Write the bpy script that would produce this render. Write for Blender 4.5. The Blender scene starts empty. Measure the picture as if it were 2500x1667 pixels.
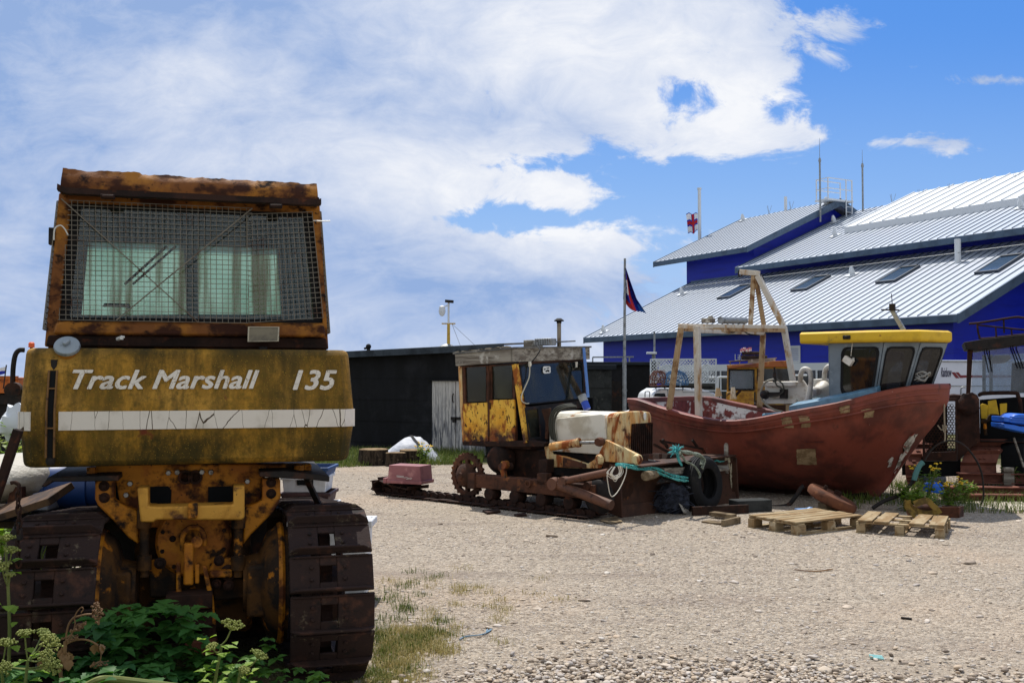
import bpy, math, random
import numpy as np
from mathutils import Matrix, Vector, noise as mnoise
R = math.radians
random.seed(7)
rng = np.random.default_rng(7)
scene = bpy.context.scene
col = scene.collection

# ------------------------------------------------------------------ camera
F, CX, CY, HOR, CAMH = 2430.0, 1250.0, 833.5, 920.0, 1.75
PITCH = math.atan((HOR - CY) / F)
cam_d = bpy.data.cameras.new('camera')
cam_d.sensor_width = 36.0
cam_d.lens = 36.0 * F / 2500.0
cam_d.clip_end = 5000
cam = bpy.data.objects.new('camera', cam_d)
cam.location = (0, 0, CAMH)
cam.rotation_euler = (R(90) + PITCH, 0, 0)
col.objects.link(cam)
scene.camera = cam

# ------------------------------------------------------------------ exposure, sun
scene.view_settings.view_transform = 'Standard'
scene.view_settings.look = 'None'
scene.view_settings.gamma = 1.0
scene.view_settings.use_curve_mapping = False
EXPO = 0.2
scene.view_settings.exposure = EXPO
SUN_EL, SUN_AZ = R(62), R(-14)        # azimuth from +Y, negative = to the left
sun_vec = Vector((math.sin(SUN_AZ) * math.cos(SUN_EL), math.cos(SUN_AZ) * math.cos(SUN_EL), math.sin(SUN_EL)))
sd = bpy.data.lights.new('sun', 'SUN')
sd.energy = 4.3
sd.angle = R(0.5)
sd.color = (1.0, 0.955, 0.88)
so = bpy.data.objects.new('sun', sd)
so.rotation_euler = (-sun_vec).to_track_quat('-Z', 'Y').to_euler()
so.location = sun_vec * 60
col.objects.link(so)

# ------------------------------------------------------------------ node helpers
class NT:
    def __init__(s, tree):
        s.t = tree
    def node(s, typ, ins=None, **props):
        n = s.t.nodes.new(typ)
        for k, v in props.items():
            setattr(n, k, v)
        if ins:
            for k, v in ins.items():
                s.put(n.inputs[k], v)
        return n
    def put(s, sock, v):
        if isinstance(v, bpy.types.NodeSocket):
            s.t.links.new(v, sock)
        elif isinstance(v, (tuple, list)) and len(v) == 3 and sock.type == 'RGBA':
            sock.default_value = (*v, 1)
        else:
            sock.default_value = v
    def m(s, op, a, b=0.0, c=0.0, clamp=False):
        n = s.node('ShaderNodeMath', operation=op, use_clamp=clamp)
        s.put(n.inputs[0], a); s.put(n.inputs[1], b); s.put(n.inputs[2], c)
        return n.outputs[0]
    def vm(s, op, a, b=(0, 0, 0)):
        n = s.node('ShaderNodeVectorMath', operation=op)
        s.put(n.inputs[0], a); s.put(n.inputs[1], b)
        return n.outputs[0]
    def ramp(s, v, lo, hi, a=0.0, b=1.0, smooth=True):
        n = s.node('ShaderNodeMapRange', interpolation_type='SMOOTHSTEP' if smooth else 'LINEAR')
        s.put(n.inputs[0], v); s.put(n.inputs[1], lo); s.put(n.inputs[2], hi); s.put(n.inputs[3], a); s.put(n.inputs[4], b)
        return n.outputs[0]
    def mix(s, f, a, b, blend='MIX'):
        n = s.node('ShaderNodeMix', data_type='RGBA', blend_type=blend)
        s.put(n.inputs[0], f); s.put(n.inputs[6], a); s.put(n.inputs[7], b)
        return n.outputs[2]
    def noise(s, vec, scale, detail=4.0, rough=0.55, dist=0.0):
        n = s.node('ShaderNodeTexNoise', {'Vector': vec, 'Scale': scale, 'Detail': detail, 'Roughness': rough, 'Distortion': dist})
        return n.outputs[0]
    def vor(s, vec, scale, feature='F1', out='Distance'):
        n = s.node('ShaderNodeTexVoronoi', {'Vector': vec, 'Scale': scale}, feature=feature)
        return n.outputs[out]
    def xyz(s, vec):
        n = s.node('ShaderNodeSeparateXYZ', {0: vec})
        return n.outputs
    def comb(s, x, y, z=0.0):
        return s.node('ShaderNodeCombineXYZ', {0: x, 1: y, 2: z}).outputs[0]

def lin(c):
    if max(c) > 1.0:
        o = []
        for x in c:
            x /= 255.0
            o.append(x / 12.92 if x <= 0.04045 else ((x + 0.055) / 1.055) ** 2.4)
        return tuple(o)
    return tuple(c)

# ------------------------------------------------------------------ sky (world)
world = bpy.data.worlds.new('World')
scene.world = world
world.use_nodes = True
wt = world.node_tree
wt.nodes.clear()
W = NT(wt)
SKY = 0.10
tc = W.node('ShaderNodeTexCoord')
d = tc.outputs['Generated']
sky = W.node('ShaderNodeTexSky', sky_type='NISHITA')
sky.sun_disc = False
sky.sun_elevation = SUN_EL
sky.sun_rotation = SUN_AZ
sky.altitude = 0
sky.air_density = 1.0
sky.dust_density = 0.6
sky.ozone_density = 2.2
x, y, z = W.xyz(d)
yy = W.m('MAXIMUM', y, 0.12)
u = W.m('DIVIDE', x, yy)
v = W.m('DIVIDE', z, yy)
def du(px): return (px - 1250) / F
def dv(py): return (HOR - py) / F
# cloud coordinates, stretched a little sideways
cl = W.comb(u, W.m('MULTIPLY', v, 1.75), 0.0)
n_warp = W.noise(cl, 3.0, 3)
clw = W.vm('ADD', cl, W.comb(W.m('MULTIPLY', W.m('SUBTRACT', n_warp, 0.5), 0.22), W.m('MULTIPLY', W.m('SUBTRACT', W.noise(W.vm('ADD', cl, (7, 3, 1)), 3.0, 3), 0.5), 0.22)))
n_big = W.noise(clw, 4.2, 8, 0.6)
n_fine = W.noise(clw, 17.0, 10, 0.66)
def blob(px, py, rx, ry):
    a = W.m('DIVIDE', W.m('SUBTRACT', u, du(px)), rx / F)
    b = W.m('DIVIDE', W.m('SUBTRACT', v, dv(py)), ry / F)
    r2 = W.m('ADD', W.m('MULTIPLY', a, a), W.m('MULTIPLY', b, b))
    return W.m('EXPONENT', W.m('MULTIPLY', r2, -1.0))
# big cloud bank to the left of a slanting edge, with a lower bank reaching right
base = W.m('MINIMUM', W.ramp(u, du(2120), du(1740)), W.ramp(v, dv(480), dv(300)))
base = W.m('MAXIMUM', base, W.ramp(u, du(1660), du(1360), 0.0, 0.95))
base = W.m('ADD', base, W.ramp(u, du(1250), du(800), 0.0, 0.75))
low = W.m('MULTIPLY', W.ramp(u, du(1950), du(1350), 0, 1), W.ramp(v, dv(400), dv(620), 0, 0.95))
base = W.m('MAXIMUM', base, low)
base = W.m('ADD', base, W.m('MULTIPLY', blob(2090, 60, 120, 70), 0.5))
base = W.m('ADD', base, W.m('MULTIPLY', blob(1960, 330, 120, 50), 0.4))
base = W.m('ADD', base, W.m('MULTIPLY', blob(2260, 345, 150, 26), 0.75))
base = W.m('ADD', base, W.m('MULTIPLY', blob(2440, 190, 120, 22), 0.65))
base = W.m('SUBTRACT', base, W.m('MULTIPLY', blob(1680, 230, 110, 75), 0.5))
base = W.m('SUBTRACT', base, W.m('MULTIPLY', blob(1330, 395, 180, 36), 0.62))
base = W.m('SUBTRACT', base, W.m('MULTIPLY', blob(1240, 530, 200, 40), 0.85))
base = W.m('SUBTRACT', base, W.m('MULTIPLY', blob(1640, 500, 160, 55), 0.30))
dens = W.m('ADD', base, W.m('ADD', W.m('MULTIPLY', W.m('SUBTRACT', n_big, 0.5), 1.05), W.m('MULTIPLY', W.m('SUBTRACT', n_fine, 0.5), 1.7)))
cov = W.ramp(dens, 0.36, 0.70)
lowhaze = W.ramp(v, dv(420), dv(900), 0.0, 0.62)
# cloud tone: bright where lit, blue-grey where thick to the left
lit = W.m('MAXIMUM', blob(1500, 90, 620, 230), W.m('MAXIMUM', blob(1760, 250, 400, 220), W.m('MAXIMUM', W.m('MULTIPLY', blob(1230, 430, 420, 170), 0.85), W.m('MULTIPLY', blob(1450, 570, 420, 110), 0.75))))
lit = W.m('MAXIMUM', lit, W.m('MULTIPLY', blob(300, 200, 420, 90), 0.35))
lit = W.m('MAXIMUM', lit, W.m('MULTIPLY', W.ramp(v, dv(620), dv(860)), 0.50))
tone = W.noise(W.vm('ADD', clw, (3.1, 0.4, 0)), 3.4, 8, 0.58)
grey = W.m('ADD', W.m('SUBTRACT', 0.88, W.m('MULTIPLY', lit, 0.80)), W.m('MULTIPLY', W.m('SUBTRACT', tone, 0.5), 1.7))
grey = W.m('ADD', grey, W.m('MULTIPLY', W.m('SUBTRACT', n_fine, 0.5), -0.85), clamp=True)
k = 1.0 / SKY / 2 ** EXPO
white = tuple(c * k for c in lin((246, 248, 253)))
greyc = tuple(c * k for c in lin((148, 176, 222)))
cc = W.mix(grey, white, greyc)
hz = tuple(c * k for c in lin((188, 211, 242)))
skyc = W.node('ShaderNodeHueSaturation', {'Saturation': 1.22, 'Value': 1.0, 'Color': sky.outputs[0]}).outputs[0]
skyb = W.mix(W.ramp(v, dv(-100), dv(950), 0.0, 0.75), skyc, hz)
skyb = W.mix(0.75, skyb, W.mix(W.ramp(v, dv(0), dv(700)), tuple(c * k for c in lin((80, 148, 240))), tuple(c * k for c in lin((140, 186, 245)))))
col_all = W.mix(cov, skyb, cc)
col_all = W.mix(W.m('MULTIPLY', lowhaze, W.m('SUBTRACT', 1.0, cov)), col_all, hz)
fwd = W.ramp(y, -0.15, 0.35)
col_all = W.mix(fwd, W.mix(W.ramp(W.noise(W.vm('MULTIPLY', d, (1.5, 1.5, 3.0)), 2.2, 6), 0.25, 0.5), sky.outputs[0], tuple(c * k for c in (0.62, 0.66, 0.72))), col_all)
bg = W.node('ShaderNodeBackground', {'Color': col_all, 'Strength': SKY})
out = W.node('ShaderNodeOutputWorld', {'Surface': bg.outputs[0]})

# ------------------------------------------------------------------ geometry helpers
def V(*a):
    return Vector(a[0]) if len(a) == 1 else Vector(a)
def ray(px, py):
    a, b = (px - CX) / F, (CY - py) / F
    return Vector((a, math.cos(PITCH) - b * math.sin(PITCH), math.sin(PITCH) + b * math.cos(PITCH)))
def at(px, py, Y):
    r = ray(px, py)
    return Vector((0, 0, CAMH)) + r * (Y / r.y)
def gnd(px, py, z=0.0):
    r = ray(px, py)
    return Vector((0, 0, CAMH)) + r * ((z - CAMH) / r.z)
class Frame:
    """local frame: x along 'right', y along 'forward' in plan"""
    def __init__(s, X, Y, rz, Z=0.0):
        s.o = Vector((X, Y, Z)); s.rz = rz
        s.M = Matrix.Translation(s.o) @ Matrix.Rotation(rz, 4, 'Z')
        s.I = s.M.inverted()
    def loc(s, px, py, axis, val):
        o = s.I @ Vector((0, 0, CAMH))
        r = s.I.to_3x3() @ ray(px, py)
        return o + r * ((val - o[axis]) / r[axis])
def spl(pts, n=6, closed=False):
    P = [Vector(p) for p in pts]
    o = []
    L = len(P)
    for i in range(L if closed else L - 1):
        if closed:
            a, b, c, d_ = P[i - 1], P[i], P[(i + 1) % L], P[(i + 2) % L]
        else:
            a, b, c, d_ = P[max(i - 1, 0)], P[i], P[i + 1], P[min(i + 2, L - 1)]
        for j in range(n):
            t = j / n
            o.append(0.5 * ((2 * b) + (c - a) * t + (2 * a - 5 * b + 4 * c - d_) * t * t + (3 * b - a - 3 * c + d_) * t ** 3))
    if not closed:
        o.append(P[-1])
    return o
class MB:
    def __init__(s):
        s.v = []; s.f = []; s.mi = []; s.m = 0; s.M = None
    def add(s, vs, fs):
        o = len(s.v)
        if s.M is not None:
            vs = [s.M @ Vector(p) for p in vs]
        s.v.extend(tuple(p) for p in vs)
        s.f.extend(tuple(i + o for i in f) for f in fs)
        s.mi.extend([s.m] * len(fs))
        return s
    def box(s, c, size, rot=None, taper=1.0):
        hx, hy, hz_ = size[0] / 2, size[1] / 2, size[2] / 2
        vs = []
        for k_, t in ((-1, 1.0), (1, taper)):
            vs += [(-hx * t, -hy * t, hz_ * k_), (hx * t, -hy * t, hz_ * k_), (hx * t, hy * t, hz_ * k_), (-hx * t, hy * t, hz_ * k_)]
        m = Matrix.Translation(Vector(c))
        if rot is not None:
            m = m @ (rot if isinstance(rot, Matrix) else Matrix.Rotation(rot, 4, 'Z'))
        vs = [m @ Vector(p) for p in vs]
        return s.add(vs, [(3, 2, 1, 0), (4, 5, 6, 7), (0, 1, 5, 4), (1, 2, 6, 5), (2, 3, 7, 6), (3, 0, 4, 7)])
    def bb(s, a, b):
        a, b = Vector(a), Vector(b)
        return s.box((a + b) / 2, [abs(b[i] - a[i]) for i in range(3)])
    def bar(s, p0, p1, w, h, up=(0, 0, 1)):
        p0, p1 = Vector(p0), Vector(p1)
        t = (p1 - p0).normalized(); up = Vector(up)
        sd_ = t.cross(up)
        if sd_.length < 1e-4:
            sd_ = t.cross(Vector((0, 1, 0)))
        sd_.normalize(); u_ = sd_.cross(t)
        a, b = sd_ * w / 2, u_ * h / 2
        vs = [p0 - a - b, p0 + a - b, p0 + a + b, p0 - a + b, p1 - a - b, p1 + a - b, p1 + a + b, p1 - a + b]
        return s.add(vs, [(0, 1, 2, 3), (7, 6, 5, 4), (1, 0, 4, 5), (2, 1, 5, 6), (3, 2, 6, 7), (0, 3, 7, 4)])
    def cyl(s, p0, p1, r, r2=None, n=12, caps=True):
        return s.tube([p0, p1], [r, r if r2 is None else r2], n, caps=caps)
    def tube(s, pts, r, n=8, closed=False, caps=True, flat=1.0):
        P = [Vector(p) for p in pts]
        L = len(P)
        rs = r if isinstance(r, (list, tuple)) else [r] * L
        tan = []
        for i in range(L):
            a = P[i - 1] if (closed or i > 0) else P[i]
            b = P[(i + 1) % L] if (closed or i < L - 1) else P[i]
            t = b - a
            tan.append(t.normalized() if t.length > 1e-9 else Vector((0, 0, 1)))
        ref = Vector((0, 0, 1)) if abs(tan[0].z) < 0.9 else Vector((1, 0, 0))
        nrm = (ref - tan[0] * ref.dot(tan[0])).normalized()
        vs = []
        for i in range(L):
            nrm = nrm - tan[i] * nrm.dot(tan[i])
            if nrm.length < 1e-6:
                nrm = tan[i].orthogonal()
            nrm.normalize()
            bn = tan[i].cross(nrm)
            for j in range(n):
                a = 2 * math.pi * j / n
                vs.append(P[i] + nrm * (math.cos(a) * rs[i]) + bn * (math.sin(a) * rs[i] * flat))
        fs = []
        for i in range(L if closed else L - 1):
            k_ = (i + 1) % L
            for j in range(n):
                q = (j + 1) % n
                fs.append((i * n + j, i * n + q, k_ * n + q, k_ * n + j))
        if caps and not closed:
            fs.append(tuple(range(n - 1, -1, -1)))
            fs.append(tuple((L - 1) * n + j for j in range(n)))
        return s.add(vs, fs)
    def lathe(s, prof, p0=(0, 0, 0), axis=(0, 0, 1), n=16, caps=True):
        """prof: list of (r, h) along axis"""
        q = Vector(axis).normalized().to_track_quat('Z', 'Y').to_matrix()
        vs = []
        for r, h in prof:
            for j in range(n):
                a = 2 * math.pi * j / n
                vs.append(Vector(p0) + q @ Vector((math.cos(a) * r, math.sin(a) * r, h)))
        fs = []
        for i in range(len(prof) - 1):
            for j in range(n):
                k_ = (j + 1) % n
                fs.append((i * n + j, i * n + k_, (i + 1) * n + k_, (i + 1) * n + j))
        if caps:
            fs.append(tuple(range(n - 1, -1, -1)))
            fs.append(tuple((len(prof) - 1) * n + j for j in range(n)))
        return s.add(vs, fs)
    def loft(s, rings, caps=True, closed=True):
        n = len(rings[0])
        vs = [p for r in rings for p in r]
        fs = []
        for i in range(len(rings) - 1):
            for j in range(n if closed else n - 1):
                k_ = (j + 1) % n
                fs.append((i * n + j, i * n + k_, (i + 1) * n + k_, (i + 1) * n + j))
        if caps and closed:
            fs.append(tuple(range(n - 1, -1, -1)))
            fs.append(tuple((len(rings) - 1) * n + j for j in range(n)))
        return s.add(vs, fs)
    def prism(s, pts, off):
        """extrude the polygon pts (3D) by vector off"""
        P = [Vector(p) for p in pts]; off = Vector(off)
        n = len(P)
        vs = P + [p + off for p in P]
        fs = [tuple(range(n)), tuple(range(2 * n - 1, n - 1, -1))]
        fs += [(i, i + n, (i + 1) % n + n, (i + 1) % n) for i in range(n)]
        return s.add(vs, fs)
    def ring(s, outer, inner, off):
        """frame between two polygons of the same count, extruded"""
        O = [Vector(p) for p in outer]; I = [Vector(p) for p in inner]; off = Vector(off)
        n = len(O)
        vs = O + I + [p + off for p in O] + [p + off for p in I]
        fs = []
        for i in range(n):
            j = (i + 1) % n
            fs += [(i, j, n + j, n + i), (2 * n + j, 2 * n + i, 3 * n + i, 3 * n + j), (j, i, 2 * n + i, 2 * n + j), (n + i, n + j, 3 * n + j, 3 * n + i)]
        return s.add(vs, fs)
    def grid(s, fn, nu, nv, thick=None):
        vs = [Vector(fn(i / nu, j / nv)) for j in range(nv + 1) for i in range(nu + 1)]
        fs = [(j * (nu + 1) + i, j * (nu + 1) + i + 1, (j + 1) * (nu + 1) + i + 1, (j + 1) * (nu + 1) + i) for j in range(nv) for i in range(nu)]
        if thick is not None:
            off = Vector(thick); N = len(vs)
            vs = vs + [p + off for p in vs]
            fs = fs + [tuple(N + i for i in reversed(f)) for f in fs]
            b = [i for i in range(nu + 1)] + [j * (nu + 1) + nu for j in range(1, nv + 1)] + [nv * (nu + 1) + i for i in range(nu - 1, -1, -1)] + [j * (nu + 1) for j in range(nv - 1, 0, -1)]
            for i in range(len(b)):
                p, q = b[i], b[(i + 1) % len(b)]
                fs.append((q, p, p + N, q + N))
        return s.add(vs, fs)
    def blob(s, c, r, n=10, m_=6, amp=0.15, fr=1.5, seed=0.0):
        c = Vector(c); r = Vector(r) if not isinstance(r, (int, float)) else Vector((r, r, r))
        vs = []; fs = []
        for i in range(m_ + 1):
            th = math.pi * i / m_
            for j in range(n):
                ph = 2 * math.pi * j / n
                q = Vector((math.sin(th) * math.cos(ph), math.sin(th) * math.sin(ph), math.cos(th)))
                k_ = 1 + amp * mnoise.noise(q * fr + Vector((seed, seed * 1.7, 3.1)))
                vs.append(c + Vector((q.x * r.x, q.y * r.y, q.z * r.z)) * k_)
        for i in range(m_):
            for j in range(n):
                k_ = (j + 1) % n
                fs.append((i * n + j, (i + 1) * n + j, (i + 1) * n + k_, i * n + k_))
        return s.add(vs, fs)
    def build(s, name, mats, parent=None, bevel=0.0, smooth=True, seg=2, sharp=38, kind=None):
        me = bpy.data.meshes.new(name)
        me.from_pydata(s.v, [], s.f)
        if not isinstance(mats, (list, tuple)):
            mats = [mats]
        for m_ in mats:
            me.materials.append(m_)
        if len(mats) > 1:
            me.polygons.foreach_set('material_index', s.mi)
        me.validate()
        if smooth:
            me.polygons.foreach_set('use_smooth', [True] * len(me.polygons))
            me.set_sharp_from_angle(angle=R(sharp))
        me.update()
        o = bpy.data.objects.new(name, me)
        col.objects.link(o)
        if parent is not None:
            o.parent = parent
        if bevel:
            b = o.modifiers.new('bevel', 'BEVEL')
            b.width = bevel; b.segments = seg; b.limit_method = 'ANGLE'; b.angle_limit = R(40)
            b.harden_normals = False
        if kind:
            o['kind'] = kind
        return o
def npmesh(name, verts, faces, mat, kind=None, parent=None, smooth=True):
    """numpy arrays: verts (N,3), faces (M,k) -> one mesh object"""
    me = bpy.data.meshes.new(name)
    k_ = faces.shape[1]
    me.vertices.add(len(verts)); me.vertices.foreach_set('co', verts.astype(np.float32).ravel())
    me.loops.add(faces.size); me.loops.foreach_set('vertex_index', faces.astype(np.int32).ravel())
    me.polygons.add(len(faces))
    me.polygons.foreach_set('loop_start', np.arange(0, faces.size, k_, dtype=np.int32))
    me.polygons.foreach_set('loop_total', np.full(len(faces), k_, dtype=np.int32))
    if smooth:
        me.polygons.foreach_set('use_smooth', np.ones(len(faces), dtype=bool))
    for m_ in (mat if isinstance(mat, (list, tuple)) else [mat]):
        me.materials.append(m_)
    me.update(); me.validate()
    o = bpy.data.objects.new(name, me)
    col.objects.link(o)
    if kind: o['kind'] = kind
    if parent is not None: o.parent = parent
    return o
def tag(o, label, cat, group=None):
    o['label'] = label; o['category'] = cat
    if group: o['group'] = group
    return o
def thing(name, label, cat, loc=(0, 0, 0), rz=0.0, group=None):
    o = bpy.data.objects.new(name, None)
    o.empty_display_size = 0.2
    o.location = loc; o.rotation_euler = (0, 0, rz)
    col.objects.link(o)
    return tag(o, label, cat, group)
def framed(name, label, cat, fr, group=None):
    return thing(name, label, cat, fr.o, fr.rz, group)
def children_of(o):
    return [c for c in col.objects if c.parent == o]
def copy_tree(o, parent=None):
    c = o.copy(); col.objects.link(c)
    if parent is not None: c.parent = parent
    for ch in list(children_of(o)):
        copy_tree(ch, c)
    return c
def text_mesh(txt, size, shear=0.0, bold=0.0, space=1.0, extrude=0.002):
    cu = bpy.data.curves.new('lettering', 'FONT')
    cu.body = txt; cu.size = size; cu.shear = shear; cu.offset = bold; cu.space_character = space; cu.extrude = extrude
    cu.resolution_u = 3
    ob = bpy.data.objects.new('lettering', cu); col.objects.link(ob)
    dg = bpy.context.evaluated_depsgraph_get(); dg.update()
    me = bpy.data.meshes.new_from_object(ob.evaluated_get(dg))
    col.objects.unlink(ob); bpy.data.objects.remove(ob); bpy.data.curves.remove(cu)
    co = np.empty(len(me.vertices) * 3, dtype=np.float32); me.vertices.foreach_get('co', co)
    co = co.reshape(-1, 3)
    return me, co[:, 0].min(), co[:, 0].max(), co[:, 1].min(), co[:, 1].max()
def lettering(txt, mat, parent, origin, xdir, zdir, width, height=None, shear=0.0, bold=0.0, name='lettering', space=1.0):
    """text fitted into width, lying on a surface: xdir reads along, zdir up"""
    me, x0, x1, y0, y1 = text_mesh(txt, 1.0, shear, 0.0, space)
    if bold:      # heavier strokes: the same letters laid again a hair to each side and a hair proud
        vs0 = [v_.co.copy() for v_ in me.vertices]; fs0 = [tuple(p.vertices) for p in me.polygons]; V_, F_ = [], []
        for i, (dx_, dy_) in enumerate(((0, 0), (-1, 0), (1, 0), (0.6, 0.6), (-0.6, -0.6), (0.6, -0.6), (-0.6, 0.6))):
            n0 = len(V_); V_ += [Vector((v_.x + dx_ * bold, v_.y + dy_ * bold, v_.z + 0.0003 * i)) for v_ in vs0]; F_ += [tuple(q + n0 for q in f) for f in fs0]
        me = bpy.data.meshes.new('lettering'); me.from_pydata(V_, [], F_); x0 -= bold; x1 += bold
    sx = width / (x1 - x0); sy = sx if height is None else height / (y1 - y0)
    X = Vector(xdir).normalized(); Z = Vector(zdir).normalized(); N = X.cross(Z)
    o_ = Vector(origin)
    for vtx in me.vertices:
        c = vtx.co.copy()
        vtx.co = o_ + X * ((c.x - x0) * sx) + Z * ((c.y - y0) * sy) + N * (c.z)
    me.materials.clear(); me.materials.append(mat)
    o = bpy.data.objects.new(name, me); col.objects.link(o)
    if parent is not None: o.parent = parent
    return o

# ------------------------------------------------------------------ materials
def mk(name, base, rough=0.6, metal=0.0, layers=(), bump=None, spec=0.5, coord='Object', trans=0.0, coat=0.0):
    """base colour plus layers of wear: (colour, scale, lo, hi, {stretch, detail, seed, mask:(axis,a,b), rough, amt, vor, metal})"""
    m = bpy.data.materials.new(name)
    m.use_nodes = True
    t = m.node_tree; t.nodes.clear()
    N = NT(t)
    vec = N.node('ShaderNodeNewGeometry').outputs['Position'] if coord == 'World' else N.node('ShaderNodeTexCoord').outputs[coord]
    c = lin(base) ; r = rough
    cs = c; rs = rough; hs = 0.0
    sep = None
    for i, L in enumerate(layers):
        colr, scale, lo, hi = L[:4]
        o = L[4] if len(L) > 4 else {}
        vv = N.vm('ADD', N.vm('MULTIPLY', vec, o.get('stretch', (1, 1, 1))), (o.get('seed', i * 3.7), i * 1.3, 0.5 * i))
        if o.get('vor'):
            f = N.vor(vv, scale, o['vor'])
        else:
            f = N.noise(vv, scale, o.get('detail', 5.0), o.get('nr', 0.6), o.get('dist', 0.0))
        f = N.ramp(f, lo, hi)
        if 'mask' in o:
            ax, a, b = o['mask']
            sp = N.xyz(vec)
            mk_ = N.ramp(sp[ax], a, b)
            if o.get('soft'):     # edge broken up by noise
                mk_ = N.ramp(N.m('ADD', sp[ax], N.m('MULTIPLY', N.m('SUBTRACT', N.noise(vec, o['soft'][0], 5), 0.5), o['soft'][1])), a, b)
            f = N.m('MULTIPLY', f, mk_)
        if 'amt' in o:
            f = N.m('MULTIPLY', f, o['amt'])
        cs = N.mix(f, cs, lin(colr))
        if 'rough' in o:
            n = N.node('ShaderNodeMix', data_type='FLOAT'); N.put(n.inputs[0], f); N.put(n.inputs[2], rs); N.put(n.inputs[3], o['rough']); rs = n.outputs[0]
        if o.get('h'):
            hs = N.m('ADD', hs, N.m('MULTIPLY', f, o['h']))
    p = N.node('ShaderNodeBsdfPrincipled', {'Base Color': cs, 'Roughness': rs, 'Metallic': metal})
    p.inputs['Specular IOR Level'].default_value = spec
    if coat: p.inputs['Coat Weight'].default_value = coat
    if trans: p.inputs['Transmission Weight'].default_value = trans
    hsock = None
    if bump:
        hsock = N.m('MULTIPLY', N.noise(vec, bump[0], 6, 0.6), bump[1])
        if not isinstance(hs, float): hsock = N.m('ADD', hsock, hs)
    elif not isinstance(hs, float):
        hsock = hs
    if hsock is not None:
        b = N.node('ShaderNodeBump', {'Height': hsock, 'Strength': 1.0, 'Distance': 1.0})
        N.put(p.inputs['Normal'], b.outputs[0])
    N.node('ShaderNodeOutputMaterial', {'Surface': p.outputs[0]})
    return m
def mk_glass(name, tint=(0.8, 0.9, 0.9), clear=0.8, rough=0.03, dirt=None, ior=1.5):
    """window glass: tinted clear layer under a mirror reflection, with dirt laid over"""
    m = bpy.data.materials.new(name); m.use_nodes = True
    t = m.node_tree; t.nodes.clear(); N = NT(t)
    tr = N.node('ShaderNodeBsdfTransparent', {'Color': tint})
    gl = N.node('ShaderNodeBsdfGlossy', {'Color': (1, 1, 1), 'Roughness': rough})
    geo = N.node('ShaderNodeNewGeometry')
    dt = N.node('ShaderNodeVectorMath', {0: geo.outputs['Incoming'], 1: geo.outputs['Normal']}, operation='DOT_PRODUCT').outputs['Value']
    fr_f = N.m('ADD', 0.045, N.m('MULTIPLY', N.m('POWER', N.m('SUBTRACT', 1.0, N.m('ABSOLUTE', dt)), 5.0), 0.6))
    dk = N.node('ShaderNodeBsdfDiffuse', {'Color': (0.02, 0.022, 0.024)})
    a = N.node('ShaderNodeMixShader', {0: clear, 1: dk.outputs[0], 2: tr.outputs[0]})
    b = N.node('ShaderNodeMixShader', {0: fr_f, 1: a.outputs[0], 2: gl.outputs[0]})
    o = b.outputs[0]
    if dirt:
        vec = N.node('ShaderNodeTexCoord').outputs['Object']
        for i, (colr, scale, lo, hi, amt, st, tl) in enumerate(dirt):
            f = N.ramp(N.noise(N.vm('ADD', N.vm('MULTIPLY', vec, st), (i * 4.1, i, i * .3)), scale, 5), lo, hi, 0, amt)
            df = N.node('ShaderNodeBsdfDiffuse', {'Color': lin(colr)})
            tlr = N.node('ShaderNodeBsdfTranslucent', {'Color': lin(colr)})
            mx = N.node('ShaderNodeMixShader', {0: tl, 1: df.outputs[0], 2: tlr.outputs[0]})
            o = N.node('ShaderNodeMixShader', {0: f, 1: o, 2: mx.outputs[0]}).outputs[0]
    N.node('ShaderNodeOutputMaterial', {'Surface': o})
    return m
def mk_leaf(name, c1, c2, tl=0.35, rough=0.55, scale=3.0):
    m = bpy.data.materials.new(name); m.use_nodes = True
    t = m.node_tree; t.nodes.clear(); N = NT(t)
    vec = N.node('ShaderNodeTexCoord').outputs['Object']
    cs = N.mix(N.ramp(N.noise(vec, scale, 4), 0.35, 0.65), lin(c1), lin(c2))
    p = N.node('ShaderNodeBsdfPrincipled', {'Base Color': cs, 'Roughness': rough})
    p.inputs['Specular IOR Level'].default_value = 0.35
    tr = N.node('ShaderNodeBsdfTranslucent', {'Color': N.mix(1.0, cs, (1.35, 1.5, 0.6), 'MULTIPLY')})
    o = N.node('ShaderNodeMixShader', {0: tl, 1: p.outputs[0], 2: tr.outputs[0]})
    N.node('ShaderNodeOutputMaterial', {'Surface': o.outputs[0]})
    return m
RUST_D, RUST_M, RUST_O = (42, 26, 20), (82, 50, 35), (126, 76, 44)
def rusty(name, base=RUST_M, dark=RUST_D, light=RUST_O, rough=0.85, sc=6.0, b=0.004):
    return mk(name, base, rough, 0.0, [(dark, sc, 0.42, 0.66), (light, sc * 1.7, 0.56, 0.74), ((30, 20, 16), sc * 5, 0.6, 0.8, {'amt': 0.6})], bump=(sc * 5, b), spec=0.25)
M = {}
M['rust'] = rusty('rust')
M['rust_dark'] = rusty('rust_dark', (52, 33, 25), (30, 20, 16), (92, 50, 30))
M['rust_red'] = rusty('rust_red', (92, 52, 38), (56, 34, 26), (118, 66, 42))
M['black'] = mk('black_rubber', (22, 22, 24), 0.8, bump=(30, 0.002), spec=0.3, layers=[((60, 56, 50), 8, 0.55, 0.8, {'amt': 0.5})])
M['dark_metal'] = mk('dark_metal', (36, 32, 30), 0.7, 0.0, [((70, 42, 28), 7, 0.5, 0.7), ((20, 18, 18), 14, 0.5, 0.7)], bump=(40, 0.002), spec=0.3)
M['steel'] = mk('steel', (150, 150, 148), 0.42, 0.8, [((90, 70, 55), 9, 0.55, 0.75, {'rough': 0.8})])
M['galv'] = mk('galvanised', (150, 154, 156), 0.55, 0.3, [((110, 112, 112), 12, 0.45, 0.7)])
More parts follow.
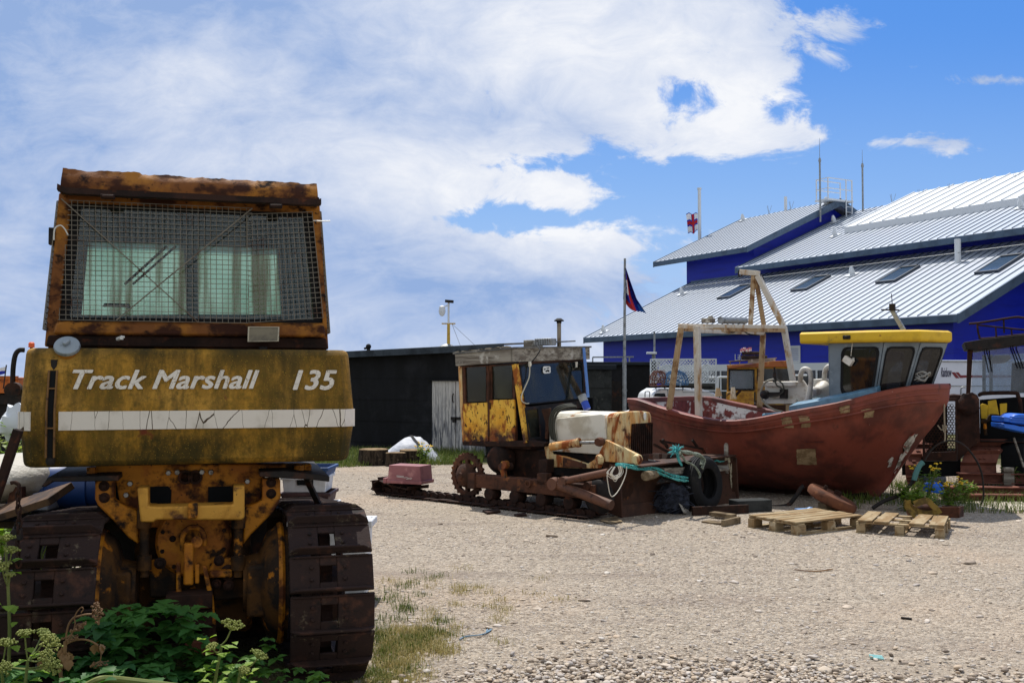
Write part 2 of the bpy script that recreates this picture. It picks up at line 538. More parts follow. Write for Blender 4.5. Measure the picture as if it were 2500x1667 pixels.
M['white'] = mk('white_paint', (222, 222, 216), 0.5, 0, [((150, 140, 125), 5, 0.55, 0.8, {'amt': 0.6}), ((110, 70, 45), 11, 0.66, 0.78)], bump=(40, 0.001))
# ================================================================== SETTING: ground
def mk_gravel():
    m = bpy.data.materials.new('gravel'); m.use_nodes = True
    t = m.node_tree; t.nodes.clear(); N = NT(t)
    vec = N.node('ShaderNodeTexCoord').outputs['Object']
    cells = N.node('ShaderNodeTexVoronoi', {'Vector': N.vm('ADD', vec, N.comb(N.m('MULTIPLY', N.noise(vec, 40, 2), 0.02), 0.0)), 'Scale': 34.0})
    cells2 = N.node('ShaderNodeTexVoronoi', {'Vector': vec, 'Scale': 95.0})
    rnd = N.xyz(cells.outputs['Color'])[0]; rnd2 = N.xyz(cells2.outputs['Color'])[1]
    c = N.mix(N.ramp(rnd, 0.0, 1.0, smooth=False), lin((131, 118, 103)), lin((190, 175, 155)))
    c = N.mix(N.m('MULTIPLY', N.ramp(rnd2, 0.55, 1.0), 0.5), c, lin((212, 204, 190)))
    c = N.mix(N.m('MULTIPLY', N.ramp(N.xyz(cells2.outputs['Color'])[0], 0.80, 0.95), 0.4), c, lin((96, 84, 76)))
    dirt = N.ramp(N.noise(vec, 0.55, 6, 0.62, 0.4), 0.50, 0.70)
    c = N.mix(N.m('MULTIPLY', dirt, 0.6), c, lin((136, 125, 111)))
    tyre = N.noise(N.vm('MULTIPLY', vec, (0.5, 2.2, 1)), 0.8, 5)
    c = N.mix(N.m('MULTIPLY', N.ramp(tyre, 0.52, 0.70), 0.5), c, lin((128, 114, 104)))
    tan = N.ramp(N.noise(N.vm('ADD', vec, (3, 8, 0)), 0.35, 4), 0.5, 0.7)
    c = N.mix(N.m('MULTIPLY', tan, 0.30), c, lin((192, 166, 140)))
    # soil and thin turf away from the yard: left of the tractor, and beyond the huts
    sx, sy, sz = N.xyz(vec)
    soil = N.m('MAXIMUM', N.m('MULTIPLY', N.ramp(N.m('ADD', sx, N.m('MULTIPLY', N.noise(vec, 1.1, 5), 1.2)), -0.3, -0.9), N.ramp(N.m('ADD', sy, N.m('MULTIPLY', N.noise(vec, 1.3, 4), 1.5)), 9.6, 8.6)), N.ramp(N.m('ADD', sy, N.m('MULTIPLY', N.noise(vec, 0.6, 5), 2.0)), 20.6, 21.4))
    c = N.mix(soil, c, N.mix(N.ramp(N.noise(vec, 2.5, 6), 0.4, 0.62), lin((96, 84, 62)), lin((88, 92, 50))))
    p = N.node('ShaderNodeBsdfPrincipled', {'Base Color': c, 'Roughness': 0.93})
    p.inputs['Specular IOR Level'].default_value = 0.2
    h = N.m('ADD', N.m('MULTIPLY', N.m('SUBTRACT', 0.5, cells.outputs['Distance']), 0.020), N.m('MULTIPLY', N.m('SUBTRACT', 0.5, cells2.outputs['Distance']), 0.010))
    h = N.m('MULTIPLY', h, N.ramp(dirt, 0.0, 1.0, 1.0, 0.45))
    h = N.m('ADD', h, N.m('MULTIPLY', N.noise(vec, 6, 5), 0.03))
    b = N.node('ShaderNodeBump', {'Height': h, 'Strength': 1.0, 'Distance': 1.0})
    N.put(p.inputs['Normal'], b.outputs[0])
    N.node('ShaderNodeOutputMaterial', {'Surface': p.outputs[0]})
    return m
M['gravel'] = mk_gravel()
g = MB()
g.add([(-900, -60, 0), (900, -60, 0), (900, 2500, 0), (-900, 2500, 0)], [(0, 1, 2, 3)])
g.build('ground', M['gravel'], kind='structure', smooth=False)

def mk_island(name, cols, rough=0.85, bump=0.004):
    m = bpy.data.materials.new(name); m.use_nodes = True
    t = m.node_tree; t.nodes.clear(); N = NT(t)
    geo = N.node('ShaderNodeNewGeometry')
    r = geo.outputs['Random Per Island']
    rp = N.node('ShaderNodeValToRGB', {0: r})
    el = rp.color_ramp.elements
    el[0].color = (*lin(cols[0]), 1); el[1].color = (*lin(cols[-1]), 1)
    for i, c in enumerate(cols[1:-1], 1):
        e = el.new(i / (len(cols) - 1)); e.color = (*lin(c), 1)
    vec = N.node('ShaderNodeTexCoord').outputs['Object']
    cs = N.mix(N.m('MULTIPLY', N.noise(vec, 60, 4), 0.35), rp.outputs[0], lin(cols[0]))
    p = N.node('ShaderNodeBsdfPrincipled', {'Base Color': cs, 'Roughness': rough})
    p.inputs['Specular IOR Level'].default_value = 0.25
    N.node('ShaderNodeOutputMaterial', {'Surface': p.outputs[0]})
    return m
def ico(sub):
    import bmesh
    bm = bmesh.new(); bmesh.ops.create_icosphere(bm, subdivisions=sub, radius=1.0)
    bm.verts.ensure_lookup_table()
    v_ = np.array([p.co[:] for p in bm.verts]); f_ = np.array([[q.index for q in p.verts] for p in bm.faces])
    bm.free(); return v_, f_
def scatter_stones(name, P, size, mat, sub=1, flat=(0.22, 0.45), lift=0.15):
    bv, bf = ico(sub)
    n = len(P)
    sx = size * rng.uniform(0.7, 1.3, n); sy = size * rng.uniform(0.55, 1.0, n); sz = size * rng.uniform(flat[0], flat[1], n)
    a = rng.uniform(0, 2 * np.pi, n)
    jit = 1 + rng.normal(0, 0.13, (n, len(bv)))
    L = bv[None] * jit[..., None] * np.stack([sx, sy, sz], 1)[:, None, :]
    tilt = rng.normal(0, 0.25, n)
    c, s_ = np.cos(tilt)[:, None], np.sin(tilt)[:, None]
    y_, z_ = L[..., 1] * c - L[..., 2] * s_, L[..., 1] * s_ + L[..., 2] * c
    x_ = L[..., 0]
    c, s_ = np.cos(a)[:, None], np.sin(a)[:, None]
    X = x_ * c - y_ * s_ + P[:, 0:1]; Y = x_ * s_ + y_ * c + P[:, 1:2]; Z = z_ + (P[:, 2] + sz * lift)[:, None]
    vs = np.stack([X, Y, Z], -1).reshape(-1, 3)
    fs = (bf[None] + (np.arange(n) * len(bv))[:, None, None]).reshape(-1, 3)
    return npmesh(name, vs, fs, mat, 'stuff')
M['stone'] = mk_island('stone', [(112, 100, 90), (184, 168, 150), (204, 190, 172), (192, 172, 148), (216, 204, 190), (168, 160, 154), (222, 214, 202)])
# small gravel over the whole yard, thinner with distance
def yard_points(n, y0, y1, pw):
    t = rng.uniform(0, 1, n)
    Y = y0 * (y1 / y0) ** (t ** pw)
    X = rng.uniform(-0.42, 0.56, n) * Y
    return X, Y
X_, Y_ = yard_points(70000, 5.4, 19.0, 0.9)
keep = (X_ > -1.2 + 0.5 * rng.normal(0, 0.3, len(X_))) | (Y_ > 9.5)
noise_keep = np.array([mnoise.noise(Vector((a * 0.5, b * 0.5, 0))) for a, b in zip(X_, Y_)])
keep &= rng.uniform(0, 1, len(X_)) < np.clip(0.62 + 0.9 * noise_keep, 0.18, 1)
P_ = np.stack([X_[keep], Y_[keep], np.zeros(keep.sum())], 1)
scatter_stones('loose_gravel', P_, rng.lognormal(math.log(0.0078), 0.38, len(P_)) * (0.85 + P_[:, 1] / 40), M['stone'], sub=1)
# rounded shingle heaped at the near edge of the yard
X_ = rng.uniform(-1.3, 4.2, 13000); Y_ = 5.2 + np.abs(rng.normal(0, 0.75, 13000))
edge = 6.25 - 0.3 * np.abs(X_ - 0.9) + 0.12 * np.sin(X_ * 5)
keep = (Y_ < edge + rng.exponential(0.22, 13000) - 0.15) & (X_ > -0.75 + 0.35 * (Y_ - 5.2) + rng.normal(0, 0.2, 13000))
P_ = np.stack([X_[keep], Y_[keep], np.zeros(keep.sum())], 1)
P_[:, 2] = np.clip(rng.uniform(0, 0.02, len(P_)), 0, 1)
scatter_stones('shingle', P_, rng.lognormal(math.log(0.0128), 0.36, len(P_)), M['stone'], sub=2, flat=(0.32, 0.55), lift=0.4)
# scattered larger stones and clods
X_, Y_ = yard_points(700, 5.6, 17.0, 0.8)
keep = X_ > -1.0
P_ = np.stack([X_[keep], Y_[keep], np.zeros(keep.sum())], 1)
scatter_stones('scattered_stones', P_, rng.lognormal(math.log(0.021), 0.35, len(P_)), M['stone'], sub=2)

# ------------------------------------------------------------------ grass
def mk_grass(name, cols, tl=0.3):
    m = mk_island(name, cols, 0.6)
    t = m.node_tree; N = NT(t)
    p = next(n for n in t.nodes if n.type == 'BSDF_PRINCIPLED'); o = next(n for n in t.nodes if n.type == 'OUTPUT_MATERIAL')
    src = p.inputs['Base Color'].links[0].from_socket
    tr = N.node('ShaderNodeBsdfTranslucent', {'Color': src})
    mx = N.node('ShaderNodeMixShader', {0: tl, 1: p.outputs[0], 2: tr.outputs[0]})
    t.links.new(mx.outputs[0], o.inputs[0])
    return m
M['grass'] = mk_grass('grass', [(58, 74, 28), (92, 112, 42), (120, 134, 58), (78, 96, 36), (150, 146, 84)])
M['grass_dry'] = mk_grass('dry_grass', [(150, 132, 80), (188, 168, 108), (120, 122, 62), (204, 188, 132), (140, 134, 70)])
def grass(name, P, h, w, mat, lean=0.5):
    """P (n,3) roots; h heights"""
    n = len(P)
    a = rng.uniform(0, 2 * np.pi, n); ln = np.abs(rng.normal(0, lean, n)) * h
    dx, dy = np.cos(a), np.sin(a)
    sx, sy = -dy * w / 2, dx * w / 2
    rows = []
    for t, wd in ((0, 1.0), (0.55, 0.8), (1.0, 0.08)):
        cx = P[:, 0] + dx * ln * t * t; cy = P[:, 1] + dy * ln * t * t; cz = P[:, 2] + h * (t - 0.18 * t * t * np.minimum(ln / h, 1.5))
        rows.append(np.stack([cx - sx * wd, cy - sy * wd, cz], 1)); rows.append(np.stack([cx + sx * wd, cy + sy * wd, cz], 1))
    vs = np.stack(rows, 1).reshape(-1, 3)
    b = np.arange(n)[:, None] * 6
    fs = np.concatenate([b + np.array([[0, 1, 3, 2]]), b + np.array([[2, 3, 5, 4]])], 1).reshape(-1, 4)
    return npmesh(name, vs, fs, mat, 'stuff')
def tufts(cx, cy, n_t, sxy, per, r):
    c = np.stack([rng.normal(0, 1, n_t) * sxy[0] + cx, rng.normal(0, 1, n_t) * sxy[1] + cy], 1)
    k_ = rng.integers(0, n_t, per * n_t)
    return np.stack([c[k_, 0] + rng.normal(0, r, per * n_t), c[k_, 1] + rng.normal(0, r, per * n_t), np.zeros(per * n_t)], 1)
# beside the tractor's right track
P_ = np.concatenate([tufts(-0.80, 7.6, 24, (0.2, 0.7), 40, 0.05), tufts(-0.72, 6.6, 22, (0.16, 0.30), 80, 0.05), tufts(-0.83, 5.9, 16, (0.12, 0.2), 60, 0.04)])
grass('yard_grass', P_, rng.uniform(0.015, 0.06, len(P_)), 0.0045, M['grass'])
P_ = np.concatenate([tufts(-0.68, 6.5, 46, (0.13, 0.30), 120, 0.06), tufts(-0.7, 5.75, 18, (0.12, 0.14), 90, 0.05), tufts(-0.45, 7.1, 18, (0.2, 0.5), 60, 0.05), tufts(-0.35, 8.2, 14, (0.4, 0.5), 40, 0.06)])
grass('yard_dry_grass', P_, rng.uniform(0.015, 0.05, len(P_)), 0.004, M['grass_dry'], 0.9)
# strip along the foot of the shed
n_ = 26000
X_ = rng.uniform(-5.5, -0.6, n_); Y_ = rng.uniform(18.2, 22.6, n_)
dn = np.array([mnoise.noise(Vector((a * 0.9, b * 0.9, 4.0))) for a, b in zip(X_, Y_)])
keep = (Y_ > 19.7 + 0.35 * (X_ + 2.0) * 0.3 + 0.9 * dn)
P_ = np.stack([X_[keep], Y_[keep], np.zeros(keep.sum())], 1)
grass('shed_grass', P_, rng.uniform(0.05, 0.26, len(P_)) * np.clip((P_[:, 1] - 18.6) / 2.2, 0.25, 1.0), 0.011, M['grass'], 0.6)
# right edge, among the scrap
n_ = 9000
X_ = rng.uniform(4.4, 8.6, n_); Y_ = rng.uniform(12.3, 16.5, n_)
dn = np.array([mnoise.noise(Vector((a * 1.1, b * 1.1, 9.0))) for a, b in zip(X_, Y_)])
keep = (dn > -0.12) & (Y_ > 13.2 - 0.2 * (X_ - 4.4))
P_ = np.stack([X_[keep], Y_[keep], np.zeros(keep.sum())], 1)
grass('scrap_grass', P_, rng.uniform(0.04, 0.19, len(P_)), 0.009, M['grass'], 0.7)
# rough ground far to the left
n_ = 16000
X_ = rng.uniform(-14, -3.2, n_); Y_ = rng.uniform(8.0, 26, n_)
P_ = np.stack([X_, Y_, np.zeros(n_)], 1)
keep = (X_ / Y_ < -0.36)
P_ = P_[keep]
grass('rough_grass', P_, rng.uniform(0.1, 0.5, len(P_)), 0.02, M['grass'], 0.6)
# ================================================================== LIFEBOAT STATION (blue building)
M['blue_wall'] = mk('blue_wall', (12, 36, 178), 0.5, 0, [((10, 30, 156), 1.4, 0.45, 0.7, {'stretch': (0.3, 0.3, 3)})], spec=0.4)
M['roof_pan'] = mk('roof_pan', (200, 206, 215), 0.3, 0.0, [((198, 206, 216), 1.2, 0.45, 0.7), ((180, 188, 198), 9, 0.6, 0.8, {'amt': 0.4})])
M['roof_rib'] = mk('roof_rib', (98, 112, 130), 0.5, 0.2)  # darker than the pans: the seams' shadow lines are put into this colour
M['fascia'] = mk('fascia', (76, 96, 118), 0.5, 0.1, [((62, 80, 100), 2, 0.45, 0.65)])
M['offwhite'] = mk('white_trim', (214, 218, 222), 0.5)
M['dark_glass'] = mk('dark_glass', (14, 20, 28), 0.08, 0, spec=0.6)
M['skylight_glass'] = mk('skylight_glass', (62, 82, 106), 0.12, 0, spec=0.7)
M['skylight_frame'] = mk('skylight_frame', (40, 52, 68), 0.45)
BF = Frame(15.2, 33.8, math.atan2(-0.877, 0.48))
bld = framed('lifeboat_station', 'big blue lifeboat station with three stepped grey ribbed metal roofs', 'building', BF)
SL = 0.453
def roof(name, u0, u1, v0, v1, z0, sl=SL, pitch=0.42, th=0.22):
    """x = -u; slab with standing seams running up the slope; eave top edge height z0 at v0"""
    b = MB()
    zz_ = lambda v_: z0 + sl * (v_ - v0)
    b.m = 0
    b.prism([(-u0, v0, zz_(v0)), (-u0, v1, zz_(v1)), (-u1, v1, zz_(v1)), (-u1, v0, zz_(v0))], (0, 0, -th * 0.5))
    b.m = 1
    n = int((u1 - u0) / pitch)
    sn = Vector((0, -sl, 1)).normalized()
    for i in range(1, n):
        uu = u0 + (u1 - u0) * i / n
        p0 = Vector((-uu, v0 + 0.02, zz_(v0 + 0.02))) + sn * 0.017; p1 = Vector((-uu, v1 - 0.02, zz_(v1 - 0.02))) + sn * 0.017
        b.bar(p0, p1, 0.034, 0.036, up=sn)
    r = b.build(name, [M['roof_pan'], M['roof_rib']], bld, smooth=False)
    e = MB()
    e.bb((-u1 - 0.02, v0 - 0.12, z0 - 0.30), (-u0 + 0.02, v0 - 0.002, z0 - 0.02))
    e.build('gutter', M['fascia'], r, bevel=0.02)
    for uu in (u0, u1):
        s_ = MB()
        sgn = 1 if uu == u0 else -1
        x0 = -uu + (0.003 if sgn > 0 else -0.083)
        P = [(x0, v0 - 0.1, zz_(v0) - 0.33), (x0, v1, zz_(v1) - 0.36), (x0, v1, zz_(v1) + 0.05), (x0, v0 - 0.1, zz_(v0) + 0.0)]
        s_.prism(P, (0.08, 0, 0))
        s_.build('verge_board', M['fascia'], r)
    return r
low_roof = roof('lower_roof', 0, 23.3, 0, 7.3, 3.9)
mid_roof = roof('middle_roof', -6, 17.75, 5.9, 14.5, 7.5, 0.425)
top_roof = roof('tower_roof', 17.4, 25.4, 6.3, 13.1, 8.6, 0.45)
# rear slopes
b = MB(); b.prism([(-17.4, 13.1, 11.66), (-17.4, 19.6, 8.8), (-25.4, 19.6, 8.8), (-25.4, 13.1, 11.66)], (0, 0, -0.2)); b.build('rear_tower_roof', M['roof_pan'], bld, smooth=False)
b = MB(); b.prism([(6, 14.5, 11.15), (6, 22, 8.0), (-17.75, 22, 8.0), (-17.75, 14.5, 11.15)], (0, 0, -0.2)); b.build('rear_roof', M['roof_pan'], bld, smooth=False)
b = MB(); b.prism([(-17.395, 13.05, 11.3), (-17.395, 19.6, 8.4), (-17.395, 19.6, 8.82), (-17.395, 13.05, 11.72)], (0.08, 0, 0)); b.build('verge_board', M['fascia'], bld, smooth=False)
# walls
b = MB(); b.bb((-22.5, 0.62, 0), (-0.7, 7.2, 3.66))
b.prism([(-0.7, 0.62, 3.66), (-0.7, 7.2, 6.6), (-0.7, 7.2, 3.66)], (-21.8, 0, 0)); b.build('lower_wall', M['blue_wall'], bld, smooth=False)
b = MB(); b.bb((-17.85, 7.35, 0), (5, 21, 7.75)); b.build('middle_wall', M['blue_wall'], bld, smooth=False)
b = MB(); b.prism([(5.01, 7.35, 7.75), (5.01, 14.5, 10.6), (5.01, 21, 7.75)], (-22.86, 0, 0)); b.build('gable_wall', M['blue_wall'], bld, smooth=False)
b = MB(); b.bb((-23.7, 7.3, 0), (-18.0, 19, 8.75))
b.prism([(-18.0, 7.3, 8.75), (-18.0, 13.1, 11.25), (-18.0, 19, 8.75)], (-5.7, 0, 0)); b.build('tower_wall', M['blue_wall'], bld, smooth=False)
b = MB(); b.bb((-23.2, 7.2, 7.02), (-17.9, 7.29, 7.3)); b.build('flashing', M['fascia'], bld, smooth=False)
# white band and garage openings on the yard side
b = MB(); b.bb((-17.5, 0.56, 2.02), (-0.9, 0.617, 2.32)); b.build('white_band', M['offwhite'], bld, smooth=False)
b = MB(); b.bb((-17.3, 0.585, 0.0), (-1.2, 0.617, 2.015)); b.build('glazed_doors', M['dark_glass'], bld, smooth=False)
b = MB()
for i in range(12):
    uu = 1.2 + i * 1.46
    b.bb((-uu - 0.04, 0.545, 0), (-uu + 0.04, 0.583, 2.015))
b.bb((-17.3, 0.548, 1.1), (-1.2, 0.580, 1.15))
b.build('door_frames', M['offwhite'], bld, smooth=False)
# louvre vent
q = BF.loc(1938.5, 865, 1, 0.6)
b = MB()
b.ring([(q.x - 0.36, 0.57, q.z - 0.36), (q.x + 0.36, 0.57, q.z - 0.36), (q.x + 0.36, 0.57, q.z + 0.36), (q.x - 0.36, 0.57, q.z + 0.36)], [(q.x - 0.29, 0.57, q.z - 0.29), (q.x + 0.29, 0.57, q.z - 0.29), (q.x + 0.29, 0.57, q.z + 0.29), (q.x - 0.29, 0.57, q.z + 0.29)], (0, 0.049, 0))
for i in range(7):
    zc = q.z - 0.25 + i * 0.083
    b.prism([(q.x - 0.285, 0.575, zc - 0.03), (q.x - 0.285, 0.61, zc + 0.03), (q.x - 0.285, 0.618, zc + 0.03), (q.x - 0.285, 0.583, zc - 0.03)], (0.57, 0, 0))
b.build('louvre_vent', M['offwhite'], bld, smooth=False)
q = BF.loc(1794, 880.5, 1, 0.61)
lettering('Lifeboat', M['offwhite'], bld, (q.x, 0.612, q.z), (1, 0, 0), (0, 0, 1), 1.35, 0.3, name='lettering')
# helpers on the roof planes
def on_roof(px, py, v0, z0, sl):
    """point where the pixel's ray meets the roof plane, local"""
    o = BF.I @ Vector((0, 0, CAMH)); r = BF.I.to_3x3() @ ray(px, py)
    t = (z0 + sl * (o.y - v0) - o.z) / (r.z - sl * r.y)
    return o + r * t
Z6 = lambda a, b_: (1400 + a / 2.138, 350 + b_ / 2.138)
for (a, c) in ((845, 779), (1240, 736), (1695, 691), (2225, 637)):
    q = on_roof(*Z6(a, c), 0, 3.9, SL)
    sn = Vector((0, -SL, 1)).normalized(); up = Vector((0, 1, SL)).normalized()
    rot = Matrix(((1, up.x, sn.x), (0, up.y, sn.y), (0, up.z, sn.z))).to_4x4()
    b = MB(); b.M = Matrix.Translation(q) @ rot
    b.ring([(-0.5, -0.86, 0), (0.5, -0.86, 0), (0.5, 0.86, 0), (-0.5, 0.86, 0)], [(-0.43, -0.79, 0), (0.43, -0.79, 0), (0.43, 0.74, 0), (-0.43, 0.74, 0)], (0, 0, 0.11))
    b.box((0, 0.80, 0.128), (0.8, 0.12, 0.03))
    f = b.build('skylight', M['skylight_frame'], low_roof, smooth=False)
    b = MB(); b.M = Matrix.Translation(q) @ rot; b.bb((-0.428, -0.788, 0.04), (0.428, 0.738, 0.09)); b.build('pane', M['skylight_glass'], f, smooth=False)
def roof_anchor(p, parent):
    b = MB(); b.box(p + Vector((0, 0, 0.05)), (0.5, 0.42, 0.03), Matrix.Rotation(math.atan(SL), 4, 'X'))
    b.lathe([(0.1, 0.05), (0.14, 0.16), (0.1, 0.3), (0.05, 0.42)], p, (0, -0.2, 1), 10)
    return b.build('roof_anchor', M['offwhite'], parent)
for (a, c) in ((160, 988), (567, 790), (1456, 690)):
    roof_anchor(on_roof(*Z6(a, c), 0, 3.9, SL), low_roof)
for (a, c) in ((1366, 486), (2337, 340), (1360, 415)):
    roof_anchor(on_roof(*Z6(a, c), 5.9, 7.5, 0.425), mid_roof)
roof_anchor(on_roof(*Z6(886, 404), 6.3, 8.6, 0.45), top_roof)
roof_anchor(on_roof(*Z6(1322, 318), 6.3, 8.6, 0.45), top_roof)
b = MB()
pts = [on_roof(*Z6(a, c), 0, 3.9, SL) + Vector((0, 0, 0.42)) for a, c in ((567, 790), (1456, 690), (2352, 585))]
b.tube(pts, 0.014, 5); b.build('safety_cable', M['galv'], low_roof)
q = on_roof(*Z6(2007, 622), 0, 3.9, SL)
b = MB(); b.cyl(q + Vector((0, 0, -0.1)), q + Vector((0, 0, 0.95)), 0.12, n=12); b.build('vent_pipe', M['offwhite'], low_roof)
b = MB()
for a, c in ((1665, 318), (1810, 296), (1968, 268), (2136, 242), (2310, 212)):
    q = on_roof(*Z6(a, c), 5.9, 7.5, 0.425)
    for dx_, dy_ in ((-0.15, 0), (0.15, 0.1), (0.02, -0.1)):
        b.tube([q, q + Vector((dx_, dy_, 0.55))], 0.012, 4)
b.build('bird_spikes', M['galv'], mid_roof)
b = MB()
for a, c in ((1020, 368), (1135, 348)):
    q = on_roof(*Z6(a, c), 6.3, 8.6, 0.45)
    for dx_, dy_ in ((-0.15, 0), (0.15, 0.1), (0.02, -0.1)):
        b.tube([q, q + Vector((dx_, dy_, 0.5))], 0.012, 4)
b.build('bird_spikes', M['galv'], top_roof)
# raised white rooflight monitor on the ridge of the middle roof
fl = on_roof(*Z6(1437, 462), 5.9, 7.5, 0.425); fr_ = on_roof(*Z6(2300, 338), 5.9, 7.5, 0.425)
vA = (fl.y + fr_.y) / 2
zf = lambda v_: 7.5 + 0.425 * (v_ - 5.9)
b = MB()
h_ = 0.34
b.m = 0
b.prism([(fl.x, vA, zf(vA)), (fr_.x, vA, zf(vA)), (fr_.x, 14.7, zf(14.7)), (fl.x, 14.7, zf(14.7))], (0, 0, h_))
b.m = 0
n = 12
for i in range(n + 1):
    xx = fl.x + (fr_.x - fl.x) * i / n
    b.bar((xx, vA + 0.01, zf(vA) + h_ + 0.03), (xx, 14.7, zf(14.7) + h_ + 0.03), 0.06, 0.06)
b.build('roof_monitor', M['offwhite'], mid_roof, smooth=False)
# maintenance platform at the tower's gable
GX = -17.25
def gp(a, c, xx=GX): return BF.loc(*Z6(a, c), 0, xx)
b = MB()
A0, A1, A2 = gp(1322, 290), gp(1398, 295), gp(1447, 298)
top = 1.25
yA, yB = A0.y, A2.y
zp = A1.z
xs = (-18.0, -17.15)
for xx in xs:
    for yy_ in (yA, yB):
        b.bar((xx, yy_, zp - 0.1), (xx, yy_, zp + 1.15), 0.05, 0.05)
    for hh in (0.55, 1.12):
        b.bar((xx, yA, zp + hh), (xx, yB, zp + hh), 0.045, 0.045)
for hh in (0.55, 1.12):
    b.bar((xs[0], yA, zp + hh + 0.002), (xs[1], yA, zp + hh + 0.002), 0.04, 0.04)
b.bb((xs[0] - 0.05, yA - 0.08, zp - 0.12), (xs[1] + 0.05, yB + 0.05, zp - 0.02))
for yy_ in (yB - 0.55, yB - 0.1):
    b.bar((xs[1] + 0.08, yy_, zp - 2.4), (xs[1] + 0.08, yy_, zp + 1.1), 0.05, 0.05)
for i in range(8):
    b.bar((xs[1] + 0.08, yB - 0.55, zp - 2.2 + i * 0.3), (xs[1] + 0.08, yB - 0.1, zp - 2.2 + i * 0.3), 0.03, 0.03)
b.build('roof_platform', M['offwhite'], bld, smooth=False)
def antenna(px, ytop, ymid, ybot, xx, base):
    p0 = BF.loc(px, ybot, 0, xx); p1 = BF.loc(px, ymid, 0, xx); p2 = BF.loc(px, ytop, 0, xx)
    b = MB(); b.cyl(p0, (p0.x, p0.y, p1.z), 0.05, n=8); b.cyl((p0.x, p0.y, p1.z), (p0.x, p0.y, p2.z), 0.018, 0.008, n=6)
    b.lathe([(0.05, -0.1), (0.08, 0), (0.05, 0.15)], (p0.x, p0.y, p1.z), n=8)
    return b.build('antenna', M['galv'], bld)
antenna(2003, 338, 393, 542, -17.2, 0)
antenna(2107, 366, 406, 530, -16.6, 0)
p0 = on_roof(1906, 520, 6.3, 8.6, 0.45)
b = MB(); b.cyl(p0 + Vector((0, 0.4, -0.2)), p0 + Vector((0, 0.4, 1.0)), 0.09, n=8); b.build('antenna', M['offwhite'], bld)

# ------------------------------------------------------------------ flags
M['red_cloth'] = mk('red_cloth', (178, 28, 36), 0.85)
M['navy_cloth'] = mk('navy_cloth', (24, 42, 160), 0.85)
M['sky_cloth'] = mk('sky_blue_cloth', (40, 110, 200), 0.85)
M['white_cloth'] = mk('white_cloth', (225, 225, 228), 0.85)
FX = at(1709, 700, 62.0)
fp = thing('flagpole', 'white flagpole rising behind the upper roof, with faded lifeboat flag', 'flagpole', (FX.x, 62.0, 0))
b = MB(); b.cyl((0, 0, 0), (0, 0, at(1709, 463, 62).z), 0.13, 0.10, n=10); b.lathe([(0.14, 0), (0.14, 0.1)], (0, 0, at(1709, 463, 62).z), n=10); b.build('pole', M['offwhite'], fp)
zt, zb = at(1709, 521, 62).z, at(1709, 562, 62).z
wd = 29 / F * 62
def flag_fn(u_, v_):
    return (-0.12 - wd * u_ * (0.82 + 0.18 * v_), 0.10 * math.sin(u_ * 9 + v_ * 3) * u_, zb + (zt - zb) * v_ - 0.12 * math.sin(u_ * 3.2) * (1 - v_) - 0.25 * u_ * (1 - v_) * 0.6 + 0.05 * math.sin(u_ * 11))
def flag(fn, nu, nv, colour_of, mats, parent, name='flag', th=0.006):
    b = MB()
    for j in range(nv):
        for i in range(nu):
            b.m = colour_of((i + .5) / nu, (j + .5) / nv)
            q = [Vector(fn(i / nu, j / nv)), Vector(fn((i + 1) / nu, j / nv)), Vector(fn((i + 1) / nu, (j + 1) / nv)), Vector(fn(i / nu, (j + 1) / nv))]
            b.add(q, [(0, 1, 2, 3)])
    return b.build(name, mats, parent)
def rnli(u_, v_):
    cu, cv = abs(u_ - 0.42), abs(v_ - 0.5)
    if min(cu * 1.25, cv) < 0.10: return 1
    if min(cu * 1.25, cv) < 0.15: return 2
    if cv > 0.46: return 2
    return 0
flag(flag_fn, 24, 24, rnli, [M['white_cloth'], M['red_cloth'], M['navy_cloth']], fp)
# near flagpole, between the huts
FP = at(1524, 985, 24.0)
np_ = thing('flagpole', 'slim grey flagpole among the dark huts flying a red white and blue ensign', 'flagpole', (FP.x, 24.0, 0))
zt = at(1526, 631, 24).z
b = MB(); b.cyl((0, 0, 0), (0.01, 0, 2.2), 0.05, n=10); b.cyl((0.01, 0, 2.2), (0.03, 0, zt), 0.036, 0.028, n=10)
for z_ in (1.4, 2.1): b.lathe([(0.06, 0), (0.06, 0.05)], (0.01, 0, z_), n=10)
b.build('pole', M['galv'], np_)
# the flag hangs slack: hoist along the pole, fly falling away to the lower right
Z4 = lambda a, c: (1450 + a / 3.563, 620 + c / 3.563)
edge_l = [(278, 120), (268, 210), (258, 300), (254, 392)]
edge_r = [(282, 130), (322, 250), (372, 390), (458, 520)]
low_e = [(254, 392), (318, 412), (345, 500), (415, 556), (458, 520)]
def P24(a, c, dy): 
    q = at(*Z4(a, c), 24.0 + dy); return q - Vector((FP.x, 24.0, 0))
def en_fn(u_, v_):
    # u across from hoist to fly, v from foot to head
    i = (1 - v_) * 3; k_ = min(int(i), 2); t = i - k_
    l = Vector((edge_l[k_][0] + (edge_l[k_ + 1][0] - edge_l[k_][0]) * t, edge_l[k_][1] + (edge_l[k_ + 1][1] - edge_l[k_][1]) * t))
    r_ = Vector((edge_r[k_][0] + (edge_r[k_ + 1][0] - edge_r[k_][0]) * t, edge_r[k_][1] + (edge_r[k_ + 1][1] - edge_r[k_][1]) * t))
    q = l.lerp(r_, u_)
    q.y += 52 * math.sin(u_ * math.pi) * (1 - v_) * (0.5 - u_) * 1.6 + (1 - v_) * 40 * math.sin(u_ * math.pi)
    return P24(q.x, q.y, 0.12 * math.sin(u_ * 10 + v_ * 2) + 0.1 * u_)
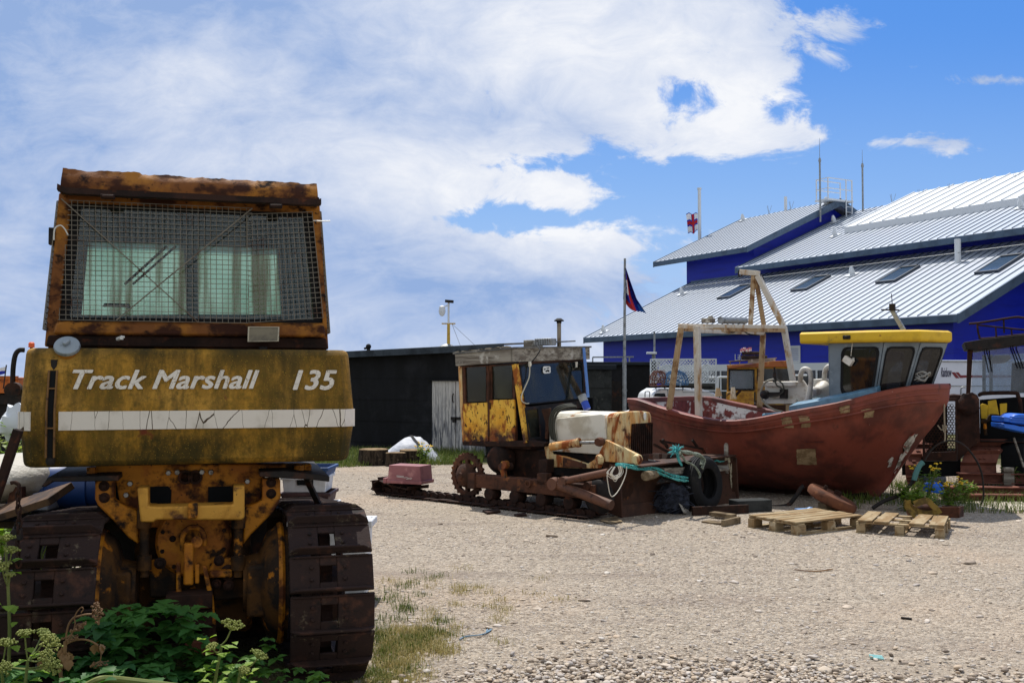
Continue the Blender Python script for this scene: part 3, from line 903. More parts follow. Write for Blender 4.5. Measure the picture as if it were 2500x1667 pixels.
def ensign(u_, v_):
    if u_ < 0.40:
        if 0.36 < v_ < 0.70:
            r_ = math.hypot((u_ - 0.24) * 1.5, (v_ - 0.53))
            return 1 if 0.05 < r_ < 0.085 or (abs(u_ - 0.24) < 0.02 and r_ < 0.13) else 2
        if v_ > 0.70: return 1
        return 1 if v_ > 0.14 else 0
    if u_ < 0.58: return 0
    if v_ < 0.17 and u_ > 0.72: return 3
    return 1
flag(en_fn, 40, 40, ensign, [M['red_cloth'], M['navy_cloth'], M['white_cloth'], M['sky_cloth']], np_)

# ================================================================== BLACK SHED AND HUTS
M['tarred'] = mk('tarred_boards', (17, 18, 22), 0.72, 0, [((9, 10, 13), 3.0, 0.4, 0.6, {'stretch': (1, 1, 0.3)}), ((96, 92, 86), 11.0, 0.72, 0.78, {'stretch': (1, 1, 0.5)}), ((38, 38, 42), 1.4, 0.5, 0.75)], bump=(12, 0.006), spec=0.25)
M['felt'] = mk('roof_felt', (122, 120, 116), 0.9, 0, [((92, 92, 92), 3, 0.45, 0.6), ((150, 146, 138), 8, 0.55, 0.7)], bump=(50, 0.004), spec=0.2)
M['shed_fascia'] = mk('shed_fascia', (64, 72, 80), 0.8, 0, [((44, 50, 56), 3, 0.45, 0.65)], spec=0.2)
M['old_white_wood'] = mk('old_white_wood', (196, 192, 186), 0.8, 0, [((128, 128, 132), 9, 0.42, 0.58, {'stretch': (2.2, 1, 0.16), 'mask': (2, 2.0, 0.2)}), ((88, 90, 96), 14, 0.50, 0.62, {'stretch': (2.2, 1, 0.2), 'mask': (2, 1.9, 0.5)}), ((70, 66, 62), 22, 0.60, 0.7, {'stretch': (2, 1, 0.15)})], bump=(30, 0.004), spec=0.2)
sl_, sr_ = at(775, 1100, 24.5), at(1228, 1100, 21.6)
SF = Frame(sr_.x, sr_.y, math.atan2(sr_.y - sl_.y, sr_.x - sl_.x))
L_ = math.hypot(sr_.x - sl_.x, sr_.y - sl_.y)
shed = framed('shed', 'long black tarred shed with pale felt roof and a white plank door', 'shed', SF)
zl, zr = 2.32, 2.46
b = MB()
b.prism([(-L_, 0, 0), (0, 0, 0), (0, 0, zr - 0.1), (-L_, 0, zl - 0.1)], (0, 2.9, 0))
for i in range(18):      # board laps
    z_ = 0.1 + i * 0.125
    if z_ < 2.15 and i % 4 == 1:
        b.bar((-L_, -0.006, z_), (-0.002, -0.006, z_), 0.016, 0.012)
b.build('wall', M['tarred'], shed, smooth=False)
b = MB()
b.prism([(-L_ - 0.1, -0.22, zl - 0.02), (0.15, -0.22, zr - 0.02), (0.15, 3.0, zr + 0.14), (-L_ - 0.1, 3.0, zl + 0.14)], (0, 0, 0.03))
b.build('roof', M['felt'], shed, smooth=False)
b = MB()
b.prism([(-L_ - 0.12, -0.25, zl - 0.14), (0.17, -0.25, zr - 0.14), (0.17, -0.25, zr + 0.0), (-L_ - 0.12, -0.25, zl + 0.0)], (0, 0.028, 0))
b.build('fascia_board', M['shed_fascia'], shed, smooth=False)
d0, d1, d2 = SF.loc(1056, 930, 1, -0.03), SF.loc(1113, 1106, 1, -0.03), SF.loc(1185, 1106, 1, -0.03)
dtop = d0.z
def plank_door(x0, x1, z0, z1):
    b = MB()
    n = max(4, int((x1 - x0) / 0.085))
    for i in range(n):
        a = x0 + (x1 - x0) * i / n; c = x0 + (x1 - x0) * (i + 1) / n
        b.bb((a + 0.003, -0.045, z0 + rng.uniform(0, 0.03)), (c - 0.003, -0.002, z1))
    b.bb((x0, -0.03, z0 + 0.06), (x1, -0.004, z1 - 0.01))
    return b.build('door', M['old_white_wood'], shed, smooth=False)
dr = plank_door(d0.x, d1.x - 0.01, 0.03, dtop)
b = MB(); b.tube(spl([(d1.x - 0.06, -0.05, 1.18), (d1.x - 0.05, -0.09, 1.24), (d1.x - 0.05, -0.09, 1.32), (d1.x - 0.06, -0.05, 1.38)], 4), 0.012, 6); b.build('handle', M['dark_metal'], dr)
b = MB(); b.bb((d1.x - 0.12, -0.07, 0.80), (d1.x + 0.25, -0.046, 0.86)); b.bb((d1.x - 0.05, -0.10, 0.74), (d1.x + 0.02, -0.071, 0.86)); b.build('latch', M['dark_metal'], dr, bevel=0.005)
plank_door(d1.x + 0.01, d2.x, 0.03, dtop)
b = MB(); b.bb((d0.x - 0.14, -0.10, dtop + 0.005), (d2.x, -0.003, dtop + 0.04)); b.build('lintel', M['tarred'], shed, smooth=False)
# small finial cowl on the shed roof
q = SF.loc(840 + 292 / 4.9, 820 + 140 / 4.9, 1, 2.4)
b = MB(); b.cyl((q.x, 2.4, q.z - 0.25), (q.x, 2.4, q.z), 0.05, n=8); b.blob((q.x, 2.4, q.z + 0.03), 0.075, 10, 6, 0); b.cyl((q.x - 0.14, 2.4, q.z - 0.02), (q.x, 2.4, q.z + 0.0), 0.03, n=6); b.build('vent_cowl', M['black'], shed)

# camera mast
M['yellow_post'] = mk('yellow_post', (196, 158, 52), 0.6, 0, [((120, 84, 40), 9, 0.55, 0.7)])
cm = at(1095, 842, 24.6)
mast = thing('camera_mast', 'yellow and white mast with two security cameras on the shed roof', 'mast', (cm.x, cm.y, cm.z - 0.12))
zt = at(1096, 738, 24.6).z - mast.location.z; zc = at(1096, 790, 24.6).z - mast.location.z
b = MB(); b.blob((-0.05, 0, 0.03), (0.22, 0.2, 0.12), 9, 5, 0.3); b.build('base', M['galv'], mast)
b = MB(); b.cyl((0, 0, 0), (0, 0, zc), 0.042, 0.036, n=10); b.bar((-0.17, 0, zc), (0.17, 0, zc), 0.03, 0.03); b.build('post', M['yellow_post'], mast)
b = MB(); b.cyl((0, 0, zc), (0.0, 0, zt), 0.026, n=8); b.bar((-0.16, 0, zt - 0.13), (0.02, 0, zt - 0.06), 0.03, 0.03); b.build('upper_post', M['offwhite'], mast)
b = MB(); b.bar((-0.08, -0.02, zt + 0.03), (0.12, -0.06, zt + 0.01), 0.09, 0.07); b.build('camera', M['dark_metal'], mast, bevel=0.008)
b = MB(); b.lathe([(0.02, 0.16), (0.07, 0.13), (0.085, 0.03), (0.08, -0.02), (0.05, -0.09), (0.0, -0.11)], (-0.16, -0.02, zt - 0.24), n=12); b.build('dome_camera', M['offwhite'], mast)
b = MB()
for s_ in ((0.75, 0.4), (0.32, 0.1)):
    b.tube([(0.08, 0, zc), (s_[0], s_[1], 0.02)], 0.005, 4)
b.build('guy_wire', M['galv'], mast)

# low huts behind the second tractor
M['block'] = mk('grey_block', (58, 60, 60), 0.9, 0, [((40, 42, 42), 3, 0.45, 0.65), ((80, 80, 76), 8, 0.58, 0.72)], bump=(25, 0.006), spec=0.2)
M['slate'] = mk('dark_slate', (40, 46, 52), 0.8, 0, [((30, 34, 40), 2, 0.45, 0.65)], spec=0.2)
h1 = at(1429, 985, 25.0); h2 = at(1498, 985, 25.0)
hut = thing('hut', 'small grey concrete block hut behind the white bonnet, lower than its neighbour', 'hut', (h1.x - 0.9, 25.0, 0))
w_ = h2.x - h1.x + 0.9; zh = at(1460, 893, 25).z
b = MB(); b.bb((0, 0, 0), (w_ - 0.05, 2.5, zh - 0.1)); b.build('wall', M['block'], hut, smooth=False)
b = MB(); b.bb((-0.1, -0.12, zh - 0.097), (w_ + 0.06, 2.6, zh + 0.03)); b.build('roof', M['slate'], hut, bevel=0.01)
b = MB(); b.bb((0.9, -0.03, zh - 0.55), (w_ - 0.05, -0.003, zh - 0.13)); b.build('fascia_board', M['block'], hut, smooth=False)
h3 = at(1497, 985, 27.0); h4 = at(1604, 985, 27.0)
hut = thing('hut', 'flat roofed black hut with a dark door beside the slim flagpole', 'hut', (h3.x - 1.2, 27.0, 0))
w_ = h4.x - h3.x + 1.2; zh = at(1550, 886, 27).z
b = MB(); b.bb((0, 0, 0), (w_, 3, zh - 0.06)); b.build('wall', M['tarred'], hut, smooth=False)
b = MB(); b.bb((-0.08, -0.1, zh - 0.055), (w_ + 0.08, 3.1, zh + 0.03)); b.build('roof', M['slate'], hut, bevel=0.01)
xd = at(1505, 900, 27).x - h3.x
b = MB(); b.bb((1.2 - 0.12, -0.05, 0), (1.2 + 0.22, -0.003, at(1500, 930, 27).z)); b.build('door', M['dark_metal'], hut, smooth=False)
b = MB()
ra, rb = at(1447, 872, 28), at(1547, 871, 28)
b.bar((ra.x, 28, ra.z), (rb.x, 28, rb.z), 0.04, 0.04)
for xx in (ra.x, rb.x - 0.12): b.bar((xx, 28, 1.6), (xx, 28, ra.z), 0.035, 0.035)
tag(b.build('handrail', M['galv'], smooth=False), 'thin white handrail above the flat roofed black hut', 'railing')
lm = at(1598, 885, 28)
lamp = thing('lamp_post', 'thin post with a white box lamp above the black hut roof', 'lamp', (lm.x, 28, 0))
b = MB(); b.cyl((0, 0, 0), (0, 0, at(1598, 810, 28).z), 0.028, n=8); b.cyl((-0.05, 0, 0), (-0.05, 0, at(1598, 862, 28).z), 0.025, n=8); b.build('pole', M['galv'], lamp)
zl_ = at(1590, 862, 28).z; b = MB(); b.box((-0.09, -0.06, zl_), (0.28, 0.14, 0.06)); b.build('lamp_head', M['offwhite'], lamp, bevel=0.01)
fl_ = at(1365, 850, 24.0)
flue = thing('flue_pipe', 'tall flue pipe with a black cone cowl behind the rusty cab roof', 'flue', (fl_.x, 24.0, 0))
zt = at(1365, 783, 24).z
b = MB(); b.cyl((0, 0, 0), (0, 0, zt - 0.02), 0.05, n=12); b.build('pipe', mk('flue_steel', (150, 138, 120), 0.5, 0.4, [((110, 90, 70), 6, 0.5, 0.7)]), flue)
b = MB(); b.lathe([(0.06, -0.06), (0.06, -0.02), (0.12, -0.01), (0.12, 0.01), (0.05, 0.06)], (0, 0, zt), n=14); b.build('cowl', M['black'], flue)
# ================================================================== YELLOW CRAWLER TRACTOR (foreground, seen from behind)
M['tank_paint'] = mk('tank_paint', (200, 144, 34), 0.55, 0, [
    ((212, 158, 60), 2.2, 0.45, 0.65),
    ((66, 54, 16), 2.0, 0.36, 0.66, {'stretch': (1.2, 1, 0.35), 'amt': 0.85, 'detail': 9, 'nr': 0.7, 'rough': 0.9, 'seed': 2.2}),
    ((96, 80, 22), 30, 0.42, 0.66, {'amt': 0.6, 'rough': 0.9, 'nr': 0.75}),
    ((46, 42, 16), 3.2, 0.40, 0.68, {'stretch': (1.6, 1, 0.2), 'amt': 0.8, 'detail': 9, 'nr': 0.7, 'rough': 0.9, 'seed': 8.0}),
    ((44, 42, 16), 4.5, 0.36, 0.56, {'stretch': (1.0, 1, 0.5), 'mask': (2, 1.50, 1.36), 'soft': (3.0, 0.22), 'amt': 0.85, 'rough': 0.95, 'detail': 9, 'nr': 0.7}),
    ((50, 44, 18), 3.0, 0.34, 0.60, {'stretch': (1.5, 1, 0.3), 'mask': (2, 1.78, 1.92), 'soft': (3.0, 0.2), 'amt': 0.8, 'rough': 0.95}),
    ((206, 164, 52), 75, 0.18, 0.10, {'amt': 0.55, 'vor': 'F1'}),
    ((110, 52, 26), 5.0, 0.66, 0.74, {'seed': 12.0}),
    ((60, 30, 20), 30, 0.70, 0.76, {'seed': 17.0})], bump=(60, 0.0012), spec=0.35)
M['cab_paint'] = mk('cab_paint', (166, 108, 32), 0.6, 0, [
    ((124, 74, 28), 5, 0.40, 0.58, {'stretch': (1, 1, 0.8)}),
    ((62, 34, 22), 4.2, 0.46, 0.60, {'rough': 0.9, 'stretch': (1, 1, 1.6)}),
    ((36, 22, 18), 8.0, 0.56, 0.68, {'rough': 0.9}), ((40, 24, 18), 30, 0.62, 0.70, {'rough': 0.9})], bump=(50, 0.002), spec=0.3)
M['chassis_yellow'] = mk('chassis_yellow', (190, 122, 26), 0.6, 0, [
    ((168, 100, 26), 5, 0.45, 0.62), ((84, 46, 24), 6, 0.48, 0.62, {'rough': 0.9}), ((42, 28, 20), 9, 0.52, 0.66, {'rough': 0.9}), ((48, 28, 20), 34, 0.63, 0.70)], bump=(50, 0.0025), spec=0.3)
M['housing'] = mk('grimy_housing', (88, 58, 26), 0.8, 0, [
    ((44, 32, 22), 4, 0.40, 0.60), ((30, 24, 20), 9, 0.5, 0.65), ((186, 116, 30), 6, 0.60, 0.67)], bump=(30, 0.006), spec=0.25)
M['track_rust'] = mk('track_rust', (46, 31, 26), 0.85, 0, [
    ((44, 30, 26), 5, 0.42, 0.6), ((78, 50, 38), 7, 0.54, 0.7), ((112, 100, 80), 5, 0.56, 0.64, {'amt': 0.7, 'detail': 12, 'nr': 0.75}), ((28, 22, 20), 16, 0.58, 0.7)], bump=(40, 0.004), spec=0.3, coord='World')
def mk_cracked(name, base, crack, sc, gap, st=(1, 1, 1)):
    m = mk(name, base, 0.6, 0, [((176, 166, 150), 6, 0.5, 0.75, {'amt': 0.6})], spec=0.3)
    t = m.node_tree; N = NT(t)
    p = next(n for n in t.nodes if n.type == 'BSDF_PRINCIPLED')
    src = p.inputs['Base Color'].links[0].from_socket
    vec = N.node('ShaderNodeTexCoord').outputs['Object']
    wv = N.vm('ADD', N.vm('MULTIPLY', vec, st), N.comb(N.m('MULTIPLY', N.noise(vec, 14, 2), 0.016), 0.0, N.m('MULTIPLY', N.noise(N.vm('ADD', vec, (4, 4, 4)), 14, 2), 0.012)))
    e = N.vor(wv, sc, 'DISTANCE_TO_EDGE')
    N.put(p.inputs['Base Color'], N.mix(N.ramp(e, gap * 0.5, gap), lin(crack), src))
    return m
M['cracked_white'] = mk_cracked('cracked_white', (226, 218, 206), (70, 54, 36), 8.0, 0.010, (1.25, 1, 0.28))
M['letter_white'] = mk_cracked('letter_white', (222, 214, 200), (124, 104, 66), 18.0, 0.014)
M['cab_glass'] = mk_glass('cab_glass', (0.80, 0.90, 0.88), 0.95, 0.04, [((150, 160, 130), 3.0, 0.40, 0.75, 0.05, (1, 1, 0.3), 0.5)])
def mk_milky(name):
    m = bpy.data.materials.new(name); m.use_nodes = True
    t = m.node_tree; t.nodes.clear(); N = NT(t)
    vec = N.node('ShaderNodeTexCoord').outputs['Object']
    c = N.mix(N.ramp(N.noise(vec, 1.6, 5), 0.3, 0.7), lin((202, 216, 206)), lin((168, 190, 176)))
    st = N.ramp(N.noise(N.vm('MULTIPLY', vec, (5.0, 1, 0.25)), 1.6, 5), 0.47, 0.60)
    low = N.ramp(N.m('ADD', N.xyz(vec)[2], N.m('MULTIPLY', N.noise(N.vm('MULTIPLY', vec, (7, 1, 1)), 1.0, 4), 0.5)), 2.62, 2.15)
    c = N.mix(N.m('MULTIPLY', st, 0.85), c, lin((112, 96, 44)))
    c = N.mix(N.m('MULTIPLY', low, 0.6), c, lin((120, 128, 88)))
    a = N.node('ShaderNodeBsdfTranslucent', {'Color': c}); b_ = N.node('ShaderNodeBsdfTransparent', {'Color': (0.7, 0.8, 0.78)})
    o = N.node('ShaderNodeMixShader', {0: 0.16, 1: a.outputs[0], 2: b_.outputs[0]})
    N.node('ShaderNodeOutputMaterial', {'Surface': o.outputs[0]})
    return m
M['milky_glass'] = mk_milky('grimy_glass')
M['wire'] = mk('guard_wire', (122, 116, 104), 0.7, 0.1, [((86, 60, 44), 8, 0.5, 0.7)])
M['pitch'] = mk('cab_lining', (16, 18, 20), 0.8, spec=0.2)
M['lens'] = mk('lamp_lens', (120, 112, 90), 0.25, 0, [((80, 74, 60), 14, 0.4, 0.7)], spec=0.6)

TF = Frame(-1.832, 5.6, R(16))
TR = framed('crawler_tractor', 'big weathered yellow crawler tractor seen from behind with caged rear window', 'tractor', TF)
Z1 = lambda a, c: (a / 2.0367, 380 + c / 2.0367)
Z2 = lambda a, c: (a / 2.352, 1050 + c / 2.352)
T1 = lambda a, c, y_: TF.loc(*Z1(a, c), 1, y_)
T2 = lambda a, c, y_: TF.loc(*Z2(a, c), 1, y_)

# ---- fuel tank: bulges at the stripe
def tank_y(z_):
    if z_ > zs1: return 0.10 * (z_ - zs1) / (ztop - zs1)
    if z_ < zs0: return 0.05 * (zs0 - z_) / (zs0 - zbot)
    return 0.0
a_, b_ = T1(118, 952, 0.10), T1(1738, 968, 0.10); ztop = (a_.z + b_.z) / 2; xt = (a_.x, b_.x)
a_, b_ = T1(84, 1268, 0.0), T1(1766, 1272, 0.0); zs1 = (a_.z + b_.z) / 2; xs1 = (a_.x, b_.x)
a_, b_ = T1(86, 1356, 0.0), T1(1764, 1350, 0.0); zs0 = (a_.z + b_.z) / 2; xs0 = (a_.x, b_.x)
a_, b_ = T1(103, 1545, 0.05), T1(1738, 1527, 0.05); zbot = (a_.z + b_.z) / 2; xb = (a_.x, b_.x)
rings = []
for z_, (x0, x1), y0 in ((zbot, xb, 0.05), (zs0, xs0, 0.0), (zs1, xs1, 0.0), (ztop, xt, 0.10)):
    rings.append([(x0 + 0.0, y0 + 0.05, z_), (x0 + 0.06, y0, z_), (x1 - 0.06, y0, z_), (x1, y0 + 0.05, z_), (x1, 0.66, z_), (x0, 0.66, z_)])
b = MB(); b.loft(rings)
tank = b.build('fuel_tank', M['tank_paint'], TR, bevel=0.035, seg=3, sharp=30)
# white band
p0, p1 = T1(292, 1300, 0).x, xs1[1] - 0.062
b = MB()
b.bb((p0, -0.006, zs0 - 0.004), (p1, 0.004, zs1 + 0.004))
b.prism([(p1, -0.006, zs0 - 0.004), (p1, -0.006, zs1 + 0.004), (xs1[1] + 0.004, 0.048, zs1 + 0.004), (xs1[1] + 0.004, 0.048, zs0 - 0.004)], (-0.008, 0.008, 0))
b.build('white_band', M['cracked_white'], tank, smooth=False)
b = MB(); q_ = xs1[0] + 0.062; b.bb((q_, -0.006, zs0 - 0.004), (T1(146, 1300, 0).x, 0.004, zs1 + 0.004)); b.prism([(q_, -0.006, zs0 - 0.004), (q_, -0.006, zs1 + 0.004), (xs1[0] - 0.004, 0.048, zs1 + 0.004), (xs1[0] - 0.004, 0.048, zs0 - 0.004)], (0.008, 0.008, 0)); b.build('white_band', M['cracked_white'], tank, smooth=False)
def on_panel(a, c):
    y_ = 0.05
    for _ in range(4):
        q = T1(a, c, y_); y_ = tank_y(q.z)
    return Vector((q.x, y_ - 0.003, q.z))
up_ = Vector((0, 0.10, ztop - zs1))
l0, l1 = on_panel(356, 1160), on_panel(1290, 1163)
lettering('Track Marshall', M['letter_white'], tank, l0, (1, 0, 0), up_, (l1.x - l0.x), (on_panel(356, 1067) - l0).length, shear=0.32, bold=0.028, space=1.02)
l0, l1 = on_panel(1455, 1163), on_panel(1678, 1163)
lettering('135', M['letter_white'], tank, l0, (1, 0, 0), up_, (l1.x - l0.x), (on_panel(1455, 1068) - l0).length, shear=0.3, bold=0.030, space=1.04)
# sight gauge
g0, g1 = T1(232, 1502, -0.01), T1(276, 1068, 0.02)
b = MB(); b.prism([(g0.x, 0.035, g0.z), (g0.x, -0.012, g0.z), (g0.x, -0.012, zs1), (g0.x, 0.05, g1.z), (g0.x, 0.12, g1.z)], (g1.x - g0.x, 0, 0)); gauge = b.build('sight_gauge', M['pitch'], tank, smooth=False)
b = MB()
for xx in (g0.x - 0.004, g1.x + 0.004):
    b.tube([(xx, -0.012, g0.z), (xx, -0.02, zs1), (xx, 0.045, g1.z)], 0.006, 6)
for zz_ in (g0.z + 0.16, zs1 + 0.13):
    b.bb((g0.x - 0.004, tank_y(zz_) - 0.025, zz_ - 0.004), (g1.x + 0.004, tank_y(zz_) - 0.015, zz_ + 0.004))
b.build('gauge_guard', mk('brass_rail', (120, 84, 40), 0.6, 0.2, [((60, 40, 24), 20, 0.5, 0.7)]), gauge)
b = MB(); b.lathe([(0.018, -0.02), (0.026, 0.0), (0.018, 0.03)], ((g0.x + g1.x) / 2, 0.01, g0.z - 0.02), n=10); b.lathe([(0.02, 0), (0.02, 0.06)], ((g0.x + g1.x) / 2, 0.085, g1.z), n=8); b.build('gauge_fitting', M['dark_metal'], gauge)
# filler cap
q = T1(333, 944, 0.10)
b = MB(); b.lathe([(0.075, -0.06), (0.066, -0.02)], q, (0, -0.75, 0.66), 20)
fc = b.build('filler_neck', M['cab_paint'], tank)
b = MB(); b.lathe([(0.068, -0.018), (0.070, -0.010), (0.066, 0.006), (0.03, 0.012), (0.0, 0.013)], q, (0, -0.75, 0.66), 28)
b.M = Matrix.Translation(q) @ Vector((0, -0.75, 0.66)).to_track_quat('Z', 'Y').to_matrix().to_4x4() @ Matrix.Rotation(0.9, 4, 'Z')
b.box((0, 0.0, 0.026), (0.042, 0.020, 0.022))
b.build('filler_cap', mk('alloy_cap', (150, 160, 166), 0.5, 0.25, [((104, 112, 116), 14, 0.5, 0.7)]), tank, bevel=0.003)
# grab rail at the left end
b = MB(); pts = [T1(a, c, 0.4) for a, c in ((122, 966), (95, 968), (76, 992), (66, 1050), (63, 1120), (62, 1205))]
b.tube(spl(pts, 5), 0.014, 8); b.lathe([(0.045, -0.04), (0.045, 0.05)], T1(70, 1165, 0.4), (0, -1, 0), 12); b.build('grab_rail', M['dark_metal'], tank)

# ---- cab
YC = 0.42
C1 = lambda a, c, dy=0.0: T1(a, c, YC + dy)
cab = MB()
outer = [C1(220, 950), C1(292, 185), C1(1590, 240), C1(1634, 964)]
inner = [C1(290, 822), C1(352, 232), C1(1553, 284), C1(1606, 832)]
cab.ring(outer, inner, (0, 0.09, 0))
cabo = cab.build('cab', M['cab_paint'], TR, bevel=0.012)
xl0, xr0, zb0 = outer[0].x, outer[3].x, outer[0].z
xl1, xr1, zt1 = outer[1].x, outer[2].x, (outer[1].z + outer[2].z) / 2
DEP = 0.92
# inner lining, posts, side frames, roof and front wall
b = MB()
for sgn, xa, xb_ in ((-1, xl0, xl1), (1, xr0, xr1)):
    zt_ = outer[1].z if sgn < 0 else outer[2].z
    for y_, w in ((YC + 0.10, 0.05), (YC + 0.7, 0.07), (YC + DEP - 0.04, 0.03)):
        b.bar((xa - sgn * 0.035, y_, zb0), (xb_ - sgn * 0.035, y_, zt_), w, 0.06, up=(sgn, 0, 0))
    b.bar((xa - sgn * 0.03, YC + 0.1, zb0 + 0.05), (xa - sgn * 0.03, YC + DEP, zb0 + 0.05), 0.05, 0.12)
    b.bar((xb_ - sgn * 0.03, YC + 0.1, zt_ - 0.06), (xb_ - sgn * 0.03, YC + DEP, zt_ - 0.06), 0.05, 0.14)
b.build('cab_frame', M['pitch'], cabo, smooth=False)
yf = YC + DEP
def F1(a, c): return T1(a, c, yf)
# front wall with two grimy panes
b = MB()
fo = [Vector((xl0 + 0.02, yf, zb0)), Vector((xl1 + 0.02, yf, outer[1].z + 0.06)), Vector((xr1 - 0.02, yf, outer[2].z + 0.06)), Vector((xr0 - 0.02, yf, zb0))]
w1 = [F1(346, 795), F1(382, 426), F1(915, 440), F1(930, 790)]
w2 = [F1(985, 790), F1(980, 448), F1(1380, 460), F1(1400, 790)]
def quadfill(b, o4, ws):
    """wall between an outer quad and two windows side by side"""
    a, b2, c, d_ = ws[0]; e, f_, g_, h_ = ws[1]
    b.prism([o4[0], a, b2, o4[1]], (0, 0.05, 0))
    b.prism([o4[1], b2, c, f_, g_, o4[2]], (0, 0.05, 0))
    b.prism([o4[2], g_, h_, o4[3]], (0, 0.05, 0))
    b.prism([o4[3], h_, e, d_, a, o4[0]], (0, 0.05, 0))
    b.prism([d_, e, f_, c], (0, 0.05, 0))
quadfill(b, fo, (w1, w2))
b.build('front_wall', mk('front_pillar', (70, 84, 96), 0.7), cabo, smooth=False)
for w in (w1, w2):
    b = MB(); cen = sum(w, Vector()) / 4
    b.prism([p + (p - cen) * 0.004 + Vector((0, 0.02, 0)) for p in w], (0, 0.006, 0)); b.build('front_window', M['milky_glass'], cabo, smooth=False)
# right side window (seen as a pale sliver) and left one
for sgn in (1, -1):
    xa, xb_ = (xr0, xr1) if sgn > 0 else (xl0, xl1)
    zt_ = outer[2].z if sgn > 0 else outer[1].z
    b = MB(); b.prism([(xa - sgn * 0.03, YC + 0.16, zb0 + 0.12), (xb_ - sgn * 0.03 , YC + 0.16, zt_ - 0.14), (xb_ - sgn * 0.03, yf - 0.12, zt_ - 0.14), (xa - sgn * 0.03, yf - 0.12, zb0 + 0.12)], (-sgn * 0.006, 0, 0))
    b.build('side_window', M['milky_glass'] if sgn > 0 else M['dark_glass'], cabo, smooth=False)
b = MB(); b.prism([(xl1, YC + 0.05, outer[1].z + 0.0), (xr1, YC + 0.05, outer[2].z + 0.0), (xr1 - 0.02, yf + 0.05, outer[2].z), (xl1 + 0.02, yf + 0.05, outer[1].z)], (0, 0, 0.05)); b.build('roof', M['rust_dark'], cabo, smooth=False)
# seat back, steering column, levers seen through the glass
b = MB(); b.box((T1(700, 760, 1.0).x, 1.15, zb0 + 0.02), (0.5, 0.5, 0.14)); b.tube([T1(518, 752, 0.7), T1(520, 742, 0.7), T1(640, 746, 0.7), T1(642, 758, 0.7)], 0.012, 6); b.build('seat', M['pitch'], cabo, bevel=0.03)
b = MB(); b.tube([T1(620, 640, 1.3), T1(830, 450, 1.3)], 0.009, 6); b.tube([T1(660, 640, 1.35), T1(875, 450, 1.35)], 0.008, 6); b.build('wiper_arm', M['dark_metal'], cabo)
b = MB(); b.tube([T1(1428, 425, 1.5), T1(1444, 780, 1.5)], 0.014, 8); b.build('grab_bar', M['white'], cabo)
# rear glass
b = MB(); b.prism([p + Vector((0, 0.05, 0)) for p in inner], (0, 0.008, 0)); b.build('rear_window', M['cab_glass'], cabo, smooth=False)
# rubber seal round the glass
b = MB(); cen = sum(inner, Vector()) / 4
inn2 = [p + (cen - p).normalized() * 0.055 for p in inner]
b.ring([p + Vector((0, 0.035, 0)) for p in inner], [p + Vector((0, 0.035, 0)) for p in inn2], (0, 0.012, 0)); b.build('window_seal', M['black'], cabo, smooth=False)
# sill beam and dark lower strip
b = MB(); b.prism([C1(278, 826, -0.06), C1(1612, 838, -0.06), C1(1620, 903, -0.06), C1(262, 888, -0.06)], (0, 0.055, 0)); b.build('sill', M['cab_paint'], cabo, bevel=0.015)
b = MB(); b.prism([C1(240, 892, -0.03), C1(1622, 908, -0.03), C1(1630, 960, -0.03), C1(226, 945, -0.03)], (0, 0.027, 0)); b.build('lower_strip', M['rust_dark'], cabo, bevel=0.008)
# visor / roof edge, torn along the top
vt0, vt1, vb0, vb1 = T1(312, 72, 0.30), T1(1575, 141, 0.30), T1(300, 186, 0.27), T1(1582, 245, 0.27)
def visor(u_, v_):
    p = vb0.lerp(vb1, u_).lerp(vt0.lerp(vt1, u_), v_)
    n = mnoise.noise(Vector((u_ * 14, 0.3, 0))) * 0.006 + mnoise.noise(Vector((u_ * 60, 1.3, 0))) * 0.006 - 0.025 * max(0, mnoise.noise(Vector((u_ * 9, 7.3, 0))) - 0.25)
    if v_ > 0.98: p = p + Vector((0, 0.0, n + (0.01 if u_ < 0.3 else 0)))
    p = p + Vector((0, -0.025 * math.sin(v_ * math.pi) + 0.006 * mnoise.noise(Vector((u_ * 6, v_ * 2, 5))), 0))
    return p
b = MB(); b.grid(visor, 90, 8, thick=(0, 0.012, 0)); b.build('roof_visor', M['cab_paint'], cabo)
b = MB(); 
def rooftop(u_, v_):
    p = vt0.lerp(vt1, u_); p = p + Vector((0, 0.012 + v_ * (DEP + 0.2), -0.02 + 0.02 * v_ + 0.01 * mnoise.noise(Vector((u_ * 8, v_ * 5, 2)))))
    return p
b.grid(rooftop, 30, 8, thick=(0, 0, -0.02)); b.build('roof_skin', M['rust_dark'], cabo)
for sgn, p0_, p1_ in ((-1, vb0, vt0), (1, vb1, vt1)):
    b = MB(); b.prism([p0_, p1_, p1_ + Vector((0, DEP + 0.2, 0)), p0_ + Vector((0, DEP + 0.2, 0))], (-sgn * 0.012, 0, 0)); b.build('roof_side', M['cab_paint'], cabo, smooth=False)
lip0, lip1 = T1(282, 168, 0.25), T1(1598, 240, 0.25)
b = MB()
def lip(u_, v_):
    p = T1(300, 186, 0.25).lerp(T1(1582, 246, 0.25), u_) + Vector((0, 0.01 * v_, 0.035 * v_))
    if u_ < 0.02: p = p + (lip0 - T1(300, 186, 0.25)) * (1 - u_ / 0.02)
    if u_ > 0.98: p = p + (lip1 - T1(1582, 246, 0.25)) * ((u_ - 0.98) / 0.02)
    return p
b.grid(lip, 60, 1, thick=(0, 0.05, -0.004)); b.build('visor_lip', M['rust_dark'], cabo)
for a in (536, 1372):
    b = MB(); c0 = 205 if a < 900 else 252
    b.box(T1(a, c0, 0.235), (0.075, 0.05, 0.022)); b.cyl(T1(a - 28, c0, 0.21), T1(a + 28, c0, 0.21), 0.012, n=8); b.build('hinge', M['rust_dark'], cabo, bevel=0.004)
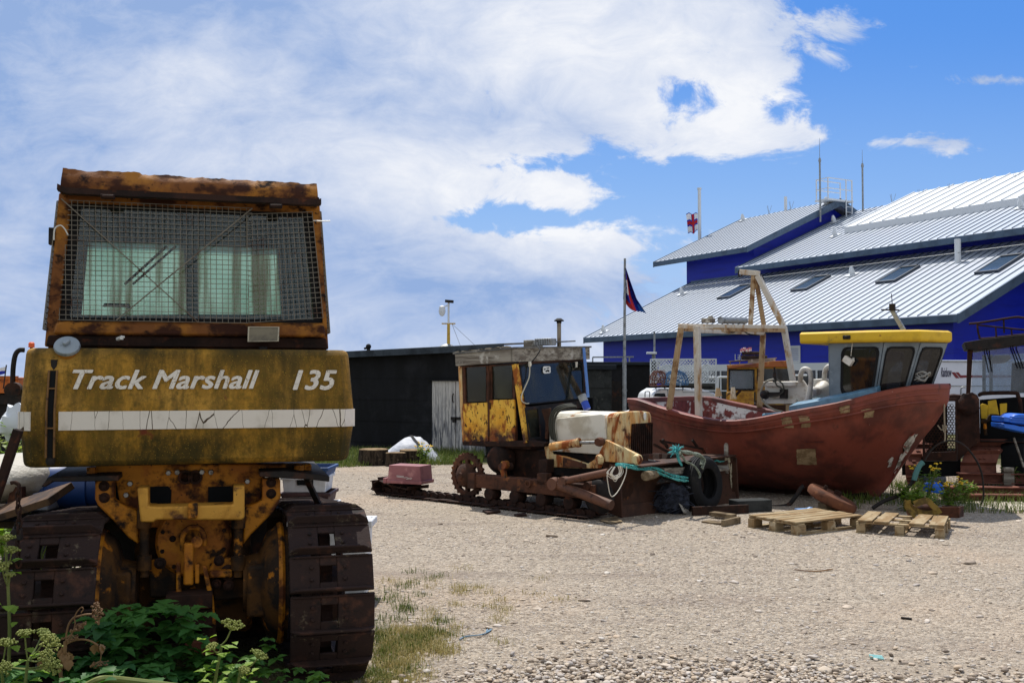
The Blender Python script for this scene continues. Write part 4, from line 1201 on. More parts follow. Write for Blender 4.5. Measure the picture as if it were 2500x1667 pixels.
b = MB(); b.box(C1(258, 402, 0.02), (0.03, 0.05, 0.10)); b.build('door_hinge', M['dark_metal'], cabo, bevel=0.004)
# ---- wire mesh guards
def ln(p, q, c): return p[1] + (q[1] - p[1]) * (c - p[0]) / (q[0] - p[0])
b = MB(); YW = YC - 0.07
WD = 0.0034
xx = 296.0
while xx < 1240:
    yt = 222 + (xx - 345) * 40 / 910
    if xx < 350: yt = max(yt, 815 - (xx - 290) * (593 / 58.0))
    yb = ln((290, 815), (1235, 832), xx)
    jit = rng.normal(0, 1.0)
    b.bar(T1(xx + jit, yt, YW), T1(xx - jit, yb, YW), WD, WD, up=(0, 1, 0)); xx += 30.0
yy_ = 0.0
for i in range(25):
    t = i / 24
    l = (345 - 55 * t, 222 + 593 * t); r_ = (1255 - 20 * t, 262 + 570 * t)
    b.bar(T1(l[0] - 2, l[1] + rng.normal(0, 1), YW - 0.004), T1(r_[0], r_[1], YW - 0.004), WD, WD, up=(0, 1, 0))
gd = b.build('mesh_guard', M['wire'], cabo, smooth=False)
b = MB()
for p, q in (((305, 215), (985, 828)), ((1255, 262), (578, 818))):
    b.bar(T1(*p, YW - 0.013), T1(*q, YW - 0.013), 0.006, 0.014, up=(0, 1, 0))
b.build('brace', M['wire'], gd, smooth=False)
b = MB(); YW2 = YW - 0.02
A, B, C_, D_ = (1228, 292), (1552, 280), (1607, 805), (1238, 830)
def bl(u_, v_):
    return ((A[0] * (1 - u_) + B[0] * u_) * (1 - v_) + (D_[0] * (1 - u_) + C_[0] * u_) * v_, (A[1] * (1 - u_) + B[1] * u_) * (1 - v_) + (D_[1] * (1 - u_) + C_[1] * u_) * v_)
for i in range(14):
    b.bar(T1(*bl(i / 13, 0), YW2), T1(*bl(i / 13, 1), YW2), WD, WD, up=(0, 1, 0))
for i in range(22):
    b.bar(T1(*bl(0, i / 21), YW2 - .004), T1(*bl(1, i / 21), YW2 - .004), WD, WD, up=(0, 1, 0))
b.build('mesh_guard', M['wire'], cabo, smooth=False)
for sgn, xa, xb_ in ((-1, xl0, xl1), (1, xr0, xr1)):      # side guards
    b = MB()
    zt_ = (outer[1].z if sgn < 0 else outer[2].z) - 0.05
    for i in range(24):
        t = i / 23; xx = xa + (xb_ - xa) * t + sgn * 0.004
        b.bar((xx, YC - 0.01, zb0 + 0.1 + (zt_ - zb0 - 0.1) * t), (xx, yf, zb0 + 0.1 + (zt_ - zb0 - 0.1) * t), 0.005, 0.005)
    for i in range(26):
        y_ = YC - 0.005 + (yf - YC) * i / 25
        b.bar((xa + sgn * 0.008, y_, zb0 + 0.1), (xb_ + sgn * 0.008, y_, zt_), 0.005, 0.005, up=(1, 0, 0))
    b.build('side_guard', M['wire'], cabo, smooth=False)
# ---- work lamp, nozzle, ties
b = MB(); l = [T1(1230, 926, 0.22), T1(1233, 850, 0.22), T1(1389, 851, 0.22), T1(1386, 924, 0.22)]
cen = sum(l, Vector()) / 4
b.loft([[cen + (p - cen) * 0.8 + Vector((0, 0.12, 0)) for p in l], [p + Vector((0, 0.04, 0)) for p in l], [p for p in l]])
b.box(cen + Vector((0, 0.06, -0.085)), (0.05, 0.05, 0.03)); wl = b.build('work_lamp', M['dark_metal'], TR, bevel=0.006)
b = MB(); b.ring([p + Vector((0, -0.012, 0)) for p in l], [cen + (p - cen) * 0.9 + Vector((0, -0.012, 0)) for p in l], (0, 0.011, 0)); b.build('lamp_rim', mk('lamp_rim', (180, 172, 150), 0.5, 0.1, [((120, 110, 90), 20, 0.5, 0.7)]), wl, bevel=0.004)
b = MB(); b.prism([cen + (p - cen) * 0.9 + Vector((0, -0.006, 0)) for p in l], (0, 0.005, 0)); b.build('lens', M['lens'], wl, smooth=False)
b = MB(); b.cyl(T1(586, 912, 0.28), T1(606, 904, 0.22), 0.012, n=8); b.cyl(T1(604, 914, 0.22), T1(606, 898, 0.22), 0.010, n=8); b.cyl(T1(604, 904, 0.22), T1(620, 901, 0.22), 0.006, n=6); b.build('washer_nozzle', M['white'], TR)
b = MB(); b.bb(T1(566, 945, 0.30), T1(638, 925, 0.26)); b.build('bracket', M['rust_dark'], TR)
b = MB(); b.tube(spl([T1(a, c, YC - 0.06) for a, c in ((268, 420), (272, 365), (300, 347), (322, 365), (340, 398))], 4), 0.004, 5); b.build('cable_tie', M['white'], TR)
b = MB(); b.tube([T1(a, c, YC - 0.08) for a, c in ((1556, 323), (1600, 326), (1642, 325))], 0.004, 5); b.build('cable_tie', M['white'], TR)

# ---- rear of the chassis
ch = MB()
YP = 0.34
pl = lambda pts, y_, th: [T2(a, c, y_) for a, c in pts]
def plate(name, pts, y_, th, mat, parent=None, bevel=0.01):
    b = MB(); b.prism([T2(a, c, y_) for a, c in pts], (0, th, 0)); return b.build(name, mat, parent or TR, bevel=bevel)
back = plate('rear_plate', [(545, 195), (545, 270), (660, 270), (690, 430), (790, 460), (800, 560), (1400, 560), (1410, 440), (1495, 410), (1500, 270), (1790, 262), (1790, 195)], YP, 0.12, M['chassis_yellow'])
hou = MB(); hou.prism([T2(a, c, YP + 0.10) for a, c in ((770, 500), (1440, 500), (1450, 1160), (760, 1160))], (0, 0.9, 0)); housing = hou.build('gearbox_housing', M['housing'], TR, bevel=0.04)
b = MB(); b.bb(T2(640, 210, 0.66), T2(1480, 330, 1.9)); b.build('frame_rail', M['pitch'], TR, smooth=False)
b = MB(); b.bb(T2(560, 330, 1.1), T2(1500, 1250, 2.0)); b.build('underbody', M['dark_metal'], TR, smooth=False)
# bracket arms with ringed bolts
def bolt(p, r, parent, mat=None, washer=True):
    b = MB()
    if washer: b.lathe([(r * 1.55, 0), (r * 1.55, 0.006), (r * 1.2, 0.009)], p, (0, -1, 0), 16)
    b.lathe([(r, 0.0), (r, 0.02), (r * 0.8, 0.026)], p, (0, -1, 0), 6)
    return b.build('bolt', mat or M['rust_dark'], parent)
armL = plate('bracket_arm', [(545, 275), (655, 275), (655, 400), (700, 425), (790, 462), (795, 655), (735, 615), (645, 515), (600, 470), (560, 430), (545, 395)], 0.22, 0.09, M['chassis_yellow'])
armR = plate('bracket_arm', [(1610, 278), (1505, 278), (1505, 400), (1470, 420), (1405, 440), (1395, 660), (1440, 600), (1500, 540), (1560, 480), (1600, 420), (1612, 385)], 0.22, 0.09, M['chassis_yellow'])
for a, c, par in ((598, 320, armL), (600, 387, armL), (1557, 300, armR), (1557, 363, armR)):
    bolt(T2(a, c, 0.22), 0.019, par)
for a, c in ((748, 305), (726, 370), (1420, 292), (968, 243), (1018, 240), (1160, 238), (1212, 240)):
    bolt(T2(a, c, YP), 0.017, back, M['steel'], washer=False)
b = MB()
for a, c in ((1065, 268), (1122, 268)): b.lathe([(0.042, 0), (0.042, 0.02), (0.028, 0.02), (0.026, 0.0)], T2(a, c, YP), (0, -1, 0), 20)
b.build('boss', M['rust_dark'], back)
# drawbar frame
draw = plate('drawbar_frame', [(787, 332), (850, 330), (850, 436), (905, 440), (1340, 428), (1340, 322), (1405, 320), (1405, 500), (1390, 516), (1300, 516), (900, 514), (880, 528), (806, 528)], 0.06, 0.16, mk('drawbar_paint', (204, 150, 60), 0.6, 0, [((176, 124, 44), 6, 0.45, 0.6), ((84, 50, 26), 8, 0.55, 0.68), ((44, 30, 20), 26, 0.62, 0.7)], bump=(50, 0.002), spec=0.3))
b = MB(); b.prism([T2(a, c, 0.03) for a, c in ((1078, 422), (1136, 418), (1134, 505), (1076, 512))], (0, 0.06, 0)); b.build('pin_block', M['chassis_yellow'], draw, bevel=0.008)
for a0, a1 in ((850, 985), (1195, 1342)):
    b = MB(); b.prism([T2(a0, 325, YP - 0.012), T2(a1 - 20, 322, YP - 0.012), T2(a1, 345, YP - 0.012), T2(a1 - 5, 430, YP - 0.012), T2(a0, 435, YP - 0.012)], (0, 0.011, 0)); b.build('opening', M['pitch'], back, smooth=False)
# hinge pins hanging each side
for a in (828, 1368):
    b = MB(); b.cyl(T2(a, 840, 0.2), T2(a, 470, 0.2), 0.026, n=12); b.lathe([(0.04, 0), (0.04, 0.1), (0.03, 0.12)], T2(a, 560, 0.2), (0, 0, 1), 12); b.lathe([(0.04, 0), (0.04, 0.08)], T2(a, 800, 0.2), (0, 0, 1), 12)
    b.build('hinge_pin', M['housing'], TR)
# round cover with bolts
cc_ = T2(1112, 630, 0.30)
b = MB(); b.lathe([(0.215, -0.20), (0.215, 0.0), (0.20, 0.015), (0.14, 0.018), (0.0, 0.02)], cc_, (0, -1, 0), 40)
cover = b.build('cover_plate', M['chassis_yellow'], housing)
for i in range(10):
    t = 2 * math.pi * i / 10 + 0.3
    bolt(cc_ + Vector((0.18 * math.cos(t), -0.015, 0.18 * math.sin(t))), 0.012, cover, washer=False)
bolt(T2(992, 622, 0.28), 0.012, cover)
# PTO hood, lever plates
b = MB()
pts = [T2(1050, 690, 0.22), T2(1048, 610, 0.22), T2(1075, 568, 0.22), T2(1110, 556, 0.22), T2(1150, 568, 0.22), T2(1172, 610, 0.22), T2(1172, 660, 0.22)]
b.tube(spl(pts, 5), 0.016, 8); b.cyl(T2(1130, 640, 0.30), T2(1130, 640, 0.16), 0.032, n=16); b.build('shaft_guard', M['chassis_yellow'], housing)
plate('lever', [(1056, 648), (1110, 648), (1110, 890), (1052, 890)], 0.12, 0.05, M['chassis_yellow'], housing)
plate('lever', [(1012, 760), (1036, 760), (1042, 950), (1010, 950)], 0.16, 0.03, M['chassis_yellow'], housing, 0.006)
plate('lever', [(1118, 770), (1144, 770), (1144, 880), (1118, 880)], 0.15, 0.03, M['chassis_yellow'], housing, 0.006)
plate('side_plate', [(1160, 780), (1185, 780), (1225, 960), (1240, 1120), (1180, 1120), (1195, 950)], 0.14, 0.03, M['chassis_yellow'], housing, 0.006)
link = plate('link_plate', [(1195, 800), (1240, 740), (1330, 730), (1345, 840), (1200, 850)], 0.24, 0.06, M['chassis_yellow'], housing)
for a, c, r_ in ((1258, 748, 0.02), (1312, 815, 0.03), (1312, 888, 0.02), (920, 762, 0.022), (1242, 880, 0.018)):
    bolt(T2(a, c, 0.23), r_, housing)
plate('link_plate', [(1200, 810), (1330, 800), (1335, 845), (1205, 848)], 0.18, 0.05, M['chassis_yellow'], housing)
plate('lower_plate', [(850, 740), (1010, 740), (1010, 960), (860, 960)], 0.30, 0.06, M['housing'], housing)
plate('lower_plate', [(1220, 860), (1420, 850), (1420, 960), (1230, 980)], 0.30, 0.06, M['housing'], housing)
b = MB(); b.bb(T2(950, 952, 0.05), T2(1222, 985, 0.22)); b.build('draw_bar', M['rust_dark'], housing, bevel=0.006)
b = MB(); b.bb(T2(1000, 1040, 0.1), T2(1222, 1072, 0.3)); b.bb(T2(1160, 1072, 0.15), T2(1240, 1210, 0.3)); b.build('draw_bar', M['rust_dark'], housing, bevel=0.006)
b = MB(); b.prism([T2(a, c, 0.10) for a, c in ((1060, 1215), (1240, 1200), (1250, 1290), (1070, 1300))], (0, 0.25, 0)); b.build('hitch_block', M['rust_red'], housing, bevel=0.01)
# final drives towards each track
for sg, a0, a1 in ((1, 1395, 1640), (-1, 560, 790)):
    x0, x1 = T2(a0, 800, 0.3).x, T2(a1, 800, 0.3).x
    xi, xo = (x0, x1) if sg > 0 else (x1, x0)
    b = MB(); b.lathe([(0.16, 0), (0.18, abs(xo - xi) * 0.35), (0.30, abs(xo - xi) * 0.55), (0.34, abs(xo - xi) * 0.8), (0.34, abs(xo - xi))], (xi, 0.30, 0.52), (sg, 0, 0), 28)
    fd = b.build('final_drive', M['housing'], TR)
    b = MB(); b.lathe([(0.35, 0), (0.36, 0.02), (0.35, 0.035)], (xi + sg * abs(xo - xi) * 0.78, 0.30, 0.52), (sg, 0, 0), 28); b.build('flange', M['chassis_yellow'], fd)
    b = MB(); b.bb((xi + sg * 0.02, 0.10, 0.36), (xi + sg * 0.16, 0.20, 0.66)); b.build('drive_cap', M['housing'], fd, bevel=0.02)
# fenders
for pts in ([(1490, 238), (1640, 232), (1892, 262), (1892, 296), (1800, 285), (1490, 268)], [(235, 325), (275, 270), (680, 258), (680, 292), (300, 296), (262, 326)]):
    b = MB(); b.prism([T2(a, c, 0.12) for a, c in pts], (0, 1.7, 0)); b.build('fender', M['dark_metal'], TR, bevel=0.006)
b = MB(); b.bar(T2(1762, 280, 0.3), T2(1830, 425, 0.5), 0.035, 0.02); b.build('fender_stay', M['dark_metal'], TR)
b = MB(); b.cyl(T2(1715, 240, 0.3), T2(1715, 200, 0.3), 0.03, n=10); b.cyl(T2(527, 245, 0.3), T2(527, 212, 0.3), 0.028, n=10); b.build('drain_plug', M['chassis_yellow'], TR)

# ---- tracks
def shoe_mesh(w, pitch):
    b = MB(); t = 0.016; h = w / 2; p = pitch / 2
    hx0, hx1, hy = -0.066, 0.028, 0.045
    # plate with a square mud hole, slightly turned-up corners; local x across, y along travel, z outward
    for (x0, x1, y0, y1) in ((-h, hx0, -p, p), (hx1, h, -p, p), (hx0, hx1, -p, -hy), (hx0, hx1, hy, p)):
        b.bb((x0, y0, 0), (x1, y1, t))
    b.prism([(-h, -p - 0.004, 0), (-h, -p + 0.012, 0), (-h + 0.01, -p + 0.010, 0.055), (-h + 0.01, -p + 0.0, 0.055)], (0, 0, 0))
    b.v, b.f, b.mi = b.v[:-8], b.f[:-6], b.mi[:-6]
    b.prism([(-h, -p, t), (-h + 0.012, -p, 0.036), (-h + 0.05, -p, 0.062), (h - 0.05, -p, 0.062), (h - 0.012, -p, 0.036), (h, -p, t)], (0, 0.016, 0))
    b.prism([(-h, p - 0.012, t), (-h + 0.03, p - 0.012, 0.026), (h - 0.03, p - 0.012, 0.026), (h, p - 0.012, t)], (0, 0.012, 0))
    for bx in (-0.11, 0.07):
        for by in (-0.03, 0.035):
            b.lathe([(0.013, t), (0.013, t + 0.012)], (bx, by, 0), n=6)
    return b
def track(parent, x_c, w, r, y0, y1, zc, pitch_target, shoe_mat, chain_mat, name='track', shoe_name='track_shoe'):
    per = 2 * (y1 - y0) + 2 * math.pi * r
    dip = lambda y_: 1.0 - 0.24 * max(0.0, y_ - y0) / (y1 - y0)      # the upper run falls towards the front idler
    n = int(round(per / pitch_target)); pitch = per / n
    tr = MB()
    for sx_ in (-0.09, 0.05):
        pts = []
        for i in range(n * 2):
            d_ = i * pitch / 2; q = along(d_, r - 0.045, y0, y1, zc, r)[0]; q.z *= dip(q.y); pts.append(q + Vector((x_c + sx_, 0, 0)))
        tr.tube(pts, 0.04, 6, closed=True, flat=0.5)
    to = tr.build(name, chain_mat, parent)
    sm = None
    for i in range(n):
        p, ang = along(i * pitch + 0.06, r, y0, y1, zc, r); p.z *= dip(p.y)
        if sm is None:
            so_ = shoe_mesh(w, pitch * 0.97).build(shoe_name, shoe_mat, to, bevel=0.004, seg=1); sm = so_
        else:
            so_ = sm.copy(); col.objects.link(so_); so_.parent = to
        so_.location = (x_c + rng.normal(0, 0.003), p.y, p.z); so_.rotation_euler = (ang + rng.normal(0, 0.01), 0, 0)
    return to
def along(d_, rr, y0, y1, zc, r):
    """stadium path in the yz plane; returns point at radius rr and rotation about x so that local z points outward"""
    Ls = y1 - y0; per = 2 * Ls + 2 * math.pi * r; d_ = d_ % per
    if d_ < math.pi * r:                       # rear half circle, bottom -> top
        a = -math.pi / 2 - d_ / r
        return Vector((0, y0 + rr * math.cos(a), zc + rr * math.sin(a))), a - math.pi / 2
    d_ -= math.pi * r
    if d_ < Ls: return Vector((0, y0 + d_, zc + rr)), -2 * math.pi
    d_ -= Ls
    if d_ < math.pi * r:
        a = math.pi / 2 - d_ / r
        return Vector((0, y1 + rr * math.cos(a), zc + rr * math.sin(a))), a - math.pi / 2
    d_ -= math.pi * r
    return Vector((0, y1 - d_, zc - rr)), -math.pi
tx0, tx1 = T2(1668, 850, -0.38).x, T2(2152, 850, -0.38).x
WT = tx1 - tx0
rt = track(TR, (tx0 + tx1) / 2, WT, 0.445, 0.08, 2.35, 0.50, 0.205, M['track_rust'], M['rust_dark'])
lx1 = T2(545, 850, -0.38).x
lt = track(TR, lx1 - WT / 2, WT, 0.445, 0.08, 2.35, 0.50, 0.205, M['track_rust'], M['rust_dark'])
for xc in ((tx0 + tx1) / 2, lx1 - WT / 2):
    b = MB(); prof = []
    n = 13
    for i in range(n * 4):
        rr = 0.38 if i % 4 in (0, 1) else 0.34
        t = 2 * math.pi * i / (n * 4); prof.append((xc - 0.05, 0.08 + rr * math.cos(t), 0.50 + rr * math.sin(t)))
    b.prism(prof, (0.06, 0, 0)); b.lathe([(0.16, -0.12), (0.2, 0.0), (0.16, 0.12)], (xc - 0.02, 0.08, 0.50), (1, 0, 0), 20); b.build('sprocket', M['rust_dark'], TR, smooth=False)
    b = MB(); b.lathe([(0.27, -0.05), (0.29, 0), (0.27, 0.05)], (xc - 0.02, 2.35, 0.38), (1, 0, 0), 24)
    for i in range(5): b.lathe([(0.11, -0.09), (0.11, 0.09)], (xc - 0.02, 0.55 + i * 0.36, 0.22), (1, 0, 0), 14)
    b.bb((xc - 0.08, 0.3, 0.26), (xc + 0.04, 2.2, 0.46)); b.build('track_frame', M['rust_dark'], TR)
# engine bonnet far side (mostly hidden)
b = MB(); b.bb((-0.45, 1.75, 0.9), (0.45, 3.0, 1.75)); b.build('bonnet', M['chassis_yellow'], TR, bevel=0.05)

# ---- rusty pole leaning at the left, chain and padlock
Z7 = lambda a, c: (a / 2.6125, 800 + c / 2.6125)
pa, pb = at(*Z7(118, 648), 5.05), gnd(-95, 1640, 0.0)
pb = Vector((pb.x, 5.0, 0.0)); pb.x = pa.x - (pa.z) * 0.30
b = MB(); b.bar(pa, pb, 0.042, 0.042, up=(0, 1, 0)); 
pole = tag(b.build('steel_pole', M['rust_dark'], bevel=0.006), 'rust brown steel pole leaning beside the left end of the fuel tank', 'pole')
b = MB(); hk = [at(*Z7(a, c), 5.03) for a, c in ((70, 990), (95, 985), (120, 1000), (122, 1016))]
b.tube(spl(hk, 4), 0.010, 7)
prev = at(*Z7(122, 1015), 5.03)
for i in range(12):
    z_ = prev.z - i * 0.0335; c_ = Vector((prev.x - 0.004 * math.sin(i) , prev.y, z_ - 0.012))
    ang = 0 if i % 2 else math.pi / 2
    pts = []
    for k_ in range(12):
        t = 2 * math.pi * k_ / 12
        pts.append(c_ + Vector((math.cos(ang) * 0.013 * math.cos(t), math.sin(ang) * 0.013 * math.cos(t), 0.024 * math.sin(t))))
    b.tube(pts, 0.0055, 6, closed=True)
chain = tag(b.build('chain', M['rust_dark']), 'short rusty chain with a padlock hanging from the leaning steel pole', 'chain')
b = MB(); q = at(*Z7(112, 1318), 5.03); b.box(q, (0.044, 0.022, 0.056)); b.tube(spl([q + Vector((-0.013, 0, 0.025)), q + Vector((-0.013, 0, 0.05)), q + Vector((0, 0, 0.062)), q + Vector((0.013, 0, 0.05)), q + Vector((0.013, 0, 0.025))], 4), 0.005, 6)
b.build('padlock', M['dark_metal'], chain, bevel=0.005)
# ================================================================== WHITE AND YELLOW BULLDOZER (middle)
M['doz_yellow'] = mk('doz_yellow', (236, 186, 70), 0.55, 0, [
    ((222, 160, 44), 4, 0.45, 0.65), ((150, 84, 34), 7, 0.50, 0.62, {'stretch': (1, 1, 0.55), 'rough': 0.9}), ((70, 40, 26), 26, 0.57, 0.64, {'stretch': (1, 1, 0.6), 'rough': 0.9}),
    ((126, 66, 30), 5, 0.38, 0.58, {'mask': (2, 1.12, 0.98), 'soft': (5, 0.3)}), ((62, 36, 26), 7, 0.40, 0.56, {'mask': (2, 1.05, 0.92), 'soft': (6, 0.2)})], bump=(40, 0.003), spec=0.3)
M['doz_cream'] = mk('doz_cream', (214, 192, 142), 0.55, 0, [
    ((206, 150, 84), 4, 0.44, 0.58, {'stretch': (1, 1, 0.35)}), ((142, 76, 34), 5.5, 0.48, 0.60, {'stretch': (1.3, 1.3, 0.3), 'rough': 0.9}), ((72, 42, 28), 9, 0.58, 0.68, {'stretch': (1, 1, 0.6), 'rough': 0.9}), ((110, 60, 34), 34, 0.64, 0.7)], bump=(40, 0.003), spec=0.3)
M['doz_white'] = mk('doz_white', (226, 222, 208), 0.5, 0, [
    ((196, 188, 166), 3.5, 0.45, 0.65), ((170, 120, 76), 6, 0.56, 0.67), ((96, 64, 44), 40, 0.68, 0.74)], bump=(30, 0.002), spec=0.35)
M['old_wood'] = mk('weathered_wood', (158, 152, 140), 0.9, 0, [((112, 104, 94), 5, 0.42, 0.6, {'stretch': (0.25, 1, 3)}), ((66, 58, 50), 14, 0.56, 0.68, {'stretch': (0.18, 1, 3)}), ((188, 184, 174), 6, 0.56, 0.7)], bump=(30, 0.005), spec=0.15)
M['doz_frame'] = mk('doz_rust_frame', (90, 57, 41), 0.85, 0, [((58, 39, 30), 4, 0.42, 0.6), ((128, 80, 48), 6, 0.58, 0.72), ((44, 30, 24), 18, 0.58, 0.7)], bump=(34, 0.005), spec=0.25)
M['blade_rust'] = mk('blade_rust', (76, 50, 38), 0.75, 0, [((58, 40, 32), 2.5, 0.42, 0.6), ((90, 60, 44), 4, 0.55, 0.7), ((44, 32, 28), 20, 0.60, 0.7)], bump=(40, 0.003), spec=0.3)
M['hose'] = mk('hose', (66, 66, 58), 0.7, spec=0.3)
M['win_glass'] = mk_glass('windscreen', (0.44, 0.50, 0.52), 0.85, 0.03, [((140, 140, 120), 4.0, 0.45, 0.8, 0.14, (1, 1, 0.5), 0.4)])
M['dirty_pane'] = mk_glass('dusty_pane', (0.45, 0.5, 0.46), 0.75, 0.12, [((120, 120, 96), 3.0, 0.35, 0.75, 0.35, (1, 1, 0.5), 0.3)])
DF = Frame(-0.13, 14.46, R(-42))
DZ = framed('bulldozer', 'small rusted bulldozer with yellow cab, white bonnet and its track laid out behind', 'bulldozer', DF)
Z3 = lambda a, c: (900 + a / 3.016, 780 + c / 3.016)
D3 = lambda a, c, y_: DF.loc(*Z3(a, c), 1, y_)
DX = lambda a, c, x_: DF.loc(*Z3(a, c), 0, x_)
DG = lambda a, c, z_: DF.loc(*Z3(a, c), 2, z_)
YN = -0.60
def dplate(name, pts, y_, th, mat, parent=None, bevel=0.008):
    b = MB(); b.prism([D3(a, c, y_) for a, c in pts], (0, th, 0)); return b.build(name, mat, parent or DZ, bevel=bevel)
def framepane(b, o4, i4, y_, th):
    b.ring([D3(a, c, y_) for a, c in o4], [D3(a, c, y_) for a, c in i4], (0, th, 0))
# cab side: frame, two panelled doors
b = MB()
framepane(b, [(690, 920), (660, 345), (882, 335), (884, 915)], [(722, 890), (706, 352), (864, 345), (868, 890)], YN, 0.05)
framepane(b, [(886, 912), (884, 335), (1072, 322), (1082, 905)], [(908, 890), (902, 345), (1056, 334), (1062, 890)], YN, 0.05)
cab2 = b.build('cab', M['doz_frame'], DZ, bevel=0.006)
door1 = dplate('door_panel', [(700, 900), (690, 618), (872, 610), (880, 895)], YN - 0.012, 0.03, M['doz_yellow'], cab2, 0.006)
door2 = dplate('door_panel', [(890, 898), (888, 592), (1070, 588), (1078, 892)], YN - 0.018, 0.035, M['doz_yellow'], cab2, 0.006)
for pts in ([(706, 610), (706, 352), (862, 345), (862, 602)], [(902, 585), (902, 345), (1056, 334), (1056, 580)]):
    b = MB(); b.prism([D3(a, c, YN + 0.025) for a, c in pts], (0, 0.006, 0)); b.build('side_window', M['dirty_pane'], cab2, smooth=False)
b = MB(); b.cyl(D3(895, 610, YN - 0.03), D3(893, 660, YN - 0.03), 0.012, n=6); b.cyl(D3(885, 380, YN - 0.02), D3(885, 860, YN - 0.02), 0.014, n=8); b.build('door_post', M['doz_frame'], cab2)
dplate('rear_post', [(672, 640), (658, 345), (682, 345), (700, 900), (690, 900)], YN - 0.012, 0.03, M['doz_cream'], cab2)
dplate('cab_sill', [(690, 925), (690, 900), (1190, 888), (1300, 905), (1290, 935), (1080, 938)], YN - 0.02, 0.1, M['rust_dark'], cab2)
# sloping windscreen plane
cT, cB = D3(1082, 326, YN), D3(1176, 902, YN)
slope = Vector((cB.x - cT.x, 0, cB.z - cT.z)).normalized()
nrm = Vector((0, 1, 0)).cross(slope); nrm = nrm if nrm.x > 0 else -nrm
def WSP(a, c, off=0.0):
    o = DF.I @ Vector((0, 0, CAMH)); r = DF.I.to_3x3() @ ray(*Z3(a, c))
    p0 = cT + nrm * off
    return o + r * ((p0 - o).dot(nrm) / r.dot(nrm))
b = MB(); b.prism([WSP(1076, 326), WSP(1104, 326), WSP(1200, 905), WSP(1164, 905)], -nrm * 0.06); b.build('corner_post', M['doz_yellow'], cab2, bevel=0.006)
glass4 = [WSP(1122, 372), WSP(1128, 346), WSP(1160, 330), WSP(1545, 304), WSP(1574, 322), WSP(1588, 560), WSP(1570, 580), WSP(1180, 618), WSP(1150, 600)]
cenw = sum(glass4, Vector()) / len(glass4)
b = MB(); b.ring([cenw + (p - cenw) * 1.05 for p in glass4], [cenw + (p - cenw) * 0.985 for p in glass4], -nrm * 0.03); wsf = b.build('windscreen_frame', M['black'], cab2, bevel=0.004)
b = MB(); b.prism([cenw + (p - cenw) * 0.99 - nrm * 0.012 for p in glass4], -nrm * 0.006); b.build('windscreen', M['win_glass'], cab2, smooth=False)
st = [WSP(a, c, 0.004) for a, c in ((1284, 350), (1292, 344), (1334, 344), (1340, 352), (1340, 390), (1332, 394), (1296, 398), (1284, 388))]
b = MB(); b.prism(st, -nrm * 0.003); stk = b.build('sticker', M['white'], cab2, smooth=False)
b = MB()
for pts in (((1292, 362), (1304, 358), (1302, 368), (1294, 372)), ((1310, 356), (1330, 352), (1328, 360), (1312, 362)), ((1300, 378), (1318, 368), (1332, 372), (1330, 386), (1316, 382), (1308, 388))):
    b.prism([WSP(a, c, 0.006) for a, c in pts], -nrm * 0.002)
b.build('sticker_print', M['dark_metal'], stk, smooth=False)
# wall around and under the windscreen
b = MB()
b.prism([WSP(a, c, -0.02) for a, c in ((1120, 620), (1180, 640), (1590, 590), (1610, 640), (1420, 680), (1300, 900), (1190, 900))], -nrm * 0.03)
b.build('scuttle', M['dark_metal'], cab2, smooth=False)
b = MB(); b.prism([WSP(a, c, 0.0) for a, c in ((1104, 318), (1580, 292), (1580, 306), (1108, 334))], -nrm * 0.04); b.prism([WSP(a, c, 0.0) for a, c in ((1578, 300), (1604, 298), (1618, 600), (1592, 592))], -nrm * 0.05); b.build('windscreen_header', M['doz_frame'], cab2, smooth=False)
ql = [WSP(a, c, 0.01) for a, c in ((1158, 660), (1250, 650), (1272, 870), (1186, 880))]; cq = sum(ql, Vector()) / 4
b = MB(); b.ring([cq + (p - cq) * 1.12 for p in ql], [cq + (p - cq) * 0.92 for p in ql], -nrm * 0.025); qf = b.build('quarter_frame', M['dark_metal'], cab2, bevel=0.004)
b = MB(); b.prism([cq + (p - cq) * 0.93 - nrm * 0.01 for p in ql], -nrm * 0.005); b.build('quarter_window', M['dirty_pane'], cab2, smooth=False)
b = MB(); b.tube(spl([WSP(a, c, 0.02) for a, c in ((1186, 330), (1182, 420), (1150, 500), (1126, 560), (1130, 600), (1160, 618), (1180, 616))], 5), 0.009, 6); b.build('cable', mk('pale_cable', (196, 188, 164), 0.7), cab2)
b = MB(); b.lathe([(0.02, -0.03), (0.028, 0.0), (0.02, 0.04)], WSP(1186, 330, 0.02), (0, 0, 1), 10); b.lathe([(0.014, -0.04), (0.02, 0.04)], WSP(1530, 332, 0.02), (0, 0, 1), 8); b.build('wiper_motor', M['doz_white'], cab2)
# interior: far side wall, rear wall, seat
xr_, zr_ = D3(690, 900, YN).x, D3(690, 900, YN).z
FY = 0.86
zt_ = cT.z
b = MB(); b.bb((xr_, FY - 0.03, zr_), (cB.x - 0.02, FY, zr_ + 0.62)); b.bb((xr_, FY - 0.03, zr_ + 0.62), (xr_ + 0.12, FY, zt_)); b.bb((xr_, FY - 0.03, zt_ - 0.12), (cT.x, FY, zt_)); b.bb((cT.x - 0.1, FY - 0.03, zr_ + 0.62), (cT.x, FY, zt_ - 0.12)); b.bb((xr_, YN + 0.06, zr_), (xr_ + 0.02, FY - 0.04, zt_)); b.build('cab_wall', M['pitch'], cab2, smooth=False)
b = MB(); b.bb((xr_ + 0.1, -0.2, zr_), (xr_ + 0.6, 0.3, zr_ + 0.4)); b.bb((xr_ + 0.06, -0.2, zr_ + 0.402), (xr_ + 0.2, 0.3, zr_ + 0.85)); b.build('seat', M['pitch'], cab2, bevel=0.04)
